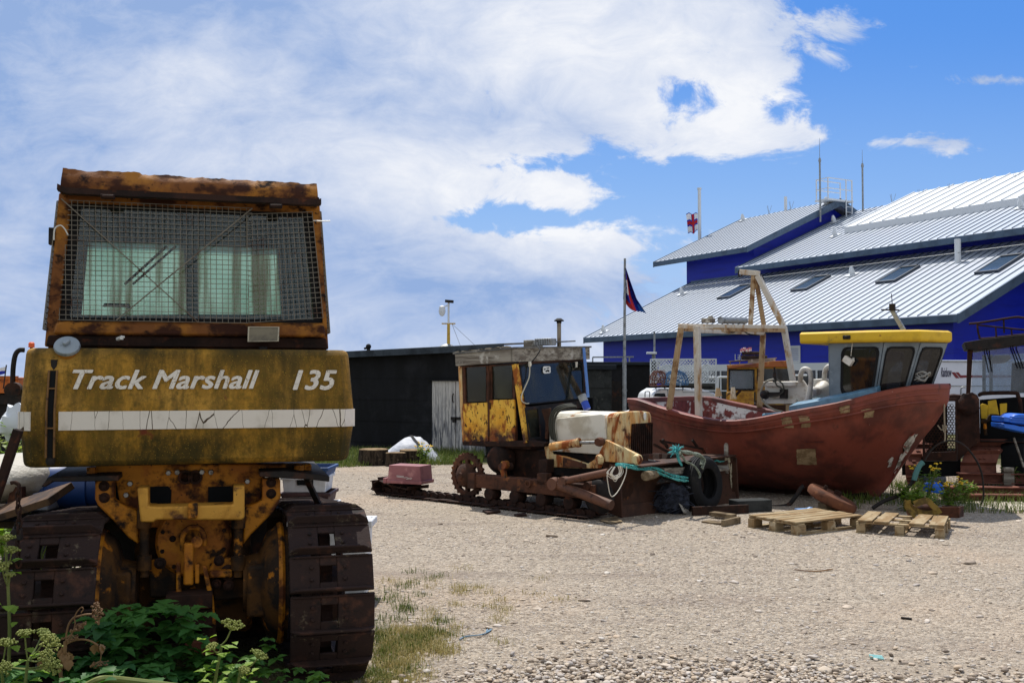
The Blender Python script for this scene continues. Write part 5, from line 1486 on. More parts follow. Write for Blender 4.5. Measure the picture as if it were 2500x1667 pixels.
b = MB(); b.bb((xr_, YN + 0.05, zr_ - 0.05), (cB.x, FY, zr_ - 0.002)); b.build('cab_floor', M['rust_dark'], cab2, smooth=False)
# timber-edged roof
rT = [D3(634, 256, YN - 0.06), D3(1058, 214, YN - 0.06)]; rB = [D3(640, 342, YN - 0.06), D3(1060, 312, YN - 0.06)]
b = MB(); b.prism([rB[0], rB[1], rT[1], rT[0]], (0, 0.05, 0)); rb_ = b.build('roof_board', M['old_wood'], cab2, bevel=0.006)
xf_ = rT[1].x + 0.02
fT = [Vector((xf_, YN - 0.06, rT[1].z)), DX(1628, 206, xf_)]; fB = [Vector((xf_, YN - 0.06, rB[1].z)), DX(1630, 292, xf_)]
b = MB(); b.prism([fB[0], fB[1], fT[1], fT[0]], (-0.05, 0, 0)); b.build('roof_board', M['old_wood'], cab2, bevel=0.006)
b = MB(); b.prism([(rT[0].x - 0.02, YN - 0.08, rT[0].z), (xf_ + 0.02, YN - 0.08, rT[1].z), (xf_ + 0.02, fT[1].y + 0.02, fT[1].z), (rT[0].x - 0.02, fT[1].y, rT[0].z)], (0, 0, 0.022)); b.build('roof', M['felt'], cab2, smooth=False)
b = MB()
for i in range(7):
    t = i / 7; p = rT[0].lerp(rT[1], t); b.blob(p + Vector((0.03, 0.03, 0.025)), (0.09, 0.05, 0.02), 8, 4, 0.6, 2, i * 3.3)
b.build('roof_moss', mk('moss', (74, 66, 50), 0.95, bump=(40, 0.01)), cab2)
b = MB(); b.prism([DX(1572, 206, xf_ + 0.012), DX(1590, 206, xf_ + 0.012), DX(1622, 570, xf_ + 0.28), DX(1604, 574, xf_ + 0.28)], (0.012, 0, 0)); b.build('blue_strip', mk('blue_strip', (92, 130, 190), 0.5, 0, [((130, 160, 205), 6, 0.5, 0.7)]), cab2, smooth=False)
q0, q1 = D3(1240, 165, 0.15), D3(1366, 165, 0.15)
b = MB(); b.box((q0 + q1) / 2, (abs((q1 - q0).length) * 0.98, 0.13, 0.10)); 
fl2 = b.build('flood_lamp', M['galv'], DZ, bevel=0.015)
b = MB()
for i in range(7): b.box((q0 + q1) / 2 + Vector(((i - 3) * 0.045, -0.068, 0)), (0.012, 0.012, 0.09))
b.build('lamp_fins', M['steel'], fl2, smooth=False)
b = MB(); b.box(D3(1212, 180, 0.2) , (0.16, 0.25, 0.11)); b.build('roof_block', M['old_wood'], DZ, bevel=0.008)
b = MB(); b.tube(spl([D3(1240, 150, 0.1), D3(1234, 175, -0.05), D3(1252, 205, -0.5), D3(1262, 225, YN - 0.07), D3(1235, 270, YN - 0.07), D3(1200, 312, YN - 0.07)], 5), 0.008, 5); b.build('lamp_cable', M['black'], DZ)
# bonnet
YH = -0.38
xn = D3(1830, 800, YH).x
zt2, zb2 = D3(1830, 702, YH).z, D3(1800, 1000, YH).z
xs_ = D3(1330, 800, YH).x
b = MB()
prof = [(-0.38, zb2), (-0.38, zt2 - 0.05), (-0.34, zt2), (-0.15, zt2 + 0.02), (0.15, zt2 + 0.02), (0.34, zt2), (0.38, zt2 - 0.05), (0.38, zb2)]
xm = D3(1752, 800, YH).x
b.loft([[(xs_, y_, z_) for y_, z_ in prof], [(xm, y_, z_ - 0.0) for y_, z_ in prof]])
bon = b.build('bonnet', M['doz_white'], DZ, bevel=0.012)
b = MB(); b.loft([[(xm + 0.004, y_ * 1.02, z_ + 0.012 if z_ > zt2 - 0.1 else z_) for y_, z_ in prof], [(xn, y_ * 1.04, z_ + 0.02 if z_ > zt2 - 0.1 else z_) for y_, z_ in prof]])
nose = b.build('nose_cowl', M['doz_cream'], DZ, bevel=0.02)
pan = dplate('bonnet_panel', [(1392, 896), (1374, 745), (1384, 726), (1712, 694), (1734, 702), (1752, 880)], YH - 0.02, 0.025, mk('bonnet_panel_paint', (224, 220, 206), 0.55, 0, [((190, 182, 162), 3, 0.42, 0.62), ((168, 150, 120), 5, 0.52, 0.66, {'mask': (2, 1.10, 0.95)}), ((150, 110, 70), 60, 0.70, 0.76)], bump=(20, 0.002), spec=0.3), bon, 0.012)
dplate('nose_flange', [(1830, 720), (1850, 690), (1800, 890), (1785, 885)], YH - 0.03, 0.02, M['doz_cream'], nose, 0.004)
# grille in the nose
b = MB(); b.prism([DX(a, c, xn + 0.006) for a, c in ((1938, 768), (2094, 757), (2090, 1020), (1930, 985))], (-0.004, 0, 0)); gr = b.build('grille', M['pitch'], nose, smooth=False)
b = MB()
for i in range(11):
    t = (i + 0.5) / 11
    p = DX(1938 + 156 * t, 768 - 11 * t, xn + 0.016); q = DX(1930 + 160 * t, 985 + 35 * t, xn + 0.016)
    b.bar(p, q, 0.012, 0.02, up=(1, 0, 0))
b.build('grille_bars', M['rust_dark'], gr, smooth=False)
b = MB(); ce = DX(2032, 712, xn + 0.01); b.lathe([(0.03, 0), (0.03, 0.008), (0.0, 0.012)], ce, (1, 0, 0), 16); 
for vtx in range(len(b.v)): 
    p = b.v[vtx]; b.v[vtx] = (p[0], p[1], ce.z + (p[2] - ce.z) * 1.7)
b.build('badge', M['white'], nose)
# cap and plunger on the bonnet, hoses
q = D3(1610, 660, -0.1); 
b = MB(); ax = (q, q + Vector((-0.05, 0, 0.10))); b.cyl(ax[0], ax[1], 0.05, 0.05, n=14); b.build('stack_wrap', mk('blue_tape', (38, 70, 170), 0.5), bon)
b = MB(); b.cyl(ax[1], ax[1] + Vector((-0.045, 0, 0.085)), 0.055, 0.058, n=14); b.build('exhaust_stub', M['galv'], bon)
for k_, off in enumerate((0, 14, 30)):
    b = MB(); b.tube(spl([D3(a + off, c + off * 0.5, YH - 0.03 - 0.02 * k_) for a, c in ((1500, 625), (1430, 632), (1370, 660), (1338, 720), (1334, 800), (1350, 880))], 5), 0.016, 7); b.build('hose', M['hose'], DZ)
dplate('side_rust_panel', [(1268, 660), (1340, 650), (1330, 720), (1320, 880), (1296, 880), (1300, 760)], YH - 0.01, 0.02, M['doz_frame'], bon)
# lift ram and its bracket
yr = -0.58
b = MB(); b.cyl(D3(1345, 936, yr), D3(1545, 906, yr), 0.054, n=16); b.lathe([(0.06, -0.02), (0.06, 0.02)], D3(1545, 906, yr), (D3(1545, 906, yr) - D3(1345, 936, yr)), 16); ram = b.build('lift_ram', M['doz_cream'], DZ)
b = MB(); b.cyl(D3(1560, 905, yr), D3(1690, 903, yr), 0.022, n=12); b.build('ram_rod', M['steel'], ram)
b = MB(); b.lathe([(0.05, -0.05), (0.06, 0), (0.05, 0.05)], D3(1702, 900, yr), (0, 1, 0), 14); b.build('ram_eye', M['doz_frame'], ram)
dplate('bracket', [(1745, 884), (1915, 962), (1990, 1000), (2002, 1030), (1985, 1062), (1730, 1045), (1650, 1050), (1690, 990)], -0.52, 0.06, M['doz_cream'], DZ)
dplate('bracket', [(1292, 925), (1322, 928), (1345, 990), (1450, 1008), (1610, 1062), (1690, 1010), (1720, 1040), (1700, 1095), (1600, 1095), (1335, 1086), (1300, 1000)], -0.54, 0.05, M['doz_cream'], DZ)
dplate('bracket_rib', [(1430, 1010), (1600, 1062), (1600, 1092), (1425, 1086)], -0.555, 0.012, M['doz_frame'], DZ)
for a, c in ((1700, 1030), (1978, 1030)):
    b = MB(); b.lathe([(0.055, -0.02), (0.07, 0.0), (0.05, 0.035), (0.0, 0.04)], D3(a, c, -0.55), (0, -1, 0), 16); b.build('pivot_boss', M['doz_cream'], DZ)
# engine and transmission mass
b = MB(); b.bb((xs_, -0.30, 0.42), (xn - 0.1, 0.30, zb2 - 0.01)); b.build('engine_block', M['dark_metal'], DZ, bevel=0.02)
b = MB(); b.bb((0.24, -0.42, 0.22), (xs_ - 0.01, 0.45, zr_ - 0.06)); b.lathe([(0.14, 0), (0.2, 0.1), (0.2, 0.25)], (0.45, -0.68, 0.62), (0, 1, 0), 18); b.build('transmission', M['rust_dark'], DZ, bevel=0.03)
b = MB(); b.bb((xn - 0.25, -0.36, 0.35), (xn + 0.05, 0.36, zb2 - 0.01)); b.build('front_crossmember', M['doz_frame'], DZ, bevel=0.02)
# sprockets
def sprocket(yc):
    b = MB(); n = 25; ro, ri = 0.315, 0.292
    c = Vector((0, yc, 0.385))
    prof = []
    for i in range(n):
        for k_, (rr, dt) in enumerate(((ri, 0), (ro, 0.22), (ro, 0.42), (ri, 0.64))):
            t = 2 * math.pi * (i + dt) / n; prof.append(c + Vector((rr * math.cos(t), 0, rr * math.sin(t))))
    inner = [c + (p - c).normalized() * 0.225 for p in prof]
    b.ring(prof, inner, (0, 0.05, 0))
    for i in range(8):
        t = 2 * math.pi * i / 8
        p = c + Vector((0.12 * math.cos(t), 0.025, 0.12 * math.sin(t))); q = c + Vector((0.24 * math.cos(t), 0.025, 0.24 * math.sin(t)))
        b.bar(p, q, 0.046, 0.06, up=(0, 0.8, 0))
    s_ = b.build('sprocket', M['doz_frame'], DZ, smooth=False)
    b = MB(); b.lathe([(0.17, -0.03), (0.17, 0.02), (0.155, 0.05), (0.12, 0.09), (0.05, 0.12), (0.04, 0.14), (0.0, 0.145)], c, (0, -1, 0) if yc < 0 else (0, 1, 0), 28); b.build('hub', M['doz_frame'], s_)
sprocket(-0.75); sprocket(0.75)
# track frames
for yc in (-0.75, 0.75):
    b = MB(); b.bb((0.16, yc - 0.09, 0.24), (2.30, yc + 0.09, 0.42)); b.bb((0.12, yc - 0.11, 0.22), (0.26, yc + 0.11, 0.44))
    tf = b.build('track_frame', M['doz_frame'], DZ, bevel=0.012)
    b = MB(); b.lathe([(0.17, -0.06), (0.21, -0.03), (0.21, 0.03), (0.17, 0.06)], (2.30, yc, 0.27), (0, 1, 0), 26); b.build('idler_wheel', M['dark_metal'], tf)
    for i in range(4):
        b = MB(); b.lathe([(0.08, -0.09), (0.10, -0.06), (0.10, 0.06), (0.08, 0.09)], (0.5 + i * 0.46, yc, 0.17), (0, 1, 0), 14); b.build('track_roller', M['rust_dark'], tf)
b = MB(); b.bar(D3(985, 1070, -0.8), D3(1010, 1215, -0.8), 0.075, 0.05, up=(0, 1, 0)); b.lathe([(0.055, -0.03), (0.055, 0.05)], D3(1008, 1068, -0.8), (0, -1, 0), 14); b.build('brake_arm', M['doz_yellow'], DZ, bevel=0.006)
b = MB(); b.cyl(D3(930, 1182, -0.72), D3(1200, 1190, -0.72), 0.05, n=12); b.lathe([(0.055, -0.1), (0.055, 0.1)], D3(1010, 1085, -0.7), (0, 1, 0), 14); b.build('recoil_tube', M['doz_frame'], DZ)
b = MB(); b.cyl(D3(895, 1175, -0.74), D3(990, 1182, -0.74), 0.058, n=12); b.build('tube_wrap', mk('blue_grey_wrap', (70, 82, 100), 0.7), DZ)
b = MB(); b.lathe([(0.05, -0.06), (0.05, 0.06), (0.03, 0.06), (0.03, -0.06)], D3(1190, 1205, -0.82), (0, 1, 0), 14); b.lathe([(0.05, -0.06), (0.05, 0.06)], D3(1625, 1220, -0.8), (0, 1, 0), 14); b.build('lug', M['doz_frame'], DZ)
dplate('step', [(1240, 1130), (1312, 1132), (1305, 1222), (1232, 1215)], -0.84, 0.1, M['doz_frame'], DZ)
dplate('step_riser', [(1250, 1030), (1312, 1030), (1312, 1128), (1250, 1126)], -0.7, 0.15, M['rust_dark'], DZ)
# push arm and strut
ya = -0.95
pv = D3(1372, 1208, ya)
b = MB(); b.lathe([(0.075, -0.07), (0.085, 0), (0.075, 0.07)], pv, (0, 1, 0), 16); b.lathe([(0.06, -0.05), (0.06, 0.05)], D3(1440, 1190, ya), (0, 1, 0), 14)
b.cyl(pv, D3(1788, 1366, ya), 0.058, 0.062, n=14); b.cyl(D3(1450, 1188, ya), D3(1765, 1122, ya), 0.045, n=12); b.build('push_arm', mk('push_arm', (104, 68, 50), 0.65, 0, [((78, 52, 40), 4, 0.45, 0.65), ((60, 40, 30), 12, 0.58, 0.7)], spec=0.35), DZ)
b = MB(); b.cyl((0.9, 0.95, 0.42), (2.6, 0.95, 0.2), 0.06, n=12); b.build('push_arm', M['doz_frame'], DZ)
# tracks: bottom run only, the near one pulled off and laid out behind
def laid_track(yc, x0, x1, curl):
    pit = 0.165; n = int((x1 - x0) / pit)
    b = MB()
    for k_ in (-0.055, 0.055):
        for i in range(n):
            xx = x0 + i * pit
            b.prism([(xx - 0.09, yc + k_ - 0.014, 0.035), (xx + 0.085, yc + k_ - 0.014, 0.035), (xx + 0.085, yc + k_ - 0.014, 0.085), (xx + 0.03, yc + k_ - 0.014, 0.108), (xx - 0.05, yc + k_ - 0.014, 0.108), (xx - 0.09, yc + k_ - 0.014, 0.085)], (0, 0.028, 0))
            b.cyl((xx - 0.075, yc + k_ - 0.03, 0.07), (xx - 0.075, yc + k_ + 0.03, 0.07), 0.026, n=8)
    t = b.build('track', M['rust_dark'], DZ)
    def shoe():
        b = MB(); b.bb((-0.078, -0.21, 0), (0.078, 0.21, 0.014)); b.bb((-0.078, -0.21, -0.035), (-0.064, 0.21, -0.001)); return b.build('track_shoe', M['rust_dark'], t, bevel=0.003, seg=1)
    s0 = None
    def put(loc, rot):
        nonlocal s0
        if s0 is None: s0 = shoe(); o = s0
        else: o = s0.copy(); col.objects.link(o); o.parent = t
        o.location = loc; o.rotation_euler = rot
    for i in range(n): put((x0 + i * pit, yc, 0.022 + 0.006 * rng.normal()), (0, rng.normal(0, 0.03), rng.normal(0, 0.01)))
    if curl:
        for i, (dx_, z_, a) in enumerate(((-0.13, 0.05, 0.7), (-0.18, 0.13, 1.45), (-0.10, 0.20, 2.7), (0.06, 0.20, 3.4), (0.22, 0.175, 3.3), (0.38, 0.155, 3.3), (0.54, 0.14, 3.2))):
            put((x0 + dx_, yc, z_), (0, a, 0))
            b2 = MB(); ca, sa = math.cos(a), math.sin(a)
            for k_ in (-0.055, 0.055):
                b2.bar((x0 + dx_ - 0.09 * ca + 0.05 * sa, yc + k_, z_ + 0.09 * sa + 0.05 * ca), (x0 + dx_ + 0.09 * ca + 0.05 * sa, yc + k_, z_ - 0.09 * sa + 0.05 * ca), 0.028, 0.06)
            b2.build('track_link', M['rust_dark'], t, smooth=False)
laid_track(-0.75, -1.60, 2.5, True)
laid_track(0.75, -0.1, 2.5, False)
# ---- blade
Z8 = lambda a, c: (1450 + a / 2.476, 1000 + c / 2.476)
bl_, br_ = gnd(1512, 1263, 0.0), at(1796, 1242, 14.0)
bl_l = DF.I @ bl_; br_l = DF.I @ Vector((br_.x, br_.y, 0))
bx = (bl_l.x + br_l.x) / 2
def blade_fn(u_, v_):
    p = bl_l.lerp(br_l, u_)
    return Vector((p.x + 0.16 * (1 - 4 * (v_ - 0.5) ** 2) * -0.5 + 0.02 * (1 - v_), p.y, 0.01 + 0.64 * v_))
b = MB(); b.grid(blade_fn, 8, 12, thick=(-0.03, 0, 0))
blade = b.build('blade', M['blade_rust'], DZ)
b = MB(); p0, p1 = bl_l + Vector((0.03, 0, 0.0)), br_l + Vector((0.03, 0, 0.0)); b.prism([p0, p1, p1 + Vector((-0.03, 0, 0.15)), p0 + Vector((-0.03, 0, 0.15))], (-0.015, 0, 0)); b.build('cutting_edge', M['blade_rust'], blade, smooth=False)
for yy_ in (bl_l.y - 0.012, br_l.y - 0.012):
    b = MB(); xx = bl_l.x if yy_ < 0 else br_l.x
    b.prism([(xx + 0.05, yy_, 0.0), (xx + 0.02, yy_, 0.62), (xx - 0.14, yy_, 0.66), (xx - 0.22, yy_, 0.4), (xx - 0.18, yy_, 0.05)], (0, 0.03, 0)); b.build('end_plate', M['blade_rust'], blade, bevel=0.004)
b = MB(); b.bb((bl_l.x - 0.10, bl_l.y, 0.64), (br_l.x + 0.02, br_l.y, 0.66)); b.build('top_rail', M['blade_rust'], blade, bevel=0.003)
b = MB()
for i in range(4):
    p = bl_l.lerp(br_l, 0.15 + i * 0.23); b.bb((p.x - 0.28, p.y - 0.02, 0.05), (p.x - 0.13, p.y + 0.02, 0.6))
b.bb((bx - 0.4, -0.4, 0.2), (bx - 0.18, 0.4, 0.42)); b.build('blade_brackets', M['doz_frame'], blade, smooth=False)
WM = DF.M      # dozer local -> world, for loose things lying on the blade
def lw(p): return WM @ Vector(p)
# stakes standing at each end of the blade
for (a, c0, c1, lab, wd) in ((1848, 925, 1090, 'pale rounded stake standing at the near end of the blade', 0.03), (0, 0, 0, 'pale stake wrapped in rope at the far end of the blade', 0.03)):
    if a: p = D3(1848, 1080, bl_l.y + 0.06); zt_ = D3(1848, 922, bl_l.y + 0.06).z
    else:
        p = DF.loc(*Z8(800, 330), 1, br_l.y - 0.1); zt_ = DF.loc(*Z8(800, 200), 1, br_l.y - 0.1).z
    b = MB(); b.lathe([(wd, 0.4), (wd, zt_ - 0.03), (wd * 0.7, zt_ - 0.008), (0, zt_)], (p.x, p.y, 0), n=12)
    o = b.build('stake', M['old_wood']); o.matrix_world = DF.M; tag(o, lab, 'stake', 'stakes at the ends of the blade')
# ================================================================== RED FISHING BOAT
M['hull_red'] = mk('hull_red', (128, 63, 48), 0.55, 0, [
    ((90, 44, 36), 1.6, 0.42, 0.62), ((132, 64, 52), 3.0, 0.55, 0.7, {'stretch': (1, 1, 0.5)}), ((92, 50, 40), 9, 0.60, 0.72, {'stretch': (1, 1, 0.25)}),
    ((206, 190, 178), 26, 0.735, 0.75), ((84, 34, 30), 5, 0.5, 0.7, {'mask': (2, 0.55, 0.1), 'amt': 0.8})], bump=(9, 0.006), spec=0.4)
M['hull_inner'] = mk('hull_inner', (128, 60, 54), 0.65, 0, [((206, 194, 186), 6, 0.56, 0.62, {'mask': (0, 0.6, 0.2)}), ((230, 222, 214), 2.2, 0.58, 0.62, {'mask': (0, 0.35, 0.1)}), ((90, 44, 40), 7, 0.5, 0.7)], bump=(20, 0.004), spec=0.3)
M['wheelhouse_grey'] = mk('wheelhouse_grey', (120, 132, 142), 0.5, 0, [((98, 110, 120), 2, 0.45, 0.65), ((142, 150, 156), 9, 0.58, 0.72)], bump=(14, 0.002), spec=0.4)
M['boat_yellow'] = mk('boat_yellow', (222, 182, 40), 0.6, 0, [((190, 152, 36), 3, 0.45, 0.68), ((150, 96, 40), 9, 0.66, 0.74), ((120, 108, 60), 6, 0.6, 0.75, {'amt': 0.6})], spec=0.4)
M['gantry'] = mk('gantry_paint', (208, 200, 186), 0.6, 0, [((176, 140, 96), 5, 0.50, 0.64, {'stretch': (1, 1, 0.4)}), ((120, 80, 50), 8, 0.60, 0.70, {'stretch': (1, 1, 0.4)}), ((232, 228, 220), 14, 0.62, 0.75)], bump=(40, 0.003), spec=0.3)
M['gantry_rust'] = mk('gantry_rust', (176, 148, 112), 0.75, 0, [((128, 92, 58), 5, 0.46, 0.62), ((204, 190, 168), 6, 0.58, 0.68, {'stretch': (1, 1, 0.4)})], bump=(40, 0.003), spec=0.25)
M['winch_white'] = mk('winch_white', (218, 214, 204), 0.45, 0, [((176, 164, 146), 5, 0.48, 0.66), ((120, 86, 60), 12, 0.64, 0.73)], bump=(30, 0.002), spec=0.4)
M['deck'] = mk('deck', (46, 62, 84), 0.35, 0, [((110, 120, 130), 5, 0.6, 0.72), ((30, 40, 56), 3, 0.45, 0.6)], spec=0.5)
M['patch'] = mk('primer_patch', (160, 138, 106), 0.85, 0, [((128, 106, 78), 7, 0.42, 0.6), ((90, 72, 54), 12, 0.56, 0.68), ((190, 172, 140), 18, 0.62, 0.72)], bump=(40, 0.004), spec=0.2)
M['worn_stem'] = mk('worn_stem', (206, 200, 190), 0.8, 0, [((120, 112, 100), 6, 0.45, 0.6), ((132, 58, 46), 4.5, 0.53, 0.58), ((80, 74, 66), 14, 0.58, 0.7)], bump=(30, 0.004), spec=0.2)
BO = Frame(3.434, 15.64, math.atan2(-0.627, 0.779))
BOAT = framed('fishing_boat', 'dull red fishing boat with yellow roofed grey wheelhouse propped on the gravel', 'boat', BO)
G_ = lambda a, c, y_: BO.loc(*Z4(a, c), 1, y_)
Z5 = lambda a, c: (1900 + a / 2.4117, 650 + c / 2.4117)
def interp(xs, ys, x_):
    if x_ <= xs[0]: return ys[0]
    for i in range(len(xs) - 1):
        if x_ <= xs[i + 1]:
            t = (x_ - xs[i]) / (xs[i + 1] - xs[i]); return ys[i] + (ys[i + 1] - ys[i]) * t
    return ys[-1]
gpx = [1559, 1590, 1632, 1703, 1773, 1843, 1927, 2050, 2150, 2230, 2298, 2313]
gpy = [975, 990, 1002, 1021, 1031, 1024, 1006, 985, 957, 943, 936, 940]
X0, XS = -1.22, 3.25
def hb(x_):
    return 1.09 * interp([-1.15, -0.8, -0.3, 0.3, 0.9, 1.5, 2.0, 2.4, 2.7, 2.85, 2.98], [0.98, 1.15, 1.29, 1.34, 1.33, 1.24, 1.08, 0.84, 0.55, 0.33, 0.03], x_ / 1.09)
zs_tab = []
for i in range(41):
    xx = X0 + (XS - X0) * i / 40
    w = BO.M @ Vector((xx, -hb(xx), 1.26))
    r = w - Vector((0, 0, CAMH)); px = CX + F * r.x / (r.y * math.cos(PITCH) + r.z * math.sin(PITCH))
    py = interp(gpx, gpy, px)
    zs_tab.append(at(px, py, w.y).z)
for _ in range(3):
    zs_tab = [zs_tab[0]] + [(zs_tab[i - 1] + 2 * zs_tab[i] + zs_tab[i + 1]) / 4 for i in range(1, 40)] + [zs_tab[-1]]
def sheer(x_):
    t = (x_ - X0) / (XS - X0) * 40
    i = max(0, min(39, int(t))); return zs_tab[i] + (zs_tab[i + 1] - zs_tab[i]) * (t - i)
def stem_x(z_):
    return 1.09 * interp([-0.1, 0.05, 0.22, 0.55, 0.88, 1.15, 1.42, 1.72], [1.93, 2.10, 2.23, 2.42, 2.64, 2.84, 2.97, 3.0], z_)
HV = [0.0, 0.06, 0.14, 0.25, 0.38, 0.52, 0.66, 0.78, 0.855, 0.865, 0.93, 1.0]
HB = [1.09 * q_ for q_ in (0.05, 0.34, 0.62, 0.84, 1.0, 1.11, 1.19, 1.245, 1.27, 1.30, 1.325, 1.34)]
NSV = 56
def hull_pt(s_, k, side):
    v_ = HV[k]
    x1 = X0 + (XS - X0) * s_
    # stem x of this waterline, using the sheer at the bow for height
    z_b = 0.05 + (zs_tab[-1] - 0.05) * v_
    xe = stem_x(z_b)
    xx = X0 + (xe - X0) * s_ + (0.10 * (1 - v_) if s_ < 0.01 else 0)
    z_ = 0.05 + (sheer(X0 + (XS - X0) * s_) - 0.05) * v_
    shp = hb(X0 + (XS - X0) * s_) / 1.4606
    p = 1.0 + 1.3 * (1 - v_) ** 1.5
    if s_ > 0.45: shp = shp ** (1.0 + 1.6 * max(0.0, 0.72 - v_) ** 1.5)
    y_ = HB[k] * shp
    return Vector((xx, side * max(y_, 0.028), z_))
b = MB()
for side in (-1, 1):
    vs = [hull_pt(i / NSV, k, side) for k in range(len(HV)) for i in range(NSV + 1)]
    n = NSV + 1
    fs = [(k * n + i, k * n + i + 1, (k + 1) * n + i + 1, (k + 1) * n + i) for k in range(len(HV) - 1) for i in range(NSV)]
    if side > 0: fs = [tuple(reversed(f)) for f in fs]
    b.add(vs, fs)
nk = len(HV)
o0 = 0; o1 = nk * (NSV + 1); n = NSV + 1
for k in range(nk - 1):     # transom, stem and bottom closing strips
    b.f.append((o0 + k * n, o0 + (k + 1) * n, o1 + (k + 1) * n, o1 + k * n)); b.mi.append(0)
    b.f.append((o0 + k * n + NSV, o1 + k * n + NSV, o1 + (k + 1) * n + NSV, o0 + (k + 1) * n + NSV)); b.mi.append(0)
hull = b.build('hull', M['hull_red'], BOAT, sharp=50)
# gunwale capping, inner bulwark, deck
b = MB()
for side in (-1, 1):
    ring_ = []
    for i in range(NSV + 1):
        s_ = i / NSV; p = hull_pt(s_, nk - 1, side)
        iw = min(0.13, max(abs(p.y) - 0.01, 0.005))
        ring_.append([p + Vector((0, side * 0.018, -0.05)), p + Vector((0, side * 0.022, 0.006)), p + Vector((0, -side * 0.01, 0.022)), p + Vector((0, -side * (iw - 0.02), 0.020)), p + Vector((0, -side * iw, 0.0)), p + Vector((0, -side * iw, -0.05))])
    b.loft(ring_)
p0 = hull_pt(0, nk - 1, -1); p1 = hull_pt(0, nk - 1, 1)
b.loft([[Vector((p0.x - 0.02, y_, p0.z - 0.05)), Vector((p0.x - 0.02, y_, p0.z + 0.02)), Vector((p0.x + 0.12, y_, p0.z + 0.02)), Vector((p0.x + 0.12, y_, p0.z - 0.05))] for y_ in (p0.y + 0.02, 0, p1.y - 0.02)])
b.build('gunwale', M['hull_red'], hull, sharp=60)
b = MB()
for side in (-1, 1):
    rows = []
    for i in range(NSV - 2):
        s_ = i / NSV; p = hull_pt(s_, nk - 1, side); xx = max(p.x, X0 + 0.11)
        yi = max(abs(p.y) - 0.115, 0.01) * side
        lo = hull_pt(s_, 6, side); rows.append([Vector((xx, yi, p.z - 0.02)), Vector((max(lo.x - 0.03, X0 + 0.11), max(abs(lo.y) - 0.13, 0.005) * side, lo.z))])
    vs = [q for r_ in rows for q in r_]
    fs = [(i * 2, i * 2 + 1, i * 2 + 3, i * 2 + 2) for i in range(len(rows) - 1)]
    b.add(vs, fs if side < 0 else [tuple(reversed(f)) for f in fs])
b.add([Vector((X0 + 0.11, p0.y + 0.1, p0.z - 0.02)), Vector((X0 + 0.11, p1.y - 0.1, p1.z - 0.02)), Vector((X0 + 0.11, p1.y - 0.1, p1.z - 0.5)), Vector((X0 + 0.11, p0.y + 0.1, p0.z - 0.5))], [(0, 1, 2, 3)])
b.build('bulwark', M['hull_inner'], hull)
b = MB()
vs = []
for i in range(int(NSV * 0.72)):
    s_ = i / NSV; p = hull_pt(s_, nk - 1, -1); y_ = max(abs(p.y) * 0.94 - 0.12, 0.01)
    vs += [Vector((max(p.x, X0 + 0.11), -y_, 0.86)), Vector((max(p.x, X0 + 0.11), y_, 0.86))]
b.add(vs, [(i * 2, i * 2 + 2, i * 2 + 3, i * 2 + 1) for i in range(int(NSV * 0.72) - 1)])
b.build('deck', M['deck'], hull)
# rubbing strake
b = MB()
for side in (-1, 1):
    pts = [hull_pt(i / NSV, 9, side) for i in range(NSV)]
    b.tube([p + Vector((0, side * -0.004, 0)) for p in pts], 0.018, 6)
    b.tube([hull_pt(i / NSV, 10, side) + Vector((0, side * -0.012, 0.0)) for i in range(NSV)], 0.02, 6)
b.build('rubbing_strake', M['hull_red'], hull)
# patches of bare primer on the near side
def hull_hit(px, py):
    """nearest near-side hull grid point to the pixel's ray"""
    o = BO.I @ Vector((0, 0, CAMH)); r = (BO.I.to_3x3() @ ray(px, py)).normalized()
    best = None
    for k in range(nk):
        for i in range(0, NSV + 1):
            p = hull_pt(i / NSV, k, -1); d_ = (p - o).cross(r).length
            if best is None or d_ < best[0]: best = (d_, k, i)
    return best
def hull_surf(s_, kf, side=-1, off=0.006):
    k = min(int(kf), nk - 2); t = kf - k
    p = hull_pt(s_, k, side).lerp(hull_pt(s_, k + 1, side), t)
    du_ = hull_pt(min(s_ + 0.01, 1), k, side) - hull_pt(s_ - 0.01, k, side)
    dv_ = hull_pt(s_, k + 1, side) - hull_pt(s_, k, side)
    nn = du_.cross(dv_).normalized()
    if nn.y * side < 0: nn = -nn
    return p + nn * off
def solve_hull(px, py):
    """(s, kf) of the near-side hull under the pixel, by refinement"""
    o = BO.I @ Vector((0, 0, CAMH)); r = (BO.I.to_3x3() @ ray(px, py)).normalized()
    _, k, i = hull_hit(px, py)
    s_, kf = i / NSV, float(k); st_ = 1.0
    for _ in range(40):
        best = None
        for ds in (-1, 0, 1):
            for dk in (-1, 0, 1):
                ss, kk = min(max(s_ + ds * st_ / NSV, 0), 1), min(max(kf + dk * st_, 0), nk - 1.001)
                kq = min(int(kk), nk - 2); p = hull_pt(ss, kq, -1).lerp(hull_pt(ss, kq + 1, -1), kk - kq)
                d_ = (p - o).cross(r).length
                if best is None or d_ < best[0]: best = (d_, ss, kk)
        if (best[1], best[2]) == (s_, kf): st_ *= 0.5
        s_, kf = best[1], best[2]
    return s_, kf
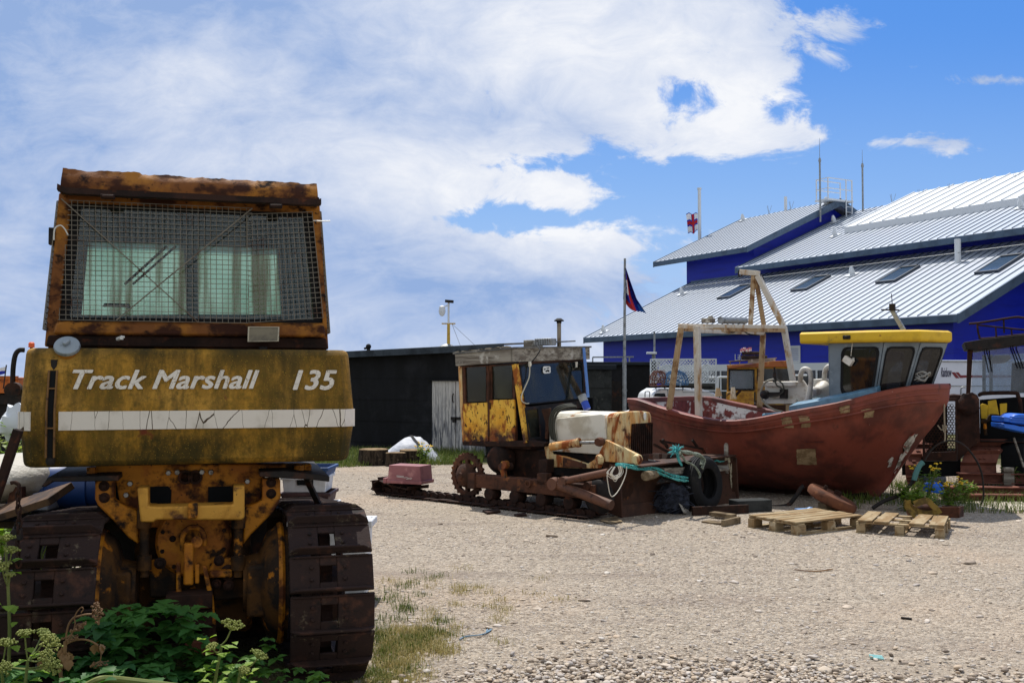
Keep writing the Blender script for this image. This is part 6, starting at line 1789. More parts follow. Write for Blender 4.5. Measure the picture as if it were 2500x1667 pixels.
def hull_patch(name, quad, mat, nu=8, nv=8, rag=0.0):
    c = [solve_hull(*q) for q in quad]      # corners: bottom-left, bottom-right, top-right, top-left
    def fn(u_, v_):
        s_ = (c[0][0] * (1 - u_) + c[1][0] * u_) * (1 - v_) + (c[3][0] * (1 - u_) + c[2][0] * u_) * v_
        k_ = (c[0][1] * (1 - u_) + c[1][1] * u_) * (1 - v_) + (c[3][1] * (1 - u_) + c[2][1] * u_) * v_
        if rag and (u_ in (0, 1) or v_ in (0, 1)):
            s_ += rag * 0.004 * mnoise.noise(Vector((u_ * 9, v_ * 9, 1))); k_ += rag * 0.12 * mnoise.noise(Vector((u_ * 9, v_ * 9, 7)))
        return hull_surf(min(max(s_, 0), 1), min(max(k_, 0), nk - 1.001), off=0.007)
    b = MB(); b.grid(fn, nu, nv); return b.build(name, mat, hull)
Z8p = Z8
for q in ([(1228, 328), (1350, 330), (1338, 235), (1226, 236)], [(1150, 108), (1208, 108), (1192, 42), (1132, 48)], [(1252, 108), (1308, 104), (1300, 36), (1236, 38)], [(1490, 22), (1548, 14), (1545, -30), (1482, -16)], [(1630, 50), (1688, 42), (1676, -10), (1614, 2)]):
    hull_patch('primer_patch', [Z8p(*p) for p in q], M['patch'], rag=1.0)
hull_patch('worn_stem', [Z5(655, 1310), Z5(690, 1300), Z5(822, 985), Z5(772, 985)], M['worn_stem'], 6, 14, rag=2.5)
hull_patch('worn_stem', [Z5(648, 1180), Z5(668, 1175), Z5(676, 1122), Z5(655, 1130)], M['worn_stem'], 4, 6, rag=2.0)
# keel shoe and stern frame in shadow
b = MB(); b.bb((-1.1, -0.05, 0.0), (2.15, 0.05, 0.1)); b.build('keel', M['rust_dark'], hull, smooth=False)
# ---- gantry
YA, YB = -1.37, 1.33
b = MB()
b.bar(G_(758, 640, YA), G_(652, 1360, YA), 0.07, 0.07, up=(1, 0, 0)); b.build('leg', M['gantry_rust'], BOAT, bevel=0.006)
b = MB(); b.bar(G_(895, 628, YA + 0.12), G_(912, 1415, YA + 0.12), 0.085, 0.085, up=(1, 0, 0)); b.build('leg', M['gantry'], BOAT, bevel=0.006)
b = MB(); b.bar(G_(1472, 690, YB), G_(1440, 1335, YB), 0.075, 0.075, up=(1, 0, 0)); b.build('leg', M['gantry_rust'], BOAT, bevel=0.006)
b = MB(); b.bar(G_(1652, 632, YB), G_(1730, 1100, YB), 0.085, 0.085, up=(1, 0, 0)); b.bar(G_(1730, 1100, YB), G_(1775, 1360, YB), 0.085, 0.085, up=(1, 0, 0)); b.build('leg', M['gantry'], BOAT, bevel=0.006)
tA0, tA1 = G_(748, 628, YA), G_(1655, 640, YB)
tB0, tB1 = G_(892, 640, YA + 0.12), G_(1475, 655, YB)
b = MB(); b.bar(tA0, tA1, 0.075, 0.075); b.bar(tB0 + Vector((0, 0, -0.05)), tB1 + Vector((0, 0, -0.07)), 0.055, 0.055); b.bar(tA0 + Vector((0, 0, -0.001)), tB0, 0.065, 0.065); b.bar(tA1, tB1, 0.065, 0.065); 
gan = b.build('gantry_beam', M['gantry'], BOAT, bevel=0.006)
b = MB(); b.bar(G_(775, 655, YA + .06), G_(1650, 665, YB - 0.06), 0.05, 0.06); b.build('gantry_rail', M['gantry_rust'], gan)
ap = G_(1412, 172, YB)
b = MB(); b.bar(G_(1645, 620, YB), G_(1425, 190, YB), 0.085, 0.085, up=(1, 0, 0)); b.build('boom', M['gantry'], gan, bevel=0.006)
b = MB(); b.bar(G_(1362, 620, YB - 0.25), G_(1388, 190, YB), 0.06, 0.06, up=(1, 0, 0)); b.build('stay', M['gantry_rust'], gan)
b = MB(); b.bar(G_(1478, 620, YB + 0.1), G_(1408, 200, YB), 0.06, 0.06, up=(1, 0, 0)); b.build('stay', M['gantry_rust'], gan)
b = MB(); b.bar(G_(1275, 158, YB), G_(1436, 170, YB), 0.10, 0.085); b.build('boom_head', M['gantry'], gan, bevel=0.006)
b = MB(); ce = G_(1273, 168, YB); b.tube([ce + Vector((0.035 * math.cos(t), 0, 0.06 * math.sin(t))) for t in [i * math.pi / 7 for i in range(14)]], 0.012, 6, closed=True); b.tube(spl([G_(1434, 185, YB), G_(1462, 190, YB), G_(1478, 220, YB)], 4), 0.008, 5); b.build('boom_ring', M['dark_metal'], gan)
m0, m1 = tA0.lerp(tA1, 0.36), tA0.lerp(tA1, 0.60)
b = MB(); b.cyl(m0 + Vector((0, 0, 0.10)), m1 + Vector((0, 0, 0.10)), 0.055, n=14); b.build('mesh_roll', M['galv'], gan)
b = MB(); p = tA0.lerp(tA1, 0.25); b.box(p + Vector((0, 0, 0.09)), (0.18, 0.12, 0.07)); b.box(p + Vector((0.04, 0, 0.135)), (0.05, 0.08, 0.05)); b.build('block_bracket', M['old_wood'], gan, bevel=0.01)
b = MB(); b.tube(spl([tA0.lerp(tA1, t) + Vector((0, -0.03, dz)) for t, dz in ((0.42, 0.03), (0.48, -0.09), (0.55, -0.03), (0.64, -0.11), (0.74, -0.13))], 5), 0.010, 5); b.build('cable', M['black'], gan)
# ---- hauling winch amidships
yw = 0.05
Wn = lambda a, c, y_=yw: G_(a, c, y_)
b = MB(); b.prism([Wn(a, c) for a, c in ((1480, 1110), (1790, 1105), (1812, 1090), (1868, 1165), (1862, 1290), (1835, 1306), (1765, 1295), (1500, 1300))], (0, 0.05, 0)); w1_ = b.build('winch_frame', M['winch_white'], BOAT, bevel=0.012)
b = MB()
for c0, c1 in ((1110, 1150), (1262, 1302)):
    b.prism([Wn(1470, c0, yw - 0.07), Wn(1755, c0, yw - 0.07), Wn(1755, c1, yw - 0.07), Wn(1480, c1, yw - 0.07)], (0, 0.068, 0))
b.build('winch_rail', M['winch_white'], w1_, bevel=0.008)
b = MB(); b.prism([Wn(a, c, yw + 0.42) for a, c in ((1880, 1090), (2030, 1080), (2075, 1150), (2068, 1275), (1900, 1275))], (0, 0.05, 0)); b.build('winch_cheek', M['winch_white'], w1_, bevel=0.012)
b = MB(); b.lathe([(0.10, 0), (0.085, 0.06), (0.08, 0.22), (0.10, 0.30), (0.15, 0.36), (0.16, 0.40)], Wn(1860, 1205, yw), (0.25, 1, 0.05), 24); b.build('winch_drum', M['winch_white'], w1_)
def hoop(pts, y_):
    b = MB(); b.tube(spl([Wn(a, c, y_) for a, c in pts], 6), 0.038, 10); return b.build('hoop', M['winch_white'], w1_)
hoop([(1795, 1110), (1800, 1050), (1815, 1010), (1845, 1000), (1875, 1020), (1888, 1070), (1884, 1150), (1866, 1230), (1840, 1296)], yw - 0.04)
hoop([(2005, 1080), (2010, 1020), (2030, 985), (2060, 978), (2088, 1000), (2100, 1060), (2096, 1150), (2078, 1220), (2055, 1262)], yw + 0.45)
b = MB(); b.lathe([(0.06, -0.03), (0.075, 0.0), (0.06, 0.06), (0.02, 0.1)], Wn(1490, 1222, yw - 0.1), (0, -1, 0), 14); b.bar(Wn(1500, 1240, yw - 0.14), Wn(1650, 1200, yw - 0.14), 0.035, 0.035); b.bar(Wn(1530, 1215, yw - 0.12), Wn(1660, 1215, yw - 0.12), 0.04, 0.05); b.box(Wn(1652, 1215, yw - 0.1), (0.10, 0.08, 0.14)); b.lathe([(0.03, 0), (0.03, 0.12), (0.015, 0.16), (0.015, 0.22)], Wn(1572, 1110, yw - 0.05), (0, 0, 1), 10)
b.build('winch_motor', M['dark_metal'], w1_)
for k_, pts in enumerate((((1565, 1090), (1500, 1110), (1460, 1170), (1452, 1220), (1480, 1290), (1560, 1350), (1640, 1370)), ((1590, 1090), (1640, 1130), (1650, 1190), (1600, 1230), (1530, 1240)), ((1570, 1095), (1590, 1140), (1620, 1160), (1650, 1180)))):
    b = MB(); b.tube(spl([Wn(a, c, yw - 0.13 - 0.02 * k_) for a, c in pts], 6), 0.012 + 0.004 * (k_ == 0), 7); b.build('hydraulic_hose', M['hose'] if k_ else mk('pale_hose', (150, 144, 128), 0.6), w1_)
b = MB(); b.bar(Wn(1700, 1290), (Wn(1700, 1290).x, yw, 0.86), 0.08, 0.08, up=(1, 0, 0)); b.bar(Wn(1985, 1270, yw + 0.3), (Wn(1985, 1270, yw + .3).x, yw + 0.3, 0.86), 0.08, 0.08, up=(1, 0, 0)); b.build('winch_post', M['gantry_rust'], w1_)
b = MB(); b.bb((0.6, -0.2, 0.87), (1.5, 0.7, 1.2)); b.build('hatch', mk('hatch_blue', (70, 120, 140), 0.5, 0, [((150, 170, 176), 6, 0.55, 0.7)]), BOAT, bevel=0.03)
# ---- wheelhouse
zr0 = at(2100, 838, 13.85).z; zr1 = at(2100, 812, 13.85).z
PL = [(1.86, -0.66), (2.42, -0.64), (2.70, -0.42), (2.86, 0.0), (2.70, 0.42), (2.42, 0.64), (1.86, 0.66)]
LEAN = [0.0, 0.18, 0.30, 0.36, 0.30, 0.18, 0.0]
zb_ = 1.22
def wp(i, t):
    x_, y_ = PL[i % 7]; return Vector((x_ + LEAN[i % 7] * t, y_ * (1 + 0.03 * t), zb_ + (zr0 - zb_) * t))
def wall_pt(i, u_, t, off=0.0):
    a, c = wp(i, t), wp(i + 1, t); p = a.lerp(c, u_)
    nn = (wp(i + 1, 0.5) - wp(i, 0.5)).cross(Vector((LEAN[i % 7], 0, zr0 - zb_))).normalized()
    if nn.dot(p - Vector((2.1, 0, p.z))) < 0: nn = -nn
    return p + nn * off
b = MB()
tw0, tw1 = 0.30, 0.93
wins = {0: (0.26, 0.93), 1: (0.10, 0.90), 2: (0.10, 0.90), 3: (0.10, 0.90), 4: (0.10, 0.90), 5: (0.15, 0.9)}
for i in range(7):
    if i in wins:
        u0, u1 = wins[i]
        o = [wall_pt(i, 0, 0), wall_pt(i, 1, 0), wall_pt(i, 1, 1), wall_pt(i, 0, 1)]
        n_ = [wall_pt(i, u0, tw0), wall_pt(i, u1, tw0), wall_pt(i, u1, tw1), wall_pt(i, u0, tw1)]
        b.add(o + n_, [(0, 1, 5, 4), (1, 2, 6, 5), (2, 3, 7, 6), (3, 0, 4, 7)])
    else:
        b.add([wall_pt(i, 0, 0), wall_pt(i, 1, 0), wall_pt(i, 1, 1), wall_pt(i, 0, 1)], [(0, 1, 2, 3)])
wh = b.build('wheelhouse', M['wheelhouse_grey'], BOAT, smooth=False)
sm = wh.modifiers.new('thick', 'SOLIDIFY'); sm.thickness = 0.05; sm.offset = 0.0
M['boat_glass'] = mk_glass('boat_glass', (0.16, 0.18, 0.20), 0.6, 0.03, [((90, 90, 80), 3.0, 0.5, 0.8, 0.1, (1, 1, 1), 0.2)])
def rrect(i, u0, u1, t0, t1, off, cr=0.18):
    o = []
    for (cu, ct, a0) in ((u1 - cr * (u1 - u0), t1 - cr * (t1 - t0), 0), (u0 + cr * (u1 - u0), t1 - cr * (t1 - t0), 90), (u0 + cr * (u1 - u0), t0 + cr * (t1 - t0), 180), (u1 - cr * (u1 - u0), t0 + cr * (t1 - t0), 270)):
        for k in range(5):
            a = R(a0 + k * 22.5); o.append(wall_pt(i, cu + math.cos(a) * cr * (u1 - u0), ct + math.sin(a) * cr * (t1 - t0), off))
    return o
for i, (u0, u1) in wins.items():
    nn = (wall_pt(i, 0.5, 0.5, 1.0) - wall_pt(i, 0.5, 0.5, 0.0))
    outer_ = rrect(i, u0 - 0.03, u1 + 0.03, tw0 - 0.02, tw1 + 0.015, 0.036, 0.16); inner_ = rrect(i, u0 + 0.02, u1 - 0.02, tw0 + 0.02, tw1 - 0.01, 0.036, 0.16)
    b = MB(); b.ring(outer_, inner_, -nn * 0.009); wf = b.build('window', M['black'], wh, smooth=False)
    b = MB(); b.add(rrect(i, u0 - 0.0, u1 + 0.0, tw0, tw1, 0.028, 0.16), [tuple(range(20))]); b.build('pane', M['boat_glass'], wf, smooth=False)
b = MB(); b.bb((1.95, -0.4, 1.2), (2.5, 0.4, 1.52)); b.build('console', M['pitch'], wh, smooth=False)
# roof slab with a facetted nose
def rfp(p, z_): return Vector((p[0], p[1], z_))
RP = [(1.47, -0.81), (2.51, -0.85), (3.07, -0.61), (3.30, 0.0), (3.07, 0.61), (2.51, 0.85), (1.47, 0.81)]
b = MB(); b.loft([[rfp((1.50 + (x_ - 1.50) * 0.985, y_ * 0.97), zr0 + 0.002) for x_, y_ in RP], [rfp(p, zr0 + 0.03) for p in RP], [rfp(p, zr1 - 0.01) for p in RP], [rfp((1.53 + (x_ - 1.53) * 0.97, y_ * 0.93), zr1 + 0.015) for x_, y_ in RP]])
rf = b.build('wheelhouse_roof', M['boat_yellow'], BOAT, bevel=0.012)
p = Vector((2.16, -0.85, (zr0 + zr1) / 2)); b = MB(); b.box(p, (0.10, 0.04, 0.055)); b.cyl(p + Vector((0, -0.02, 0)), p + Vector((0, -0.035, 0)), 0.02, n=10); b.build('side_light', M['dark_metal'], rf, bevel=0.008)
b = MB(); p0 = BO.loc(*Z5(738, 375), 1, 0.1); p1 = BO.loc(*Z5(672, 262), 1, 0.1); b.bar(p0, p1, 0.055, 0.055, up=(0, 1, 0)); mst = b.build('mast', M['galv'], rf)
b = MB(); b.bar(BO.loc(*Z5(606, 256), 1, 0.1), BO.loc(*Z5(712, 258), 1, 0.1), 0.03, 0.02); b.box(p1 + Vector((0, 0, 0.05)), (0.07, 0.07, 0.10)); b.cyl(p1 + Vector((0, 0, 0.08)), BO.loc(*Z5(667, 162), 1, 0.1), 0.006, n=5); b.build('mast_head', M['dark_metal'], mst)
p = BO.loc(*Z5(412, 556), 1, -0.78); b = MB(); b.box(p, (0.13, 0.09, 0.09), Matrix.Rotation(0.6, 4, 'Y')); b.bar(p + Vector((0.07, 0.0, 0)), p + Vector((0.05, 0.06, 0.03)), 0.03, 0.03); b.tube(spl([p + Vector((0.03, 0.02, 0.06)), p + Vector((0.04, 0.04, 0.2)), p + Vector((0.05, 0.05, 0.30))], 4), 0.006, 5); b.build('deck_lamp', M['winch_white'], wh, bevel=0.01)
# blue coaming along the foredeck, fittings at the bow
b = MB(); pts = [hull_pt(s_, nk - 1, -1) + Vector((0, 0.16, 0.05)) for s_ in (0.60, 0.68, 0.76, 0.84)]
b.loft([[p + Vector((0, 0, -0.1)), p + Vector((0, 0.3, -0.1)), p + Vector((0, 0.3, 0.10)), p + Vector((0, 0.02, 0.05))] for p in pts]); b.build('coaming', mk('coaming_blue', (92, 134, 160), 0.5, 0, [((70, 100, 122), 4, 0.45, 0.65)]), BOAT, bevel=0.01)
b = MB(); b.tube(spl([BO.loc(*Z5(a, c), 1, -0.55) for a, c in ((400, 722), (412, 714), (436, 722), (456, 742))], 5), 0.012, 7); b.bb(BO.loc(*Z5(332, 775), 1, -0.3), BO.loc(*Z5(420, 738), 1, -0.1)); b.build('deck_vent', M['winch_white'], BOAT)
b = MB(); rr_ = random.Random(3)
for i in range(5):
    c = BO.loc(*Z5(850 + rr_.uniform(-22, 22), 660 + rr_.uniform(-14, 18)), 1, -0.34)
    b.tube([c + Vector((0.075 * math.cos(t) * (1 + .1 * i), 0.05 * math.sin(t), 0.03 * math.sin(t * 2 + i) + 0.012 * i)) for t in [k * math.pi / 8 for k in range(16)]], 0.010, 6, closed=True)
tag(b.build('rope', mk('grey_rope', (150, 150, 146), 0.9)), 'grey mooring rope coiled at the foot of the wheelhouse windows', 'rope').matrix_world = BO.M
# rope hanging from the bow
b = MB(); pts = [BO.loc(*Z5(a, c), 1, -0.05) for a, c in ((972, 690), (976, 760), (978, 880), (980, 950), (982, 1010), (978, 1030))]
b.tube(spl(pts, 5), 0.011, 7)
k0 = pts[3]; b.tube(spl([k0 + Vector((-0.09, 0, 0.03)), k0 + Vector((-0.03, -0.02, -0.03)), k0 + Vector((0.03, -0.02, 0.03)), k0 + Vector((0.0, -0.02, -0.06)), k0 + Vector((-0.02, -0.02, 0.04))], 5), 0.010, 6)
tag(b.build('rope', mk('tan_rope', (150, 138, 118), 0.9)), 'knotted pale rope hanging straight down from the bow', 'rope').matrix_world = BO.M
# ================================================================== LOOSE THINGS ON AND ROUND THE BLADE
ZB = lambda a, c: (1470 + a / 6.533, 1070 + c / 6.533)
BX = bx + 0.03
DB = lambda a, c, dx=0.05: WM @ DF.loc(*ZB(a, c), 0, BX + dx)
M['rope_teal'] = mk('rope_teal', (86, 178, 174), 0.85, 0, [((56, 128, 130), 60, 0.45, 0.6), ((150, 206, 196), 30, 0.55, 0.7)], spec=0.2)
M['rope_pale'] = mk('rope_pale', (188, 178, 152), 0.9, 0, [((132, 124, 104), 50, 0.45, 0.6)], spec=0.2)
M['string'] = mk('string', (206, 200, 186), 0.9, spec=0.2)
M['rope_grey'] = mk('rope_grey_green', (138, 146, 132), 0.9, 0, [((88, 98, 88), 60, 0.45, 0.6)], spec=0.2)
def rope(b, pts, r, n=6, twist=26.0):
    """laid rope: two strands wound round the line"""
    P = spl(pts, n)
    L = 0.0
    A, B = [], []
    for i, p in enumerate(P):
        if i: L += (p - P[i - 1]).length
        t = (P[min(i + 1, len(P) - 1)] - P[max(i - 1, 0)]).normalized()
        s_ = t.orthogonal().normalized(); q = t.cross(s_)
        k_ = L * twist * 0.5
        o = s_ * math.cos(k_) + q * math.sin(k_)
        A.append(p + o * r * 0.45); B.append(p - o * r * 0.45)
    b.tube(A, r * 0.72, 6); b.tube(B, r * 0.72, 6)
# tyre leaning on the face of the blade
tc_ = DF.loc(*Z8(656, 446), 0, BX + 0.19)
tyre = thing('tyre', 'worn black tyre leaning against the rusty blade under teal rope', 'tyre', WM @ tc_, R(-42))
b = MB(); r_ = 0.365
b.lathe([(0.20, 0.10), (0.235, 0.125), (0.30, 0.125), (0.33, 0.105), (r_ - 0.004, 0.07), (r_, 0.0), (r_ - 0.004, -0.07), (0.33, -0.105), (0.30, -0.125), (0.235, -0.125), (0.20, -0.10), (0.205, -0.06), (0.27, -0.04), (0.29, 0), (0.27, 0.04), (0.205, 0.06), (0.20, 0.10)], (0, 0, 0), (1, 0.0, 0.10), 48, caps=False)
b.build('carcass', M['black'], tyre)
b = MB()
for k_ in (-0.055, -0.02, 0.02, 0.055):
    b.lathe([(r_ - 0.01, k_ - 0.011), (r_ + 0.007, k_ - 0.011), (r_ + 0.007, k_ + 0.011), (r_ - 0.01, k_ + 0.011)], (0, 0, 0), (1, 0, 0.10), 48, caps=False)
b.build('tread', M['black'], tyre)
b = MB()
rope(b, [DB(a, c, 0.08 + 0.10 * (a > 1100)) for a, c in ((225, 405), (400, 425), (600, 455), (800, 465), (900, 490), (1050, 560), (1200, 605), (1400, 632), (1550, 632))], 0.0165)
rope(b, [DB(a, c, 0.09 + 0.10 * (a > 1100)) for a, c in ((228, 420), (400, 455), (600, 490), (780, 505), (880, 540), (1000, 590), (1200, 655), (1400, 682), (1552, 684))], 0.0165)
tag(b.build('rope', M['rope_teal']), 'doubled teal rope stretched along the top edge of the blade', 'rope')
b = MB()
rope(b, [DB(a, c, 0.30) for a, c in ((1240, 210), (1400, 235), (1540, 270), (1610, 310), (1630, 380), (1590, 480))], 0.022)
rope(b, [DB(a, c, 0.31) for a, c in ((1240, 230), (1290, 300), (1340, 370), (1460, 430), (1520, 500), (1560, 580), (1545, 630))], 0.015)
rope(b, [DB(a, c, 0.29) for a, c in ((1250, 200), (1420, 225), (1560, 265), (1600, 330), (1575, 420))], 0.018)
tag(b.build('rope', M['rope_grey']), 'grey green rope looped over the tyre on the blade', 'rope')
b = MB(); rr_ = random.Random(5)
c0 = DB(1190, 215, 0.22)
for i in range(70):
    dr = Vector((rr_.uniform(-1, 1), rr_.uniform(-0.7, 0.7), rr_.uniform(-0.5, 0.9))).normalized() * rr_.uniform(0.04, 0.125)
    b.tube([c0, c0 + dr * 0.6 + Vector((0, 0, 0.02)), c0 + dr], [0.006, 0.005, 0.002], 4)
for i in range(10):
    t = i / 10; b.tube(spl([c0 + Vector((rr_.uniform(-.02, .03), 0, 0)), DB(1220 + rr_.uniform(-20, 20), 330, 0.2), DB(1270 + rr_.uniform(-14, 14), 430, 0.16)], 4), 0.007, 4)
tag(b.build('rope', mk('rope_frayed', (96, 196, 200), 0.9, 0, [((60, 150, 156), 40, 0.45, 0.6)])), 'bright teal frayed rope end tufted above the tyre', 'rope')
b = MB()
for i in range(9):
    w, h_ = rr_.uniform(60, 130), rr_.uniform(90, 200)
    cx_ = 190 + rr_.uniform(-40, 60)
    pts = [(cx_ - w * 0.3, 450), (cx_ - w, 520 + h_ * 0.2), (cx_ - w * 0.8, 460 + h_), (cx_, 480 + h_ * 1.1), (cx_ + w * 0.9, 500 + h_ * 0.3), (cx_ + w * 0.7, 445)]
    b.tube(spl([DB(a, c, 0.10 + 0.01 * i) for a, c in pts], 5), 0.0045, 4)
b.tube(spl([DB(a, c, 0.12) for a, c in ((100, 540), (80, 600), (100, 760), (125, 880), (165, 925), (240, 860), (320, 720), (380, 560), (390, 450))], 5), 0.006, 5)
tag(b.build('string', M['string']), 'tangle of thin white string hanging at the near end of the blade', 'string')
b = MB()
for i in range(7):
    c = DB(1930 + i * 6, 300 + i * 8, 0.02)
    rr2 = 0.085 - 0.004 * i
    b.tube([c + Vector((rr2 * math.cos(t), rr2 * math.sin(t), 0.02 * math.sin(t * 2 + i))) for t in [k * math.pi / 8 for k in range(16)]], 0.012, 6, closed=True)
for pts in (((2040, 330), (2060, 450), (2050, 620), (2070, 800), (2095, 960), (2118, 1080), (2110, 1130)), ((2060, 330), (2090, 470), (2110, 640), (2140, 740), (2120, 800), (2095, 780)), ((2000, 330), (2040, 480), (2060, 600), (2110, 690))):
    b.tube(spl([DB(a, c, 0.07) for a, c in pts], 5), 0.012, 6)
tag(b.build('rope', M['rope_pale']), 'pale rope coiled round the far stake and trailing to the ground', 'rope')
b = MB(); rope(b, [DB(a, c, 0.06) for a, c in ((1750, 385), (1820, 350), (1880, 370), (1940, 355))], 0.012)
tag(b.build('rope', M['rope_teal']), 'short teal rope end under the pale coil on the blade', 'rope')
M['log'] = mk('log_wood', (134, 118, 94), 0.9, 0, [((94, 80, 62), 6, 0.42, 0.6), ((60, 50, 40), 14, 0.56, 0.68)], bump=(26, 0.006), spec=0.15)
def wood(name, label, cat, build, mat=None, group=None, bev=0.004):
    b = MB(); build(b); return tag(b.build(name, mat or M['log'], bevel=bev), label, cat, group)
b = MB(); c = DB(1120, 800, 0.07); b.blob((c.x, c.y, 0.17), (0.22, 0.14, 0.18), 18, 12, 0.5, 2.2, 3)  # netting heap; the dark shade on the blade is put into its blue-black
for i in range(40):
    q = Vector((c.x + rr_.uniform(-.2, .2), c.y - 0.08 + rr_.uniform(-.06, .05), rr_.uniform(.05, .34))); b.tube(spl([q, q + Vector((rr_.uniform(-.1, .1), -.04, rr_.uniform(-.08, .06))), q + Vector((rr_.uniform(-.16, .16), 0, rr_.uniform(-.1, .04)))], 3), 0.006, 4)
tag(b.build('net_heap', mk('shaded_net', (26, 30, 42), 0.8, 0, [((44, 50, 66), 18, 0.5, 0.62)])), 'heap of netting slumped on the blade, blue-black for the shade beside the tyre', 'net')
wood('timber', 'split timber beam on top of the blade behind the tyre', 'timber', lambda b: b.bar(DB(930, 520, 0.02), DB(1275, 505, 0.02), 0.13, 0.085), M['old_wood'])
wood('log', 'short pale log jutting from the face of the blade', 'log', lambda b: b.cyl(DB(870, 560, 0.0), DB(690, 600, 0.24), 0.055, 0.06, n=9))
def splinter(b):
    for i in range(6): b.bar(DB(880 + i * 26, 715 - i * 6, 0.14), DB(960 + i * 36, 625 + i * 10, 0.06), 0.018, 0.022)
wood('broken_branch', 'dark splintered branch below the log on the blade', 'branch', splinter, M['dark_metal'], bev=0)
wood('board', 'square ended board lying at the far corner of the blade', 'board', lambda b: b.prism([DB(1795, 412, 0.0), DB(1975, 404, 0.0), DB(2030, 478, 0.2), DB(1850, 490, 0.2)], (0, 0, -0.03)), M['old_wood'])
def lean(b): b.prism([DB(1160, 905, 0.12), DB(1190, 910, 0.12), DB(1400, 1225, 0.30), DB(1300, 1190, 0.30)], (0.02, 0.02, 0.01))
wood('board', 'thin grey board leaning on the blade beside the tyre', 'board', lean, M['old_wood'], bev=0)
b = MB()
for p, q in (((930, 40), (1600, 165)), ((1600, 165), (1640, 245)), ((930, 40), (1040, 115)), ((965, 15), (1045, 150)), ((1440, 25), (1520, 140)), ((830, 95), (1050, 215))):
    b.bar(DB(*p, -0.35), DB(*q, -0.35), 0.03, 0.03, up=(0.5, -0.8, 0))
o = b.build('metal_frame', M['rust_dark'], smooth=False); tag(o, 'bent rusty angle iron frame behind the tyre, against the red hull', 'scrap metal')
b = MB(); b.prism([DB(1050, 250, -0.2), DB(1190, 250, -0.2), DB(1260, 440, -0.2), DB(980, 440, -0.2)], (-0.2, 0.16, 0)); tag(b.build('hopper', M['rust_dark'], bevel=0.006), 'small tapered rusty steel hopper behind the frayed rope', 'scrap metal')
b = MB(); b.prism([DB(830, 340, -0.15), DB(990, 425, -0.15), DB(840, 432, -0.15)], (-0.1, 0.1, 0.0)); tag(b.build('sheet', M['white']), 'torn pale sheet wedged between grille and blade', 'sheet')
# ground scraps in front
def slab_at(px0, py0, px1, py1, w, h, z=0.0):
    p, q = gnd(px0, py0), gnd(px1, py1)
    return p + Vector((0, 0, h / 2 + z)), q + Vector((0, 0, h / 2 + z)), w, h
for k_, (c, w, h, z, lab) in enumerate(((((1722, 1274), (1768, 1280)), 0.16, 0.02, 0.0, 'thin flat offcut lowest of the boards in front of the tyre'), (((1738, 1262), (1792, 1269)), 0.12, 0.05, 0.02, 'squared offcut crossing over the flat one in front of the tyre'), (((1765, 1285), (1804, 1276)), 0.05, 0.075, 0.0, 'brown offcut nearest the camera, in front of the tyre'))):
    b = MB(); p, q, w, h = slab_at(*c[0], *c[1], w, h, z); b.bar(p, q, w, h); tag(b.build('offcut', M['log'], bevel=0.004), lab, 'wood', 'wood offcuts before the tyre')
b = MB(); p, q, w, h = slab_at(1690, 1258, 1826, 1252, 0.05, 0.11); b.bar(p, q, w, h); tag(b.build('plank', M['rust_dark'], bevel=0.004), 'long dark plank on edge between blade and left pallet', 'plank')
b = MB(); c = at(1832, 1236, 13.1); b.box((c.x, c.y, 0.075), (0.5, 0.25, 0.15), 0.3); tag(b.build('concrete_block', M['block'], bevel=0.01), 'grey concrete block under the hull behind the dark plank', 'block')
b = MB()
b.prism([gnd(1462, 1272) + Vector((0, 0, 0.01)), gnd(1505, 1266) + Vector((0, 0, 0.03)), gnd(1520, 1276) + Vector((0, 0, 0.012)), gnd(1490, 1280) + Vector((0, 0, 0.01))], (0, 0, 0.008)); tag(b.build('sheet', M['log']), 'bent brown board flat on gravel at the near blade corner', 'board')
b = MB(); b.prism([gnd(1178, 1250), gnd(1215, 1246), gnd(1222, 1252), gnd(1190, 1256)], (0, 0, 0.03)); b.prism([gnd(1255, 1259), gnd(1282, 1255), gnd(1286, 1260), gnd(1262, 1262)], (0, 0, 0.025)); tag(b.build('track_plate', M['rust_dark']), 'loose rusted plates on gravel beside the laid out track', 'scrap metal')
# mauve crate upside down on the end of the laid-out track
M['mauve'] = mk('mauve_plastic', (150, 96, 98), 0.55, 0, [((128, 78, 82), 3, 0.45, 0.65), ((176, 124, 122), 5, 0.56, 0.7)], spec=0.4)
cp = WM @ Vector((-1.13, -0.78, 0.0))
cr = thing('crate', 'mauve plastic crate upside down on the end of the rusty track', 'crate', (cp.x, cp.y, 0.205), R(-24))
def box_shell(b, L, W_, H, t=0.012, taper=0.93, up=True):
    """open fish box; up=False turns it over"""
    s_ = [(-L / 2, -W_ / 2), (L / 2, -W_ / 2), (L / 2, W_ / 2), (-L / 2, W_ / 2)]
    z0, z1 = (0, H) if up else (H, 0)
    rg = lambda k, z: [Vector((x_ * k, y_ * k, z)) for x_, y_ in s_]
    b.loft([rg(taper, z0), rg(1.0, z1)], caps=False); b.loft([rg(taper - 0.04, z0 + (t if up else -t)), rg(0.96, z1)], caps=False)
    b.add(rg(taper, z0), [(0, 1, 2, 3)]); b.add(rg(taper - 0.04, z0 + (t if up else -t)), [(3, 2, 1, 0)])
    o_, i_ = rg(1.06, z1), rg(0.955, z1); b.ring(o_, i_, (0, 0, -0.03 if up else 0.05))
b = MB(); box_shell(b, 0.56, 0.36, 0.26, up=False); b.build('shell', M['mauve'], cr, bevel=0.008)
b = MB(); b.bb((-0.34, -0.20, 0.0), (-0.285, 0.20, 0.075)); b.build('lip', M['mauve'], cr, bevel=0.006)
b = MB(); pts = [(-0.11, 0.105), (0.02, 0.098), (0.10, 0.085), (0.06, 0.075)]
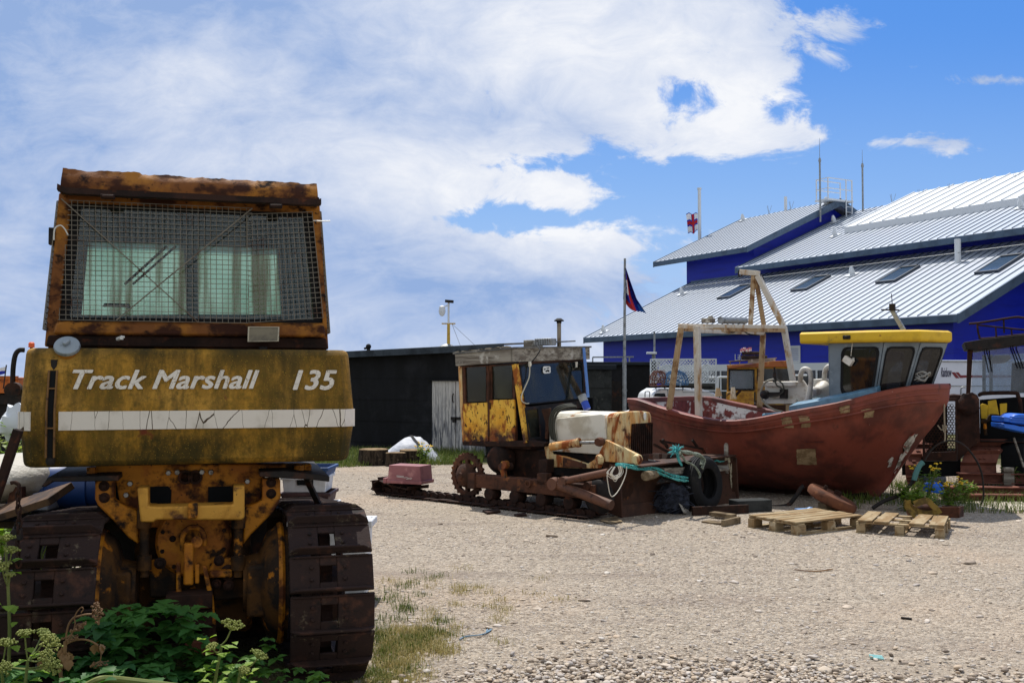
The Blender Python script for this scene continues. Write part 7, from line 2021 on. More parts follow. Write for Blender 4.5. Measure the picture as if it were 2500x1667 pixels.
for p, q in (((-0.12, 0.115), (0.0, 0.108)), ((-0.12, 0.10), (0.03, 0.09)), ((0.03, 0.10), (0.12, 0.075)), ((0.04, 0.07), (0.14, 0.085)), ((-0.13, 0.045), (-0.09, 0.043))):
    b.bar((p[0], -0.1855, p[1]), (q[0], -0.1855, q[1]), 0.005, 0.004, up=(0, 1, 0))
b.build('stencil_marks', M['white'], cr, smooth=False)

# ================================================================== FAR SIDE OF THE YARD: stumps, tarpaulin
ZS = lambda a, c: (840 + a / 4.9, 820 + c / 4.9)
M['bark'] = mk('bark', (70, 60, 50), 0.95, 0, [((40, 34, 28), 9, 0.42, 0.58, {'stretch': (2, 2, 0.4)}), ((104, 92, 76), 14, 0.58, 0.7)], bump=(24, 0.02), spec=0.1)
M['cut_wood'] = mk('cut_wood', (150, 128, 98), 0.9, 0, [((112, 92, 68), 8, 0.42, 0.6)], spec=0.1)
def stump(px, py, Y, r, h, lab, flat=False):
    g_ = at(px, py, Y)
    t = thing('tree_stump', lab, 'stump', (g_.x, Y, 0), group='tree stumps by the shed')
    b = MB(); prof = []
    n = 22
    def rad(i): return r * (1 + 0.10 * mnoise.noise(Vector((math.cos(2 * math.pi * i / n) * 2, math.sin(2 * math.pi * i / n) * 2, px))))
    rings = []
    for z_, k in ((0.0, 1.12), (h * 0.3, 1.02), (h, 0.98)):
        rings.append([Vector((rad(i) * k * math.cos(2 * math.pi * i / n), (max(-0.45 * r, rad(i) * k * math.sin(2 * math.pi * i / n)) if flat else rad(i) * k * math.sin(2 * math.pi * i / n)), z_)) for i in range(n)])
    b.loft(rings); b.build('bark', M['bark'], t)
    b = MB(); b.loft([[p + Vector((0, 0, 0.001)) for p in rings[-1]], [p * 0.97 + Vector((0, 0, 0.012 + 0.03 * h)) for p in rings[-1]]]); b.build('cut_face', M['cut_wood'], t)
stump(912, 1122, 20.0, 0.29, 0.30, 'wide round stump nearest the yellow tractor')
stump(1004, 1122, 20.2, 0.24, 0.27, 'dark stump under the yellow ragwort', False)
stump(966, 1124, 19.7, 0.20, 0.25, 'stump with a flat sawn side, between two others', True)
M['tarp'] = mk('tarp', (196, 198, 204), 0.6, 0, [((168, 172, 182), 3, 0.45, 0.65)], bump=(5, 0.03), spec=0.3)
tp = at(1004, 1110, 21.0)
tarp = thing('tarpaulin_heap', 'heap covered by a pale grey tarpaulin with a dark strap, before the shed', 'tarpaulin', (tp.x, 21.0, 0))
def tarp_fn(u_, v_):
    x_ = (u_ - 0.5) * 1.30; y_ = (v_ - 0.5) * 1.1
    prof = interp([0, 0.08, 0.2, 0.38, 0.52, 0.66, 0.8, 0.92, 1.0], [0.0, 0.16, 0.26, 0.44, 0.50, 0.46, 0.30, 0.12, 0.0], u_)
    k = max(0.0, 1 - abs(2 * v_ - 1) ** 2.4)
    f = 0.06 * mnoise.noise(Vector((u_ * 5, v_ * 4, 1))) + 0.035 * abs(mnoise.noise(Vector((u_ * 9 + v_ * 4, v_ * 5, 4))))
    return (x_ + 0.05 * mnoise.noise(Vector((v_ * 3, u_ * 3, 9))), y_, max(0.0, prof * k ** 0.5 + f * k))
b = MB(); b.grid(tarp_fn, 44, 30); b.build('cover', M['tarp'], tarp)
b = MB(); pts = []
for i in range(12):
    t = i / 11; q = Vector(tarp_fn(0.44 + 0.22 * t, 0.52 - 0.40 * t)); pts.append(q + Vector((0, -0.01, 0.012)))
for i in range(11): b.bar(pts[i], pts[i + 1], 0.05, 0.006, up=(0, -0.5, 1))
b.build('strap', M['black'], tarp)

# ================================================================== PALLETS AND SCRAP IN FRONT OF THE BOAT
M['pallet'] = mk('pallet_wood', (160, 142, 112), 0.9, 0, [((140, 116, 84), 5, 0.42, 0.6, {'stretch': (0.4, 2, 1)}), ((96, 78, 58), 12, 0.58, 0.7, {'stretch': (0.3, 2, 1)}), ((182, 168, 140), 8, 0.58, 0.7)], bump=(40, 0.003), spec=0.15)
def pallet(x_, y_, rz, L, W_, lab, nb=6, skip=(), wob=0.02):
    t = thing('pallet', lab, 'pallet', (x_, y_, 0), rz, 'wooden pallets on the gravel')
    r2 = random.Random(int(x_ * 100))
    b = MB()
    for yy_ in (-W_ / 2 + 0.05, 0, W_ / 2 - 0.05):
        b.bb((-L / 2, yy_ - 0.05, 0.0), (L / 2, yy_ + 0.05, 0.018))
    b.build('bottom_board', M['pallet'], t, smooth=False)
    for yy_ in (-W_ / 2 + 0.05, 0, W_ / 2 - 0.05):
        for xx in (-L / 2 + 0.07, 0, L / 2 - 0.07):
            b = MB(); b.box((xx, yy_, 0.0625), (0.14, 0.095, 0.085), r2.uniform(-.05, .05)); b.build('block', M['pallet'], t, bevel=0.004)
    b = MB()
    for xx in (-L / 2 + 0.07, 0, L / 2 - 0.07): b.bb((xx - 0.05, -W_ / 2, 0.106), (xx + 0.05, W_ / 2, 0.122))
    b.build('bearer', M['pallet'], t, smooth=False)
    bw = W_ / nb
    for i in range(nb):
        if i in skip: continue
        yy_ = -W_ / 2 + bw * (i + 0.5)
        b = MB(); b.box((r2.uniform(-wob, wob), yy_, 0.134 + r2.uniform(0, 0.004)), (L * r2.uniform(0.97, 1.0), bw * 0.84, 0.018), r2.uniform(-wob, wob)); b.build('top_board', M['pallet'], t, bevel=0.002)
    return t
pallet(3.43, 11.68, R(33), 1.14, 0.74, 'left pallet, wide slats running away to the right, in front of the boat')
pallet(4.47, 11.42, R(62), 0.84, 0.92, 'right pallet with gaps between slats, carrying a strap and rusty bracket', 5, (2,), 0.03)
M['strap_olive'] = mk('strap_olive', (128, 106, 52), 0.9, 0, [((86, 70, 40), 8, 0.45, 0.6)], spec=0.15)
b = MB()
for k_, pts in enumerate((((762, 1378), (770, 1402), (800, 1432), (850, 1452), (910, 1452), (955, 1432)), ((800, 1400), (840, 1385), (880, 1380), (905, 1405), (935, 1428)), ((765, 1380), (758, 1400), (770, 1430), (810, 1466)))):
    P_ = spl([at(*Z5(a, c), 11.75 - 0.06 * k_) for a, c in pts], 6)
    for i in range(len(P_) - 1): b.bar(P_[i], P_[i + 1], 0.075, 0.007, up=(0, -1, 0.5))
tag(b.build('strap', M['strap_olive']), 'olive lifting strap looped on the right pallet', 'strap')
b = MB(); p, q = at(*Z5(955, 1442), 11.9), at(*Z5(1074, 1444), 11.75); 
up3 = Vector((0, 0, 1)); n3 = (q - p).cross(up3).normalized()
b.bar(p + Vector((0, 0, -0.06)), q + Vector((0, 0, -0.06)), 0.17, 0.012); b.bar(p - n3 * 0.08, q - n3 * 0.08, 0.012, 0.12); b.bar(p + n3 * 0.08, q + n3 * 0.08, 0.012, 0.12)
b.bar(q - n3 * 0.086, q + n3 * 0.086, 0.02, 0.125)
tag(b.build('bracket', M['rust'], bevel=0.003), 'rusty channel bracket resting at the corner of the right pallet', 'bracket')
b = MB(); c = at(*Z5(840, 1425), 11.85); b.cyl(c + Vector((-0.14, 0.05, -0.03)), c + Vector((0.16, 0.02, 0.0)), 0.062, 0.055, n=14); tag(b.build('pipe', M['rust'], bevel=0.004), 'rusty pipe stub inside the olive strap', 'pipe')
# thick rusty cast disc on edge
c = at(*Z5(316, 1372), 13.0); c.z = max(c.z, 0.17)
ax = Vector((0.40, -0.16, 0.90))
b = MB(); b.lathe([(0.0, -0.07), (0.27, -0.07), (0.32, -0.045), (0.33, 0.0), (0.32, 0.045), (0.30, 0.065), (0.0, 0.07)], (0, 0, 0), ax, 36)
cd = tag(b.build('cast_disc', mk('cast_rust', (104, 64, 44), 0.8, 0, [((72, 46, 34), 4, 0.42, 0.6), ((132, 86, 56), 7, 0.56, 0.7)], bump=(40, 0.004), spec=0.25), bevel=0.004), 'thick round rusty casting propped at a tilt under the hull', 'casting'); cd.location = c
axn = ax.normalized()
for s_ in ((-0.12, 0.02), (0.03, 0.05), (0.06, 0.02)):
    b = MB(); pv_ = Vector((s_[0], s_[1], -s_[0] * 0.44)); b.cyl(pv_ + axn * 0.06, pv_ + axn * 0.13, 0.026, n=8); b.build('stud', M['rust_dark'], cd)
b = MB(); b.box((c.x - 0.02, c.y + 0.05, 0.06), (0.22, 0.18, 0.11), 0.3); tag(b.build('wood_block', M['log'], bevel=0.006), 'wood block propping the rusty casting', 'block')
# props and cable under the hull, blue scraps
b = MB(); b.tube(spl([at(a, c, 13.6) for a, c in ((1878, 1238), (1920, 1234), (1940, 1215), (1955, 1192), (1962, 1186))], 6), 0.03, 8); tag(b.build('hose', M['dark_metal']), 'dark hose arching under the red hull', 'hose')
b = MB(); b.tube(spl([at(a, c, 13.2) for a, c in ((2130, 1240), (2160, 1222), (2200, 1206), (2226, 1178), (2232, 1160), (2246, 1132))], 6), 0.026, 8); tag(b.build('hose', M['dark_metal']), 'black hose curving up from the stem foot into the weeds', 'hose')
b = MB(); b.tube(spl([at(a, c, 13.15) for a, c in ((2232, 1172), (2236, 1156), (2245, 1136), (2254, 1128))], 6), 0.036, 8); tag(b.build('rope', mk('teal_rag', (78, 122, 120), 0.9)), 'faded teal wrapping round the black hose end', 'wrapping')
b = MB(); c = at(1958, 1240, 12.9); b.box((c.x, 12.9, 0.03), (0.16, 0.10, 0.05), 0.2); b.blob((c.x + 0.1, 12.9, 0.035), (0.07, 0.05, 0.04), 8, 5, 0.5); tag(b.build('plastic_scrap', mk('blue_scrap', (110, 150, 200), 0.5)), 'pale blue plastic scrap under the hull behind the left pallet', 'litter')
M['blue_plastic'] = mk('blue_plastic', (30, 104, 214), 0.4, 0, [((24, 84, 180), 3, 0.45, 0.65)], spec=0.5)
c = at(2278, 1188, 14.0)
b = MB(); b.lathe([(0.13, 0), (0.14, 0.02), (0.13, 0.10), (0.08, 0.14), (0.0, 0.15)], (c.x, 14.0, 0.14), (0.15, 0, 1), 22); tag(b.build('tub', M['blue_plastic']), 'bright blue plastic tub lying among the weeds by the bow', 'tub')
# steel beams at the right edge
M['beam'] = rusty('beam_rust', (122, 76, 62), (84, 52, 44), (150, 100, 80), sc=3.0)
def hbeam(p, q, w, h, lab):
    b = MB(); d_ = (q - p).normalized(); u_ = Vector((0, 0, 1))
    b.bar(p + u_ * (h - 0.008), q + u_ * (h - 0.008), w, 0.016); b.bar(p + u_ * 0.008, q + u_ * 0.008, w, 0.016); b.bar(p + u_ * h / 2, q + u_ * h / 2, 0.014, h - 0.034)
    tag(b.build('steel_beam', M['beam'], smooth=False), lab, 'beam', 'steel beams at the right edge')
hbeam(Vector((6.72, 15.05, 0.16)), Vector((9.6, 14.75, 0.16)), 0.20, 0.15, 'upper rusty beam, farthest back of the three')
hbeam(Vector((6.25, 14.62, 0.0)), Vector((9.4, 14.35, 0.0)), 0.24, 0.16, 'middle rusty beam with the brightest top flange')
hbeam(Vector((6.1, 14.15, 0.0)), Vector((9.2, 13.95, 0.0)), 0.16, 0.10, 'lowest rusty beam, nearest the concrete path')
b = MB(); b.prism([gnd(2330, 1226), gnd(2360, 1218), gnd(2560, 1224), gnd(2560, 1248), gnd(2420, 1246), gnd(2340, 1238)], (0, 0, 0.012))
b.build('concrete_path', mk('concrete', (186, 176, 160), 0.9, 0, [((150, 140, 124), 3, 0.45, 0.65), ((206, 198, 184), 9, 0.55, 0.7)], bump=(30, 0.003)), kind='structure', smooth=False)
ZR = lambda a, c: (2200 + a / 3.0167, 760 + c / 3.0157)
b = MB(); b.tube(spl([at(*ZR(a, c), 13.6) for a, c in ((170, 1100), (230, 1010), (310, 960), (400, 955), (480, 1000), (550, 1090), (590, 1180), (605, 1280), (604, 1380), (575, 1435), (520, 1458), (440, 1460))], 6), 0.013, 7)
tag(b.build('hose', M['dark_metal']), 'thin black hose looping in a tall arch before the honeycomb radiator guard', 'hose')
b = MB(); c = at(*ZR(790, 1222), 14.9); b.box((c.x, 14.9, c.z - 0.06), (0.16, 0.05, 0.42), taper=0.95); tag(b.build('stake', M['old_wood']), 'short grey wooden stake behind the steel beams', 'stake')
# ================================================================== VEHICLES BEHIND
# ---- rust brown crawler at the right edge, facing the yard
RF = Frame(at(2380, 1000, 15.2).x, 15.2, R(-23))
RC = framed('crawler_tractor', 'brown rusted crawler with honeycomb radiator guard and glazed cab at right edge', 'tractor', RF)
RL = lambda a, c, y_: RF.loc(*ZR(a, c), 1, y_)
M['rc_rust'] = rusty('crawler_rust', (60, 39, 32), (38, 26, 22), (92, 58, 42), sc=4.0)
M['rc_glass'] = mk_glass('hazy_glass', (0.80, 0.86, 0.92), 0.92, 0.05, [((176, 184, 196), 2.0, 0.35, 0.7, 0.35, (1, 1, 0.5), 0.5)])
def rplate(name, pts, y_, th, mat, parent=None, bev=0.006):
    b = MB(); b.prism([RL(a, c, y_) for a, c in pts], (0, th, 0)); return b.build(name, mat, parent or RC, bevel=bev)
body = rplate('bonnet_side', [(410, 650), (470, 632), (575, 640), (582, 960), (520, 1000), (440, 1080), (415, 1100)], 0.0, 0.9, M['rc_rust'])
b = MB()      # radiator guard: frame and honeycomb bars
q0, q1, q2, q3 = RL(158, 1100, -0.05), RL(410, 1100, -0.05), RL(412, 640, -0.05), RL(158, 640, -0.05)
b.ring([q0, q1, q2, q3], [RL(176, 1040, -0.05), RL(398, 1030, -0.05), RL(398, 662, -0.05), RL(176, 662, -0.05)], (0, 0.07, 0)); gd2 = b.build('radiator_guard', M['rc_rust'], RC, bevel=0.006)
b = MB(); pit = 0.046
xa, xb2, za, zb3 = RL(176, 1040, 0).x, RL(398, 1040, 0).x, RL(176, 1040, 0).z, RL(176, 662, 0).z
nx_, nz_ = int((xb2 - xa) / pit), int((zb3 - za) / (pit * 0.866))
for j in range(nz_):
    for i in range(nx_):
        c = Vector((xa + (i + 0.5 + 0.5 * (j % 2)) * pit, -0.02, za + (j + 0.5) * pit * 0.866))
        hx = [c + Vector((math.cos(R(90 + 60 * k_)), 0, math.sin(R(90 + 60 * k_)))) * pit * 0.575 for k_ in range(6)]
        hi = [c + (p - c) * 0.70 for p in hx]; b.add(hx + hi, [(k_, (k_ + 1) % 6, 6 + (k_ + 1) % 6, 6 + k_) for k_ in range(6)])
b.build('honeycomb_mesh', M['rust_dark'], gd2, smooth=False)
rplate('lower_guard', [(158, 1100), (415, 1100), (440, 1060), (440, 1210), (200, 1220), (158, 1200)], 0.05, 0.5, M['pitch'])
b = MB(); b.prism([RL(a, c, 0.45) for a, c in ((158, 1060), (340, 1060), (340, 650), (158, 650))], (0, 0.3, 0)); b.build('radiator', M['pitch'], RC, smooth=False)
b = MB(); b.prism([RL(a, c, 0.0) for a, c in ((330, 660), (330, 620), (390, 612), (480, 620), (480, 650))], (0, 0.8, 0)); b.build('bonnet_top', M['rc_rust'], RC, bevel=0.01)
b = MB(); b.blob(RL(490, 680, -0.04), (0.16, 0.05, 0.16), 12, 8, 0.4, 2.0); b.build('torn_panel', M['rc_rust'], RC)
# cab
rplate('cab_post', [(478, 640), (488, 290), (540, 250), (528, 300), (508, 640)], 0.35, 0.07, M['rc_rust'])
rplate('cab_roof', [(462, 228), (600, 205), (905, 170), (1150, 150), (1150, 200), (905, 240), (560, 288), (480, 276)], 0.1, 1.5, M['dark_metal'])
rplate('windscreen', [(516, 632), (530, 300), (905, 258), (1150, 240), (1150, 600), (700, 610)], 0.40, 0.006, M['rc_glass'], bev=0)
rplate('rear_window', [(600, 600), (600, 320), (1150, 300), (1150, 560)], 1.6, 0.006, M['rc_glass'], bev=0)
for a in (598, 650):
    rplate('cab_pillar', [(a, 600), (a, 320), (a + 26, 320), (a + 26, 600)], 1.5, 0.05, M['galv'], bev=0.004)
rplate('sun_visor', [(660, 350), (690, 325), (800, 322), (812, 350), (760, 380), (670, 386)], 0.6, 0.02, mk('visor', (190, 176, 160), 0.7), bev=0.004)
b = MB(); b.tube(spl([RL(a, c, 0.36) for a, c in ((585, 625), (600, 605), (830, 600), (862, 625), (880, 700), (885, 900))], 5), 0.03, 8); b.build('dash_cowl', M['rust_dark'], RC)
rplate('firewall', [(580, 650), (860, 630), (1150, 640), (1150, 960), (585, 960)], 0.55, 0.1, M['pitch'])
rplate('seat_back', [(810, 600), (820, 380), (905, 370), (1150, 380), (1150, 600)], 1.0, 0.15, M['pitch'])
for pts in ([(582, 690), (600, 678), (640, 690), (636, 790), (590, 790)], [(640, 660), (700, 650), (722, 760), (640, 770)], [(726, 680), (780, 676), (778, 740), (730, 766)]):
    rplate('yellow_panel', pts, 0.40, 0.05, M['boat_yellow'])
b = MB(); b.tube(spl([RL(a, c, 0.3) for a, c in ((590, 812), (640, 800), (660, 770), (720, 775), (740, 800))], 4), 0.03, 7); b.tube([RL(615, 820, 0.3), RL(622, 910, 0.3)], 0.026, 7); b.build('lever_bracket', M['housing'], RC)
for k_, (p, q) in enumerate((((612, 290), (645, 450)), ((632, 300), (672, 448)), ((650, 310), (665, 440)), ((805, 265), (860, 420)), ((822, 268), (884, 424)), ((850, 280), (904, 422)))):
    b = MB(); b.tube([RL(p[0], p[1] - 22, 0.30), RL(*p, 0.32), RL(*q, 0.34)], 0.008, 5); b.build('wiper_arm', M['black'], RC)
b = MB()
b.tube(spl([RL(a, c, 0.3) for a, c in ((500, 92), (600, 82), (830, 45), (905, 48), (1150, 70))], 5), 0.018, 7)
b.tube(spl([RL(a, c, 0.3) for a, c in ((560, 102), (575, 180), (610, 200), (905, 170), (1150, 160))], 5), 0.016, 7)
b.tube(spl([RL(a, c, 0.3) for a, c in ((555, 100), (760, 122), (905, 136), (1150, 150))], 5), 0.014, 7)
for a, c0, c1 in ((755, 62, 160), (697, 118, 195), (812, 130, 175)): b.tube([RL(a, c0, 0.3), RL(a + 4, c1, 0.3)], 0.013, 6)
b.build('roof_rail', M['rc_rust'], RC)
b = MB(); b.tube(spl([RL(a, c, 0.3) for a, c in ((440, 615), (440, 572), (452, 558), (475, 558))], 4), 0.012, 6); b.build('grab_rail', M['galv'], RC)
# tracks seen end on
def rc_track(pts_l, pts_r, name='track'):
    tr = MB(); tr.box(((RL(*pts_l[2], 0).x + RL(*pts_r[2], 0).x) / 2, 1.75, 0.5), (0.4, 2.0, 0.7)); t = tr.build(name, M['pitch'], RC)
    for i in range(len(pts_l) - 1):
        a0, a1 = pts_l[i], pts_l[i + 1]; b0, b1 = pts_r[i], pts_r[i + 1]
        y0 = [0.55, 0.30, 0.08, -0.06, -0.12, -0.10, 0.0][i]; y1 = [0.55, 0.30, 0.08, -0.06, -0.12, -0.10, 0.0][i + 1]
        p = [RL(*a0, y0), RL(*b0, y0), RL(*b1, y1), RL(*a1, y1)]
        p[2] = p[1].lerp(p[2], 0.93); p[3] = p[0].lerp(p[3], 0.93)
        n_ = (p[1] - p[0]).cross(p[3] - p[0]).normalized(); n_ = n_ if n_.y > 0 else -n_
        b = MB(); b.prism(p, n_ * 0.02); b.prism([p[3], p[2], p[2] - n_ * 0.05, p[3] - n_ * 0.05], (p[3] - p[0]).normalized() * -0.02)
        for k_ in (0.5, 0.62):
            c = p[0].lerp(p[1], k_).lerp(p[3].lerp(p[2], k_), 0.45); b.lathe([(0.018, 0.0), (0.018, 0.02)], c, -n_, 6)
        b.build('track_shoe', M['beam'], t, smooth=False)
rc_track([(560, 938), (515, 990), (465, 1052), (436, 1132), (440, 1215), (460, 1262)], [(830, 940), (780, 990), (722, 1048), (700, 1132), (705, 1215), (720, 1262)])
rc_track([(90, 940), (62, 1000), (40, 1072), (30, 1150), (36, 1230), (50, 1262)], [(260, 950), (210, 1000), (150, 1072), (128, 1150), (128, 1230), (136, 1262)])
b = MB(); b.lathe([(0.36, -0.2), (0.42, -0.05), (0.42, 0.1), (0.3, 0.2)], RL(850, 1130, 0.45), (1, -0.1, 0), 28); b.build('idler_wheel', M['pitch'], RC)
b = MB(); b.bb(RL(585, 960, 0.2), RL(1150, 935, 1.4)); b.build('fender', M['rc_rust'], RC, bevel=0.01)
b = MB(); b.bar(RL(830, 930, 0.05), RL(905, 1150, -0.1), 0.025, 0.02); b.build('stay', M['old_wood'], RC)
# blue float: moulded plastic in two lobes with a neck
fo_ = at(*ZR(700, 820), 14.6)
def pxm(a, c): 
    q = at(*ZR(a, c), 14.6); return (q.x, q.z)
b = MB()
def lobe(pts, y0, y1):
    P = [pxm(*p) for p in pts]; cx_ = sum(p[0] for p in P) / len(P); cz_ = sum(p[1] for p in P) / len(P)
    rg = lambda k, y_: [Vector((cx_ + (p[0] - cx_) * k, y_, cz_ + (p[1] - cz_) * (1 - (1 - k) * 2.5))) for p in P]
    b.loft([rg(0.93, y0), rg(1.0, y0 + 0.05), rg(1.0, y1 - 0.05), rg(0.93, y1)])
lobe([(704, 770), (735, 772), (765, 780), (790, 754), (830, 748), (1100, 772), (1100, 836), (860, 832), (800, 826), (740, 812), (706, 808)], 14.42, 14.8)
lobe([(698, 818), (790, 830), (830, 842), (1100, 846), (1100, 896), (870, 892), (760, 866), (702, 850)], 14.40, 14.8)
for i in range(3):
    q = [at(*ZR(800, 776 + i * 18), 14.415), at(*ZR(1080, 792 + i * 16), 14.415)]; b.tube(q, 0.012, 6)
tag(b.build('float', M['blue_plastic'], bevel=0.02), 'bright blue moulded plastic float lying on the brown crawler', 'float')
# ---- white caravan behind
CV = Frame(at(2400, 930, 22.5).x, 22.5, R(3))
M['caravan'] = mk('caravan_white', (206, 212, 228), 0.45, 0, [((190, 198, 216), 1.5, 0.45, 0.7)], spec=0.5)
cvn = framed('caravan', 'white touring caravan with maroon stripe and script lettering behind the bow', 'caravan', CV)
x0, x1, zt_ = CV.loc(2255, 930, 1, 0).x, CV.loc(2640, 930, 1, 0).x, CV.loc(2330, 879, 1, 0).z
b = MB(); b.loft([[(x0 + 0.05, y_, 0.45), (x0, y_, 1.0), (x0 + 0.10, y_, zt_ - 0.25), (x0 + 0.35, y_, zt_), (x1 - 0.3, y_, zt_), (x1, y_, 1.2), (x1, y_, 0.45)] for y_ in (0, 2.1)]); b.build('body', M['caravan'], cvn, bevel=0.03)
zz0 = CV.loc(2330, 942, 1, 0).z
b = MB(); b.bb((x0 + 0.05, -0.012, zz0 - 0.012), (x1 - 0.05, -0.003, zz0 + 0.012)); b.build('trim_strip', M['galv'], cvn, smooth=False)
b = MB(); b.bb((x0 + 0.1, -0.02, zt_ - 0.045), (x1 - 0.05, -0.001, zt_ - 0.01)); b.build('roof_rail', M['galv'], cvn, smooth=False)
C7 = lambda a, c: CV.loc(*ZR(a, c), 1, -0.004)
M['maroon'] = mk('maroon_stripe', (112, 24, 40), 0.5)
b = MB()
b.prism([C7(370, 448), C7(396, 448), C7(430, 492), C7(404, 492)], (0, -0.003, 0)); b.prism([C7(400, 448), C7(422, 448), C7(456, 490), C7(434, 490)], (0, -0.003, 0)); b.prism([C7(440, 470), C7(1200, 468), C7(1200, 486), C7(454, 488)], (0, -0.003, 0)); b.build('stripe', M['maroon'], cvn, smooth=False)
lettering('Rainbow', mk('navy_script', (40, 40, 74), 0.5), cvn, C7(294, 482), (1, 0, 0), (0, 0, 1), C7(372, 482).x - C7(294, 482).x, 0.21, shear=0.35, bold=0.01)
b = MB(); b.bb((x0 + 3.0, -0.01, zt_ - 0.85), (x0 + 4.0, -0.002, zt_ - 0.3)); b.build('window', M['dark_glass'], cvn, bevel=0.02)
for xx in (x0 + 1.6,):
    b = MB(); b.lathe([(0.30, -0.09), (0.32, 0), (0.30, 0.09)], (xx, 0.12, 0.32), (0, 1, 0), 20); b.build('wheel', M['black'], cvn)
for xx in (x0 + 0.3, x1 - 0.3):
    b = MB(); b.bb((xx, 0.3, 0), (xx + 0.08, 0.38, 0.5)); b.build('corner_steady', M['dark_metal'], cvn)
# ---- old yellow crawler behind the boat
ZV = lambda a, c: (1570 + a / 5.88, 840 + c / 5.88)
YF = Frame(at(1850, 1000, 19.0).x, 19.0, R(-13))
YC2 = framed('crawler_tractor', 'old yellow crawler cab with a pallet on its roof behind the boat', 'tractor', YF)
YL = lambda a, c, y_: YF.loc(*ZV(a, c), 1, y_)
def yplate(name, pts, y_, th, mat, parent=None, bev=0.008):
    b = MB(); b.prism([YL(a, c, y_) for a, c in pts], (0, th, 0)); return b.build(name, mat, parent or YC2, bevel=bev)
M['rusty_yellow'] = mk('rusty_yellow', (180, 136, 40), 0.6, 0, [((140, 98, 36), 5, 0.45, 0.62), ((98, 58, 32), 6, 0.52, 0.66), ((60, 40, 28), 10, 0.6, 0.7)], bump=(40, 0.003))
b = MB(); b.ring([YL(1200, 690, 0), YL(1620, 690, 0), YL(1620, 300, 0), YL(1210, 300, 0)], [YL(1228, 660, 0), YL(1598, 660, 0), YL(1598, 365, 0), YL(1232, 365, 0)], (0, 0.06, 0)); yc_ = b.build('cab', M['rusty_yellow'], YC2, bevel=0.01)
b = MB(); b.ring([YL(1224, 664, -0.01), YL(1602, 664, -0.01), YL(1602, 361, -0.01), YL(1228, 361, -0.01)], [YL(1244, 640, -0.01), YL(1582, 640, -0.01), YL(1582, 380, -0.01), YL(1248, 380, -0.01)], (0, 0.04, 0)); b.build('window_seal', M['black'], yc_, smooth=False)
b = MB(); b.prism([YL(1236, 650, 0.03), YL(1592, 650, 0.03), YL(1592, 370, 0.03), YL(1240, 370, 0.03)], (0, 0.006, 0)); b.build('windscreen', M['rc_glass'], yc_, smooth=False)
for a0, a1 in ((1635, 1700), (1730, 1870), (1900, 2100)):
    b = MB(); b.ring([YL(a0 - 16, 560, 0.02), YL(a1 + 12, 560, 0.02), YL(a1 + 12, 320, 0.02), YL(a0 - 16, 320, 0.02)], [YL(a0, 530, 0.02), YL(a1, 530, 0.02), YL(a1, 352, 0.02), YL(a0, 352, 0.02)], (0, 0.05, 0)); f = b.build('side_window', M['rusty_yellow'], yc_, bevel=0.006)
    b = MB(); b.prism([YL(a0, 530, 0.05), YL(a1, 530, 0.05), YL(a1, 352, 0.05), YL(a0, 352, 0.05)], (0, 0.006, 0)); b.build('pane', M['dark_glass'], f, smooth=False)
yplate('cab_side', [(1614, 880), (1614, 562), (2130, 562), (2130, 900)], 0.03, 0.06, M['rusty_yellow'], yc_)
yplate('cab_roof', [(1196, 300), (1215, 345), (1620, 330), (2095, 325), (2100, 235), (1880, 240), (1500, 288)], -0.08, 1.4, mk('orange_rust', (158, 92, 48), 0.8, 0, [((112, 62, 36), 4, 0.45, 0.6), ((190, 136, 70), 6, 0.56, 0.68)], bump=(30, 0.004)))
b = MB(); b.prism([YL(1205, 690, 1.2), YL(2120, 690, 1.2), YL(2120, 310, 1.2), YL(1205, 310, 1.2)], (0, 0.05, 0)); b.build('cab_rear', M['dark_glass'], yc_, smooth=False)
bp = yplate('bonnet_panel', [(1186, 860), (1196, 690), (1592, 686), (1592, 870)], -0.25, 0.3, M['rusty_yellow'])
b = MB()
for r_, (c0, c1) in enumerate(((728, 752), (775, 800))):
    for i in range(7):
        a0 = 1360 + i * 24 + r_ * 8; b.prism([YL(a0, c1, -0.252), YL(a0 + 14, c1, -0.252), YL(a0 + 14, c0, -0.252), YL(a0, c0, -0.252)], (0, -0.006, 0))
b.build('raised_pattern', M['rusty_yellow'], bp, smooth=False)
b = MB(); b.bb(YL(1186, 870, -0.2), (YL(2100, 870, 0).x, 1.6, 0.35)); b.bb((YL(1250, 0, 0).x, -0.3, 0.0), (YL(1500, 0, 0).x, 1.8, 0.6)); b.bb((YL(1900, 0, 0).x, -0.3, 0.0), (YL(2120, 0, 0).x, 1.8, 0.6)); b.build('chassis', M['rust_dark'], YC2, smooth=False)
for a, h0, h1 in ((1290, 620, 790), (1075, 630, 750)):
    b = MB(); p, q = YL(a + 8, h1, -0.4), YL(a, h0, -0.4); b.lathe([(0.07, 0), (0.035, (q - p).length)], p, q - p, 8); b.build('lift_arm', M['gantry_rust'], YC2)
b = MB(); b.bar(YL(1320, 745, -0.4), YL(1400, 660, -0.4), 0.05, 0.05); b.build('lift_link', M['rust_dark'], YC2)
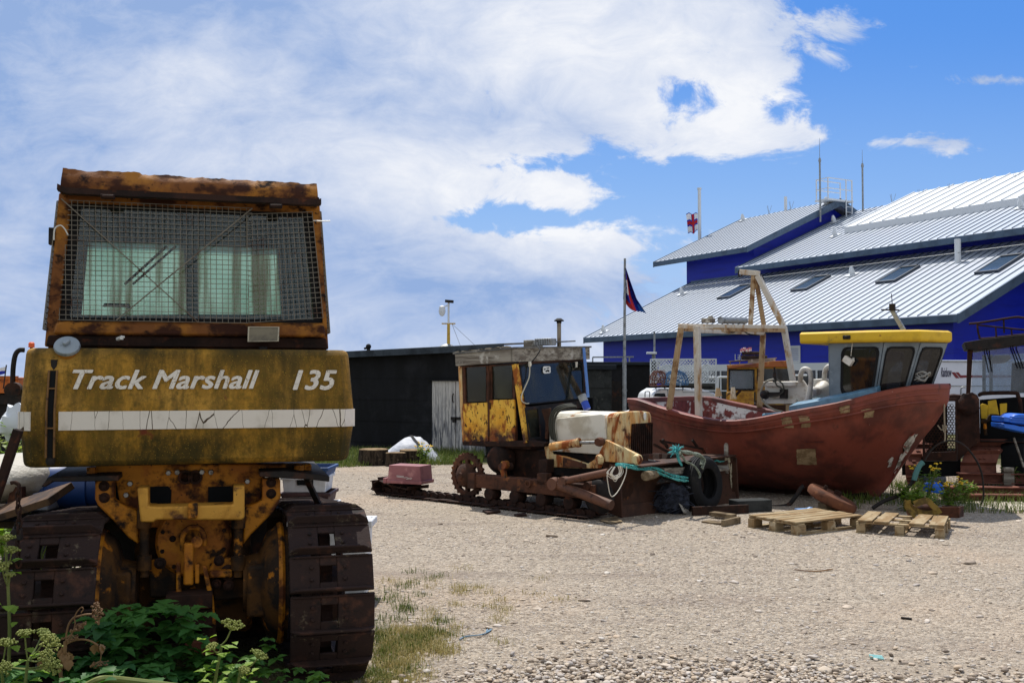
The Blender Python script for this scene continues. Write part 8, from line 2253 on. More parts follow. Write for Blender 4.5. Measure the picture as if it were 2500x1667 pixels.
# on its roof: pallet, dark stack, scraps
b = MB()
b.prism([YL(1230, 240, 0.1), YL(1920, 192, 0.1), YL(1920, 205, 0.1), YL(1230, 252, 0.1)], (0, 0.8, 0))
b.prism([YL(1240, 292, 0.1), YL(1510, 275, 0.1), YL(1510, 286, 0.1), YL(1240, 300, 0.1)], (0, 0.8, 0))
for a in (1245, 1380, 1505): b.bb(YL(a, 290 - (a - 1245) * 0.06, 0.12), YL(a + 14, 245, 0.8))
b.prism([YL(1510, 275, 0.1), YL(1900, 255, 0.1), YL(1900, 205, 0.1), YL(1510, 235, 0.1)], (0, 0.6, 0))
tag(b.build('pallet', M['old_wood'], smooth=False), 'weathered pallet on the yellow cab roof below the wall sign', 'pallet').matrix_world = YF.M
for k_, (a0, a1, c0, c1, lab) in enumerate(((1415, 1775, 222, 160, 'lower dark rope bundle stacked on the yellow cab roof pallet'), (1430, 1720, 158, 104, 'upper dark rope bundle stacked on the yellow cab roof pallet'))):
    b = MB(); p, q = YL(a0, (c0 + c1) / 2, 0.4), YL(a1, (c0 + c1) / 2, 0.4); rr = abs(YL(a0, c0, 0.4).z - YL(a0, c1, 0.4).z) / 2
    for i in range(14):
        b.lathe([(rr * 0.88, -0.028), (rr * 1.04, 0), (rr * 0.88, 0.028)], p.lerp(q, (i + 0.5) / 14), (1, 0, 0), 14)
    o = tag(b.build('rope_bundle', mk('dark_rope', (58, 38, 34), 0.95, 0, [((30, 24, 24), 20, 0.45, 0.6), ((96, 70, 60), 16, 0.6, 0.7)], bump=(30, 0.01)) if k_ == 0 else bpy.data.materials['dark_rope']), lab, 'rope'); o.matrix_world = YF.M
b = MB(); p = YL(1470, 96, 0.4)
for i in range(6): b.box(p + Vector(((i - 2.5) * 0.035, 0, 0.03 * ((i * 7) % 3) * 0.5)), (0.03, 0.06, 0.07), 0.3 * i)
o = tag(b.build('floats', mk('red_white', (206, 120, 130), 0.7, 0, [((226, 216, 214), 20, 0.5, 0.55)]), smooth=False), 'small red and white scraps on top of the dark rope bundle', 'scrap'); o.matrix_world = YF.M
# ---- white van with a wire cage and pots on its rack
VF = Frame(at(1680, 960, 21.0).x, 21.0, R(4))
van = framed('van', 'white van behind the boat carrying a wire cage on its roof rack', 'van', VF)
VL = lambda a, c, y_: VF.loc(*ZV(a, c), 1, y_)
M['van_white'] = mk('van_white', (222, 224, 226), 0.35, spec=0.5)
xl_, xr2 = VL(100, 760, 0).x, VL(1075, 760, 0).x
zr_v = VL(600, 640, 0).z
b = MB(); b.loft([[(xl_ - 0.4, y_, 0.35), (xl_ - 0.35, y_, 0.95), (xl_ - 0.02, y_, 1.05), (xl_ + 0.08 , y_, zr_v - 0.10), (xl_ + 0.25, y_, zr_v), (xr2 - 0.35, y_, zr_v + 0.0), (xr2 - 0.04, y_, zr_v - 0.10), (xr2, y_, 0.9), (xr2, y_, 0.35)] for y_ in (0, 1.6)]); b.build('body', M['van_white'], van, bevel=0.04)
b = MB(); b.prism([VL(150, 745, -0.004), VL(172, 706, -0.004), VL(310, 704, -0.004), VL(330, 760, -0.004)], (0, -0.006, 0)); b.build('window', M['dark_glass'], van, smooth=False)
b = MB(); b.tube([VL(355, 640, -0.004), VL(352, 745, -0.004)], 0.006, 4); b.tube([VL(570, 650, -0.004), VL(570, 690, -0.004), VL(1050, 688, -0.004)], 0.006, 4); b.build('door_seam', M['galv'], van)
for xx in (xl_ + 0.1, xr2 - 0.35):
    b = MB(); b.lathe([(0.27, -0.09), (0.3, 0), (0.27, 0.09)], (xx, 0.1, 0.3), (0, 1, 0), 20); b.build('wheel', M['black'], van)
b = MB(); b.tube(spl([VL(a, c, -0.05) for a, c in ((28, 760), (30, 690), (45, 678), (85, 680), (95, 700), (92, 760))], 4), 0.012, 6); b.build('mirror_frame', M['galv'], van)
b = MB()
for c in (600, 615): b.bar(VL(160, c, 0.05), VL(1000, c + 14, 0.05), 0.02, 0.02); b.bar(VL(160, c, 1.3), VL(1000, c + 14, 1.3), 0.02, 0.02)
for i in range(7):
    a = 180 + i * 130; b.bar(VL(a, 606, 0.05), VL(a, 606, 1.3), 0.02, 0.02); b.bar(VL(a, 640, 0.06), VL(a, 600, 0.06), 0.018, 0.018)
b.build('roof_rack', M['black'], van, smooth=False)
M['cage_wire'] = mk('cage_cord', (196, 204, 208), 0.6)
c0, c1 = VL(200, 555, 0.15), VL(1048, 215, 0.15)
dpt = 0.65
cage = thing('wire_cage', 'white netted box cage with two ring openings on the van roof', 'cage', VF.o, VF.rz)
b = MB()
for y_ in (0.15, 0.15 + dpt):
    for p, q in (((c0.x, c0.z), (c1.x, c0.z)), ((c1.x, c0.z), (c1.x, c1.z)), ((c1.x, c1.z), (c0.x, c1.z)), ((c0.x, c1.z), (c0.x, c0.z))):
        b.bar((p[0], y_, p[1]), (q[0], y_, q[1]), 0.022, 0.022, up=(0, 1, 0))
for xx in (c0.x, c1.x):
    for zz_ in (c0.z, c1.z): b.bar((xx, 0.15, zz_), (xx, 0.15 + dpt, zz_), 0.022, 0.022)
b.build('frame', M['cage_wire'], cage, smooth=False)
def netting(b, x0, x1, z0, z1, y_, pit, w):
    L = (z1 - z0)
    n = int((x1 - x0 + L) / pit)
    for i in range(n + 1):
        for sg in (1, -1):
            s_ = x0 - L + i * pit if sg > 0 else x0 + i * pit
            p = [s_, z0]; q = [s_ + sg * L, z1]
            def clip(p, q):
                if p[0] < x0: t = (x0 - p[0]) / (q[0] - p[0]); p = [x0, p[1] + (q[1] - p[1]) * t]
                if p[0] > x1: t = (p[0] - x1) / (p[0] - q[0]); p = [x1, p[1] + (q[1] - p[1]) * t]
                return p
            if (p[0] < x0 and q[0] <= x0) or (p[0] > x1 and q[0] >= x1): continue
            p, q = clip(p, q), clip(q, p)
            b.bar((p[0], y_, p[1]), (q[0], y_, q[1]), w, w, up=(0, 1, 0))
b = MB(); netting(b, c0.x, c1.x, c0.z, c1.z, 0.15, 0.062, 0.010); netting(b, c0.x, c1.x, c0.z, c1.z, 0.15 + dpt, 0.075, 0.010); b.build('netting', M['cage_wire'], cage, smooth=False)
for a in (345, 905):
    b = MB(); c = VL(a, 385, 0.14); b.tube([c + Vector((0.115 * math.cos(t), 0, 0.135 * math.sin(t))) for t in [k_ * math.pi / 12 for k_ in range(24)]], 0.012, 6, closed=True); b.build('ring', M['cage_wire'], cage)
def pot(a0, a1, c0_, c1_, y_, mat, lab):
    p, q = VL(a0, c1_, y_), VL(a1, c1_, y_); zt2_ = VL(a0, c0_, y_).z
    t = thing('lobster_pot', lab, 'lobster pot', VF.o, VF.rz)
    w = (q.x - p.x) / 2; cx_ = (p.x + q.x) / 2; h_ = zt2_ - p.z
    b = MB()
    for k_ in range(3):
        yy_ = y_ - 0.05 + k_ * 0.22
        b.tube([Vector((cx_ - w * math.cos(th), yy_, p.z + h_ * math.sin(th) ** 0.8)) for th in [math.pi * i / 12 for i in range(13)]], 0.014, 5)
    b.bb((p.x, y_ - 0.05, p.z - 0.02), (q.x, y_ + 0.40, p.z)); b.build('frame', mat, t)
    b = MB(); r3 = random.Random(int(a0))
    for i in range(150):
        th = r3.uniform(0.05, math.pi - 0.05); yy_ = y_ - 0.06 + (0 if i < 90 else r3.uniform(0, 0.44)); k_ = r3.uniform(0.2, 1.0) if i < 90 else 1.0
        s_ = Vector((cx_ - w * k_ * math.cos(th), yy_, p.z + h_ * k_ * math.sin(th) ** 0.8)); e_ = s_ + Vector((r3.uniform(-.07, .07), r3.uniform(-0.02, 0.02), r3.uniform(-.05, .05))); e_.z = max(e_.z, p.z)
        b.tube([s_, e_], 0.006, 4)
    b.build('netting', mat, t)
pot(150, 328, 385, 590, -0.1, mk('pot_brown', (110, 74, 66), 0.9), 'small brown lobster pot at the left end of the van roof')
pot(320, 640, 385, 575, -0.12, mk('pot_blue', (70, 110, 150), 0.9), 'rounded blue lobster pot before the wire cage on the van')
# white tubular handrail by the station doors
b = MB()
for pts in (((940, 480), (1010, 480), (1050, 500), (1052, 760)), ((1072, 760), (1074, 510), (1100, 474), (1216, 472), (1600, 464), (2150, 450), (2352, 446))):
    b.tube(spl([at(*ZV(a, c), 29.0) for a, c in pts], 4), 0.035, 7)
tag(b.build('handrail', M['offwhite']), 'white tubular handrail before the lifeboat station doors', 'railing')

# ================================================================== LEFT EDGE: junk behind the tractor
ZL = lambda a, c: (a / 3.735, 1000 + c / 3.733)
ZC = lambda a, c: (640 + a / 6.03, 1120 + c / 6.03)
M['box_white'] = mk('box_white', (222, 224, 226), 0.45, 0, [((186, 186, 184), 4, 0.5, 0.7)], spec=0.4)
M['box_brown'] = mk('box_brown', (84, 60, 60), 0.55, 0, [((64, 46, 46), 4, 0.45, 0.65)], spec=0.4)
M['box_blue'] = mk('box_blue', (62, 92, 138), 0.5, 0, [((46, 72, 112), 4, 0.45, 0.65)], spec=0.4)
yb_ = 8.7
p = at(*ZC(630, 490), yb_)
labs = ['lowest white fish box of the stack behind the right track', 'second white fish box from the ground in the stack', 'brown fish box in the middle of the stack behind the track', 'white fish box with a handle slot under the blue one', 'blue fish box topmost of the stack behind the tractor']
wz = at(*ZC(980, 490), yb_).x - at(*ZC(275, 490), yb_).x
cx_ = (at(*ZC(980, 490), yb_).x + at(*ZC(275, 490), yb_).x) / 2
zl5 = [0.0, 0.29, at(*ZC(630, 662), yb_).z, at(*ZC(630, 494), yb_).z + 0.002, at(*ZC(630, 250), yb_).z]
hl5 = [0.28, zl5[2] - 0.30, zl5[3] - zl5[2] - 0.006, zl5[4] - zl5[3] - 0.004, at(*ZC(860, 125), yb_).z - zl5[4]]
for k_ in range(5):
    L = wz * (1.06, 1.05, 1.02, 0.93, 0.98)[k_]
    t = thing('fish_box', labs[k_], 'fish box', (cx_ + (0.0, 0.01, 0.0, -0.01, 0.0)[k_], yb_ + 0.2, zl5[k_]), R((2, -2, 0, 1, -2)[k_]), 'stack of fish boxes')
    b = MB(); box_shell(b, L / 1.0, 0.40, hl5[k_]); b.build('shell', (M['box_white'], M['box_white'], M['box_brown'], M['box_white'], M['box_blue'])[k_], t, bevel=0.006)
    b = MB(); b.bb((-0.06, -0.2085, hl5[k_] * 0.45), (0.08, -0.199, hl5[k_] * 0.80)); b.build('handle_slot', M['pitch'], t, smooth=False)
g_ = at(*ZC(1500, 1485), 8.0); zt_ = at(*ZC(1500, 905), 8.0).z
t = thing('tub', 'white plastic tub standing close behind the right track', 'tub', (g_.x - 0.13, 8.1, 0))
b = MB(); b.loft([[Vector((s_ * k, q * k * 0.75, z_)) for s_, q in ((-.17, -.17), (.17, -.17), (.17, .17), (-.17, .17))] for k, z_ in ((0.85, 0), (1.0, zt_))]); b.build('shell', M['box_white'], t, bevel=0.02)
b = MB(); b.ring([(-.2, -.155, zt_ - 0.05), (.2, -.155, zt_ - 0.05), (.2, .155, zt_ - 0.05), (-.2, .155, zt_ - 0.05)], [(-.168, -.125, zt_ - 0.05), (.168, -.125, zt_ - 0.05), (.168, .125, zt_ - 0.05), (-.168, .125, zt_ - 0.05)], (0, 0, 0.055)); b.build('rim', M['box_white'], t, bevel=0.008)
# timber staging that carries the junk
stg = thing('timber_staging', 'low dark timber staging under the float and barrel at the left edge', 'staging', (-3.45, 8.0, 0))
for xx in (-0.75, 0.0, 0.75):
    for yy_ in (-0.85, 0.85):
        b = MB(); b.bb((xx - 0.06, yy_ - 0.06, 0), (xx + 0.06, yy_ + 0.06, 0.68)); b.build('leg', M['dark_metal'], stg, smooth=False)
for i in range(9):
    yy_ = -0.84 + i * 0.21
    b = MB(); b.bb((-0.9, yy_ - 0.095, 0.682), (0.9, yy_ + 0.095, 0.73)); b.build('board', M['bark'], stg, smooth=False)
# white moulded float, blue barrel, boxes, plank, net bag
c = at(*ZL(90, 620), 7.6)
b = MB(); b.blob(c, (0.42, 0.5, 0.19), 18, 12, 0.08, 1.2, 4); tag(b.build('float', mk('float_white', (180, 174, 160), 0.6, 0, [((176, 168, 150), 5, 0.5, 0.7)], bump=(9, 0.02))), 'dimpled white plastic float heap behind the leaning pole', 'float')
b = MB(); b.prism([at(*ZL(a, cc), 7.2) for a, cc in ((40, 960), (100, 700), (200, 705), (190, 960))], (0, 0.06, 0)); tag(b.build('sheet', M['rust']), 'brown rusted sheet upright below the white float', 'sheet')
c = at(*ZL(640, 800), 7.6)
b = MB(); b.lathe([(0.0, -0.42), (0.16, -0.42), (0.18, -0.40), (0.18, -0.15), (0.19, -0.14), (0.18, -0.12), (0.18, 0.12), (0.19, 0.14), (0.18, 0.15), (0.18, 0.40), (0.16, 0.42), (0.0, 0.42)], (c.x, 7.6, 0.92), (1, 0.2, 0), 28); tag(b.build('barrel', mk('barrel_blue', (24, 62, 120), 0.4)), 'blue plastic barrel lying behind the left fender', 'barrel')
b = MB(); c = at(*ZL(350, 672), 8.2); b.box((c.x, 8.4, c.z), (0.42, 0.3, 0.2), 0.2); tag(b.build('box', mk('cream_card', (206, 190, 150), 0.8), bevel=0.004), 'cream box with a blue end behind the left fender', 'box')
b = MB(); c = at(*ZL(290, 680), 8.1); b.box((c.x + .01, 8.2, c.z), (0.12, 0.02, 0.12), 0.2); tag(b.build('label_panel', M['box_blue']), 'small blue panel on the cream box front', 'panel')
b = MB(); b.bar(at(*ZL(262, 722), 7.9), at(*ZL(436, 738), 7.9), 0.12, 0.06); tag(b.build('plank', M['white'], bevel=0.004), 'white painted plank under the cream box', 'plank')
b = MB(); b.prism([at(*ZL(a, cc), 7.3) for a, cc in ((205, 920), (300, 760), (440, 765), (440, 920))], (0, 0.3, 0)); tag(b.build('box', mk('grey_box', (150, 158, 172), 0.5), bevel=0.01), 'pale grey box tilted under the white plank', 'box')
b = MB(); q = at(*ZL(-60, 1010), 7.1); b.bar((q.x, 7.12, 0.77), at(*ZL(560, 760), 6.75), 0.22, 0.05, up=(0, -0.5, 1)); tag(b.build('plank', mk('brown_plank', (96, 70, 48), 0.85, 0, [((60, 44, 34), 6, 0.45, 0.6)], bump=(30, 0.004)), bevel=0.004), 'broad brown plank slanting up over the left track', 'plank')
c = at(*ZL(310, 590), 8.8); b = MB(); b.blob((c.x, 8.9, c.z - 0.02), (0.26, 0.2, 0.15), 16, 10, 0.5, 2.4, 2)
for i in range(26): 
    q = Vector((c.x, 8.75, c.z)) + Vector((rr_.uniform(-.24, .24), rr_.uniform(-.05, .05), rr_.uniform(-.1, .14))); b.tube(spl([q, q + Vector((rr_.uniform(-.1, .1), -.03, rr_.uniform(-.06, .06))), q + Vector((rr_.uniform(-.14, .14), 0, rr_.uniform(-.08, .08)))], 3), 0.008, 4)
tag(b.build('net_heap', mk('dark_net', (40, 44, 58), 0.5, 0, [((150, 160, 180), 22, 0.6, 0.68)])), 'dark glossy heap of netting behind the white float', 'net')
b = MB(); c = at(228, 1272, 7.6); b.blob((c.x + .05, 7.6, c.z - .1), (0.12, 0.1, 0.2), 10, 8, 0.3); tag(b.build('bag', mk('bag_blue', (30, 50, 170), 0.35, 0, [((200, 206, 230), 14, 0.6, 0.66)])), 'blue and white plastic bag beneath the tractor beside the left track', 'bag')
b = MB(); c = at(*ZL(125, 120), 9.5); b.blob((c.x, 9.5, c.z), (0.14, 0.1, 0.17), 12, 8, 0.5, 2.0); b.cyl((c.x, 9.5, 0), (c.x, 9.5, c.z), 0.03, n=6); tag(b.build('plastic_sheet', mk('plastic_white', (214, 218, 222), 0.5)), 'crumpled white plastic sheet caught on a stake in the bushes', 'plastic')
# orange tipper far left
M['tip_orange'] = mk('tip_orange', (196, 104, 30), 0.6, 0, [((150, 76, 28), 4, 0.45, 0.62), ((84, 46, 28), 7, 0.54, 0.66)], bump=(30, 0.004))
tq = at(8, 978, 19.0)
tip = thing('dump_trailer', 'rusty orange trailer with a dark tyre at the far left edge', 'trailer', (tq.x - 0.9, 19.0, 0))
xr_t = at(45, 950, 19).x - tip.location.x; zt_ = at(20, 919, 19).z; zb_t = at(20, 962, 19).z
b = MB(); b.prism([(-1.2, 0, zb_t), (xr_t, 0, zb_t + 0.02), (xr_t, 0, zt_ - 0.02), (-1.2, 0, zt_)], (0, 1.5, 0)); bd = b.build('body', M['tip_orange'], tip, bevel=0.01)
b = MB(); b.bar((-1.2, -0.03, zt_), (xr_t, -0.03, zt_ - 0.02), 0.06, 0.06); b.bar((xr_t - 0.14, -0.03, zb_t), (xr_t - 0.14, -0.03, zt_), 0.05, 0.05, up=(0, 1, 0)); b.build('rail', M['tip_orange'], bd, smooth=False)
b = MB(); b.bb((-1.0, 0.1, zb_t - 0.2), (xr_t + 0.1, 1.3, zb_t - 0.004)); b.bb((0.3, 0.2, 0.45), (xr_t - 0.1, 1.2, zb_t - 0.2)); b.bb((-1.0, 0.5, 0.0), (-0.8, 0.7, zb_t - 0.2)); b.build('chassis', M['dark_metal'], tip)
b = MB(); b.lathe([(0.3, -0.15), (0.46, -0.14), (0.5, -0.08), (0.5, 0.08), (0.46, 0.14), (0.3, 0.15)], (at(2, 1010, 19).x - tip.location.x + 0.1, 0.0, 0.5), (0, 1, 0.0), 28); b.build('tyre', M['black'], tip)
fq = at(9, 910, 18.8)
b = MB(); b.tube([(fq.x, 18.8, fq.z - 0.3), (fq.x + 0.05, 18.8, fq.z + 0.15)], 0.012, 5); b.m = 1; b.add([(fq.x + 0.045, 18.8, fq.z + 0.12), (fq.x - 0.12, 18.82, fq.z + 0.08), (fq.x - 0.12, 18.82, fq.z + 0.03), (fq.x + 0.03, 18.8, fq.z + 0.04)], [(0, 1, 2, 3)]); b.m = 2; b.add([(fq.x + 0.03, 18.8, fq.z + 0.04), (fq.x - 0.12, 18.82, fq.z + 0.03), (fq.x - 0.12, 18.82, fq.z - 0.05), (fq.x + 0.015, 18.8, fq.z - 0.02)], [(0, 1, 2, 3)])
tag(b.build('small_flag', [M['dark_metal'], M['white_cloth'], M['navy_cloth']]), 'small dark and white flag above the orange trailer', 'flag')
q = at(77, 842, 12.0)
b = MB(); b.cyl((q.x, 12, 0), (q.x, 12, q.z - 0.02), 0.02, n=6); b.m = 1; b.lathe([(0.035, -0.03), (0.035, 0.02), (0.02, 0.035), (0, 0.037)], (q.x, 12, q.z), n=10); tag(b.build('marker_post', [M['dark_metal'], mk('orange_cap', (230, 96, 40), 0.5)]), 'thin post with an orange cap behind the fuel tank', 'post')

# ================================================================== PLANTS
M['leaf_dark'] = mk_leaf('leaf_dark', (46, 90, 42), (74, 120, 50), 0.34)
M['leaf_light'] = mk_leaf('leaf_light', (124, 154, 54), (158, 180, 78), 0.45)
M['stem'] = mk_leaf('plant_stem', (104, 116, 56), (128, 130, 70), 0.15)
M['umbel'] = mk_leaf('umbel', (132, 142, 70), (166, 166, 92), 0.25)
M['dead'] = mk_leaf('dead_stalk', (150, 116, 78), (108, 78, 54), 0.2)
M['ragwort'] = mk('ragwort_yellow', (224, 184, 40), 0.7)
def leaf_np():
    """one lobed leaf about 1 long, lying along +x, folded along its midrib"""
    pr = [(0, 0.02), (0.12, 0.16), (0.22, 0.34), (0.30, 0.30), (0.40, 0.46), (0.50, 0.36), (0.58, 0.42), (0.68, 0.26), (0.80, 0.22), (0.90, 0.10), (1.0, 0.0)]
    vs = []; fs = []
    for x_, w in pr:
        dz = -0.25 * x_ * x_
        vs += [(x_, w, dz + 0.28 * w), (x_, 0, dz), (x_, -w, dz + 0.28 * w)]
    for i in range(len(pr) - 1):
        o = i * 3; fs += [(o, o + 1, o + 4, o + 3), (o + 1, o + 2, o + 5, o + 4)]
    return np.array(vs), np.array(fs)
LV, LF = leaf_np()
def leaves(name, P, size, az, tilt, mat, kind=None, parent=None):
    n = len(P)
    L = LV[None] * size[:, None, None]
    c, s_ = np.cos(tilt)[:, None], np.sin(tilt)[:, None]
    x_ = L[..., 0] * c - L[..., 2] * s_; z_ = L[..., 0] * s_ + L[..., 2] * c; y_ = L[..., 1]
    ca, sa = np.cos(az)[:, None], np.sin(az)[:, None]
    vs = np.stack([x_ * ca - y_ * sa + P[:, :1], x_ * sa + y_ * ca + P[:, 1:2], z_ + P[:, 2:3]], -1).reshape(-1, 3)
    fs = (LF[None] + (np.arange(n) * len(LV))[:, None, None]).reshape(-1, 4)
    return npmesh(name, vs, fs, mat, kind, parent)
# dark ground cover in the shade behind the tractor
def clump(n, x0, x1, y0, y1, zf, smin, smax):
    nc = n // 5
    cx_ = rng.uniform(x0, x1, nc); cy_ = rng.uniform(y0, y1, nc); cz_ = zf(cx_, cy_) * rng.uniform(0.25, 1.0, nc)
    az = []; P = []
    a0 = rng.uniform(0, 6.28, nc)
    for k_ in range(5):
        az.append(a0 + k_ * 1.26 + rng.normal(0, 0.2, nc)); P.append(np.stack([cx_, cy_, cz_], 1))
    P = np.concatenate(P); az = np.concatenate(az)
    return P, rng.uniform(smin, smax, len(P)), az, rng.uniform(-0.35, 0.45, len(P))
hz_f = lambda x_, y_: 0.14 + 0.36 * np.exp(-((x_ + 1.95) / 0.6) ** 2) + 0.10 * np.sin(x_ * 9) * np.sin(y_ * 7)
P_, S_, A_, T_ = clump(3000, -2.75, -1.02, 4.1, 5.15, hz_f, 0.03, 0.085)
leaves('ground_cover', P_, S_, A_, T_, M['leaf_dark'], 'stuff')
P_, S_, A_, T_ = clump(420, -2.15, -1.55, 4.9, 5.3, lambda x_, y_: 0.62 - 0.25 * np.abs(x_ + 1.85), 0.06, 0.10)
leaves('creeper', P_, S_, A_, T_, M['leaf_dark'], 'stuff')
P_, S_, A_, T_ = clump(1400, -3.0, -2.0, 4.2, 5.2, lambda x_, y_: 0.36 + 0.2 * np.sin(x_ * 6), 0.04, 0.08)
leaves('ground_cover', P_, S_, A_, T_, M['leaf_dark'], 'stuff')
P_, S_, A_, T_ = clump(260, -2.6, -1.2, 4.05, 4.5, lambda x_, y_: 0.34 + 0.1 * np.sin(x_ * 8), 0.03, 0.06)
leaves('ground_cover', P_, S_, A_, T_, mk_leaf('leaf_yellowing', (112, 128, 50), (140, 130, 62), 0.4), 'stuff')
# flowering alexanders at the bottom edge
r7 = random.Random(11)
def umbel(b, p, d_, r, n=16, blob=0.0045, ray=0.0018):
    r = r * 0.78
    d_ = Vector(d_).normalized(); t1 = d_.orthogonal().normalized(); t2 = d_.cross(t1)
    for i in range(n):
        k_ = math.sqrt((i + 0.5) / n); a = i * 2.4
        e_ = p + d_ * (r * (0.75 - 0.35 * k_ * k_)) + (t1 * math.cos(a) + t2 * math.sin(a)) * r * k_
        b.tube([p, e_], ray, 3, caps=False)
        for j in range(6):
            q = e_ + Vector((r7.uniform(-1, 1), r7.uniform(-1, 1), r7.uniform(-0.4, 1))) * r * 0.20
            b.blob(q, blob * r7.uniform(0.7, 1.2), 5, 3, 0)
def herb(name, label, cat, base, top, heads, nleaf, mats, leaf_size=(0.04, 0.07), group=None):
    """base, top world points; heads: (px, py, Y, radius)"""
    t = thing(name, label, cat, base, 0, group)
    B_ = Vector(base); T_ = Vector(top)
    b = MB(); mid = B_.lerp(T_, 0.5) + Vector((r7.uniform(-.03, .03), 0, 0))
    st_ = spl([B_ - B_, mid - B_, T_ - B_], 6)
    b.tube(st_, [0.011 - 0.005 * i / len(st_) for i in range(len(st_))], 7)
    hb_ = MB()
    for (px, py, Y, r) in heads:
        h_ = at(px, py, Y) - B_
        k_ = min(range(len(st_)), key=lambda i: (st_[i] - h_).length + (0.5 if st_[i].z > h_.z - 0.02 else 0) * 1)
        b.tube(spl([st_[k_], st_[k_].lerp(h_, 0.55) + Vector((0, 0, -0.012)), h_], 4), 0.0035, 5)
        umbel(hb_, h_, (h_ - st_[k_]) + Vector((0, 0, 0.08)), r)
    b.build('stem', mats[0], t)
    if heads: hb_.build('flower_heads', mats[1], t)
    n = nleaf
    if n:
        i_ = rng.integers(1, len(st_), n)
        P = np.array([st_[i][:] for i in i_]) + rng.normal(0, 0.02, (n, 3)); az = rng.uniform(0, 6.28, n)
        P[:, 0] += np.cos(az) * 0.03; P[:, 1] += np.sin(az) * 0.03
        leaves('foliage', P, rng.uniform(*leaf_size, n), az, rng.uniform(-0.3, 0.6, n), mats[2], None, t)
    return t
ZP = lambda a, c: (a / 5.88, 1420 + c / 5.878)
ZQ = lambda a, c: (400 + a / 5.88, 1420 + c / 5.878)
am = (M['stem'], M['umbel'], M['leaf_light'])
herb('alexanders', 'flowering umbel plant at the bottom left corner, with a long forked stem', 'plant', (*at(*ZP(250, 1500), 4.23)[:2], 0.0), at(*ZP(400, 1120), 4.28), [(*ZP(360, 790), 4.28, 0.045), (*ZP(640, 830), 4.30, 0.05), (*ZP(690, 930), 4.23, 0.06), (*ZP(650, 1080), 4.18, 0.04), (*ZP(610, 740), 4.38, 0.03)], 26, am, group='alexanders along the bottom edge')
herb('alexanders', 'umbel plant cut by the left edge of the photograph, low down', 'plant', (*at(*ZP(-40, 1500), 4.38)[:2], 0.0), at(*ZP(20, 1200), 4.38), [(*ZP(80, 930), 4.38, 0.05), (*ZP(60, 1250), 4.28, 0.04), (*ZP(740, 1230), 4.18, 0.045), (*ZP(650, 1200), 4.23, 0.03)], 18, am, group='alexanders along the bottom edge')
herb('alexanders', 'tall umbel plant by the left track, beside the leaning pole', 'plant', (at(12, 1500, 4.9).x, 4.9, 0.0), at(14, 1330, 4.9), [(15, 1322, 4.9, 0.05), (28, 1350, 4.88, 0.045), (6, 1390, 4.85, 0.05), (24, 1408, 4.9, 0.03)], 20, am, group='alexanders along the bottom edge')
herb('alexanders', 'bright leafy umbel plant at bottom centre below the gearbox', 'plant', (*at(*ZQ(760, 1500), 4.53)[:2], 0.0), at(*ZQ(830, 900), 4.53), [(*ZQ(960, 690), 4.53, 0.065), (*ZQ(700, 950), 4.48, 0.03)], 70, (M['stem'], M['umbel'], M['leaf_light']), (0.035, 0.06), group='alexanders along the bottom edge')
herb('alexanders', 'umbel plant leaning right with one round seed head near the track', 'plant', (*at(*ZQ(900, 1560), 4.48)[:2], 0.0), at(*ZQ(1100, 1270), 4.50), [(*ZQ(1340, 1100), 4.53, 0.05), (*ZQ(1150, 1290), 4.46, 0.03)], 30, am, (0.03, 0.055), group='alexanders along the bottom edge')
# dead umbel stalk
t = thing('dead_stalk', 'brown dead umbel stalk with drooping seed heads at bottom left', 'plant', (at(*ZP(870, 1500), 4.38).x, 4.6, 0.0))
o_ = Vector(t.location)
b = MB()
D_ = lambda a, c: at(*ZP(a, c), 4.6) - o_
b.tube(spl([Vector((0, 0, 0.0)), D_(880, 1400), D_(920, 1100), D_(940, 850)], 4), 0.009, 7)
b.tube(spl([D_(945, 850), D_(955, 740), D_(990, 600), D_(1060, 510), D_(1130, 490), D_(1230, 465), D_(1320, 462)], 5), 0.0045, 6)
b.tube(spl([D_(950, 890), D_(1060, 840), D_(1190, 822), D_(1310, 850), D_(1410, 910)], 5), 0.0045, 6)
b.tube(spl([D_(1065, 510), D_(1110, 420), D_(1170, 362), D_(1195, 390), D_(1165, 440)], 4), 0.003, 5); b.tube(spl([D_(1065, 515), D_(1080, 590), D_(1060, 680), D_(1020, 750)], 4), 0.0035, 5); b.tube(spl([D_(1415, 930), D_(1450, 1040), D_(1440, 1130)], 4), 0.0025, 5)
b.build('stem', M['dead'], t)
b = MB()
umbel(b, D_(1320, 462), (0.6, 0, 0.15), 0.06, 14, 0.005); umbel(b, D_(1440, 1130), (0, 0, -1), 0.05, 12, 0.005); umbel(b, D_(1020, 755), (0, 0, -1), 0.045, 10, 0.004); umbel(b, D_(1110, 600), (0.5, 0, -0.8), 0.045, 10, 0.005)
b.build('seed_heads', M['dead'], t)
P_ = np.array([D_(a + r7.uniform(-35, 35), c + r7.uniform(-60, 60))[:] for a, c, n in ((900, 980, 9), (955, 1050, 6), (1410, 930, 4), (600, 1100, 4)) for _ in range(n)])
leaves('withered_leaves', P_, rng.uniform(0.03, 0.06, len(P_)), rng.uniform(0, 6.28, len(P_)), rng.uniform(-1.5, -0.9, len(P_)), M['dead'], None, t)
b = MB(); b.tube(spl([at(*ZP(1250, 1480), 4.28), at(*ZP(1420, 1400), 4.28), at(*ZP(1600, 1392), 4.33), at(*ZP(1900, 1420), 4.38), at(*ZQ(200, 1500), 4.38)], 5), 0.015, 8); tag(b.build('fallen_stem', M['stem']), 'thick green fallen stem along the bottom edge', 'plant')
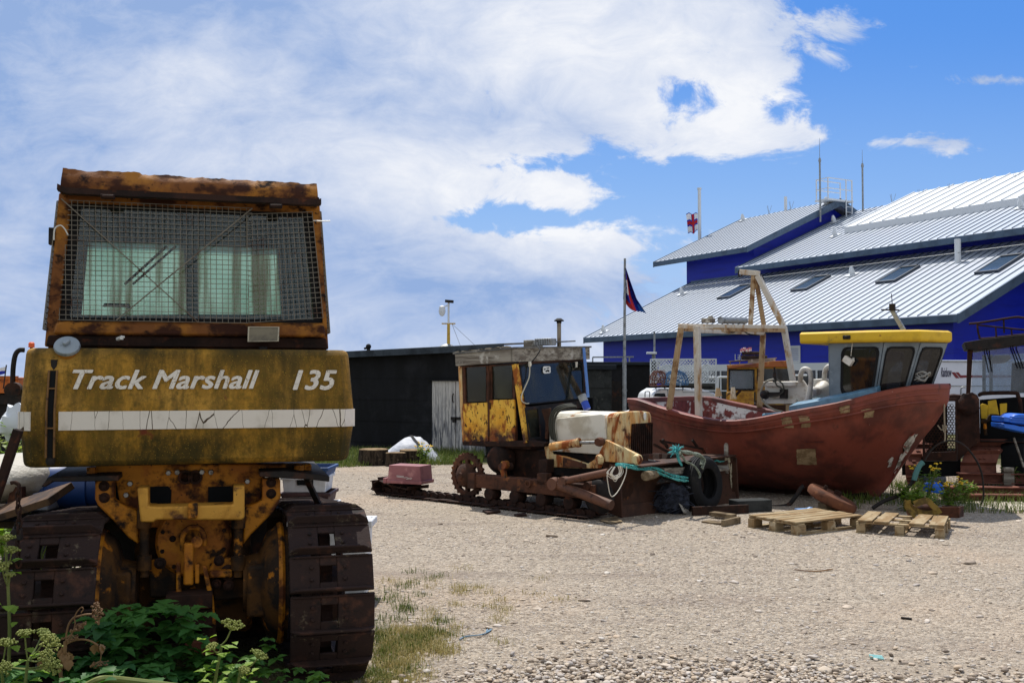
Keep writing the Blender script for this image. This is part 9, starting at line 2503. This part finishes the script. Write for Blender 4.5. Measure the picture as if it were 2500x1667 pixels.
# brambles at bottom right of the tractor, in shade
P_, S_, A_, T_ = clump(900, -1.65, -0.92, 4.5, 5.1, lambda x_, y_: 0.36 + 0.08 * np.sin(x_ * 14), 0.035, 0.06)
leaves('bramble', P_, S_, A_, T_, mk_leaf('bramble_leaf', (66, 104, 38), (92, 128, 46), 0.35), 'stuff')
# bushes along the far left
def bush(px, py, Y, w, h, lab, mat):
    g_ = at(px, py, Y); t = thing('bush', lab, 'bush', (g_.x, Y, 0), group='bushes at the left edge')
    n = 420; q = rng.normal(0, 1, (n, 3)); q /= np.linalg.norm(q, axis=1)[:, None]; r_ = rng.uniform(0.35, 1, n) ** 0.6
    P = np.stack([q[:, 0] * r_ * w, q[:, 1] * r_ * w * 0.7, np.abs(q[:, 2]) * r_ * h + 0.02], 1)
    leaves('foliage', P, rng.uniform(0.05, 0.11, n), rng.uniform(0, 6.28, n), rng.uniform(-0.6, 0.5, n), mat, None, t)
    b = MB()
    for i in range(7): b.tube(spl([(0, 0, 0), (r7.uniform(-.2, .2) * w, 0, h * 0.4), (r7.uniform(-.8, .8) * w, r7.uniform(-.4, .4) * w, h * r7.uniform(.6, .95))], 4), 0.008, 5)
    b.build('stems', M['stem'], t)
bush(12, 1100, 9.4, 0.42, 1.35, 'leafy green bush touching the left edge behind the pole', mk_leaf('bush_leaf', (78, 108, 44), (120, 140, 70), 0.35))
bush(60, 1100, 10.4, 0.36, 1.22, 'bush behind the white plastic sheet at the tank end', mk_leaf('bush_leaf_pale', (110, 130, 66), (160, 164, 104), 0.35))
bush(-45, 1100, 8.6, 0.45, 1.1, 'low bush lowest at the left edge above the white float', M['leaf_light'])
bush(20, 1040, 13.0, 0.6, 1.05, 'pale bush below the orange trailer', bpy.data.materials['bush_leaf_pale'])
# ragwort: yellow heads on feathery stems
def ragwort(px, py, Y, h, n, lab, leaf, hw=0.2, cat='flower', fl=True, grp=None):
    g_ = at(px, py, Y); t = thing('ragwort' if fl else 'weed', lab, 'wild flower' if fl else 'weed', (g_.x, Y, 0), group=grp)
    b = MB(); f = MB(); P = []
    for i in range(n):
        e_ = Vector((r7.uniform(-hw, hw), r7.uniform(-hw, hw) * 0.5, h * r7.uniform(0.7, 1.0))); s_ = spl([(r7.uniform(-.05, .05), 0, 0), e_ * 0.5 + Vector((0, 0, 0.04)), e_], 5)
        b.tube(s_, 0.006, 5)
        P += [p[:] for p in s_[1:-2] for _ in range(3)]
        if fl:
            for j in range(4): f.blob(e_ + Vector((r7.uniform(-.06, .06), r7.uniform(-.05, .05), r7.uniform(-.02, .03))), (0.019, 0.019, 0.010), 6, 4, 0.2)
    b.build('stem', M['stem'], t)
    if fl: f.build('flower_heads', M['ragwort'], t)
    P = np.array(P); n_ = len(P); leaves('foliage', P + rng.normal(0, 0.03, P.shape) * np.array([1, 1, .5]), rng.uniform(0.035, 0.085, n_), rng.uniform(0, 6.28, n_), rng.uniform(-.2, .9, n_), leaf, None, t)
wl_ = mk_leaf('weed_leaf', (96, 124, 46), (134, 154, 70), 0.4)
ragwort(1034, 1118, 19.6, 0.46, 7, 'yellow ragwort in bloom beside the grey tarpaulin', wl_, 0.18)
ragwort(2262, 1215, 13.3, 0.62, 6, 'tall yellow topped ragwort before the honeycomb guard', wl_, 0.20)
ragwort(2322, 1225, 13.2, 0.42, 7, 'bushy ragwort right of the blue tub, few yellow heads', wl_, 0.16)
ragwort(2215, 1225, 13.1, 0.40, 9, 'leafy weed close to the stem foot of the boat', wl_, 0.22, fl=False, grp='weeds by the bow')
ragwort(2250, 1232, 12.9, 0.30, 10, 'low leafy weed behind the olive strap', wl_, 0.26, fl=False, grp='weeds by the bow')
ragwort(2350, 1215, 13.8, 0.34, 6, 'leafy weed before the beam ends', wl_, 0.2, fl=False, grp='weeds by the bow')
ragwort(2460, 1170, 15.0, 0.45, 6, 'dark leaved weed under the brown crawler track', M['leaf_dark'], 0.2, fl=False, grp='weeds by the bow')
# litter on the gravel
b = MB(); rope(b, [gnd(a, c) + Vector((0, 0, 0.008)) for a, c in ((1122, 1563), (1132, 1557), (1150, 1554), (1175, 1551), (1190, 1545), (1200, 1538), (1196, 1540), (1188, 1545), (1190, 1538))], 0.005)
tag(b.build('string', mk('blue_string', (110, 140, 160), 0.8)), 'frayed blue string lying alone on the gravel near the grass', 'string')
b = MB()
for i in range(3): b.bar(gnd(2122 + i, 1602 + i * 3) + Vector((0, 0, 0.01)), gnd(2154 + i * 2, 1606 + i * 3) + Vector((0, 0, 0.012)), 0.012, 0.008)
tag(b.build('plastic_scrap', mk('aqua_scrap', (150, 206, 204), 0.5), smooth=False), 'pale aqua plastic scrap on the gravel at lower right', 'litter')
b = MB(); b.tube(spl([gnd(a, c) + Vector((0, 0, 0.01)) for a, c in ((1940, 1392), (1975, 1396), (2000, 1396), (2032, 1392))], 4), [0.006] * 13, 5); tag(b.build('twig', M['dead']), 'long thin twig on the open gravel below the pallets', 'twig')
b = MB(); b.bar(gnd(2200, 1510) + Vector((0, 0, 0.008)), gnd(2226, 1513) + Vector((0, 0, 0.008)), 0.016, 0.014); tag(b.build('stick', M['dark_metal']), 'short dark stick on the gravel at lower right', 'stick')
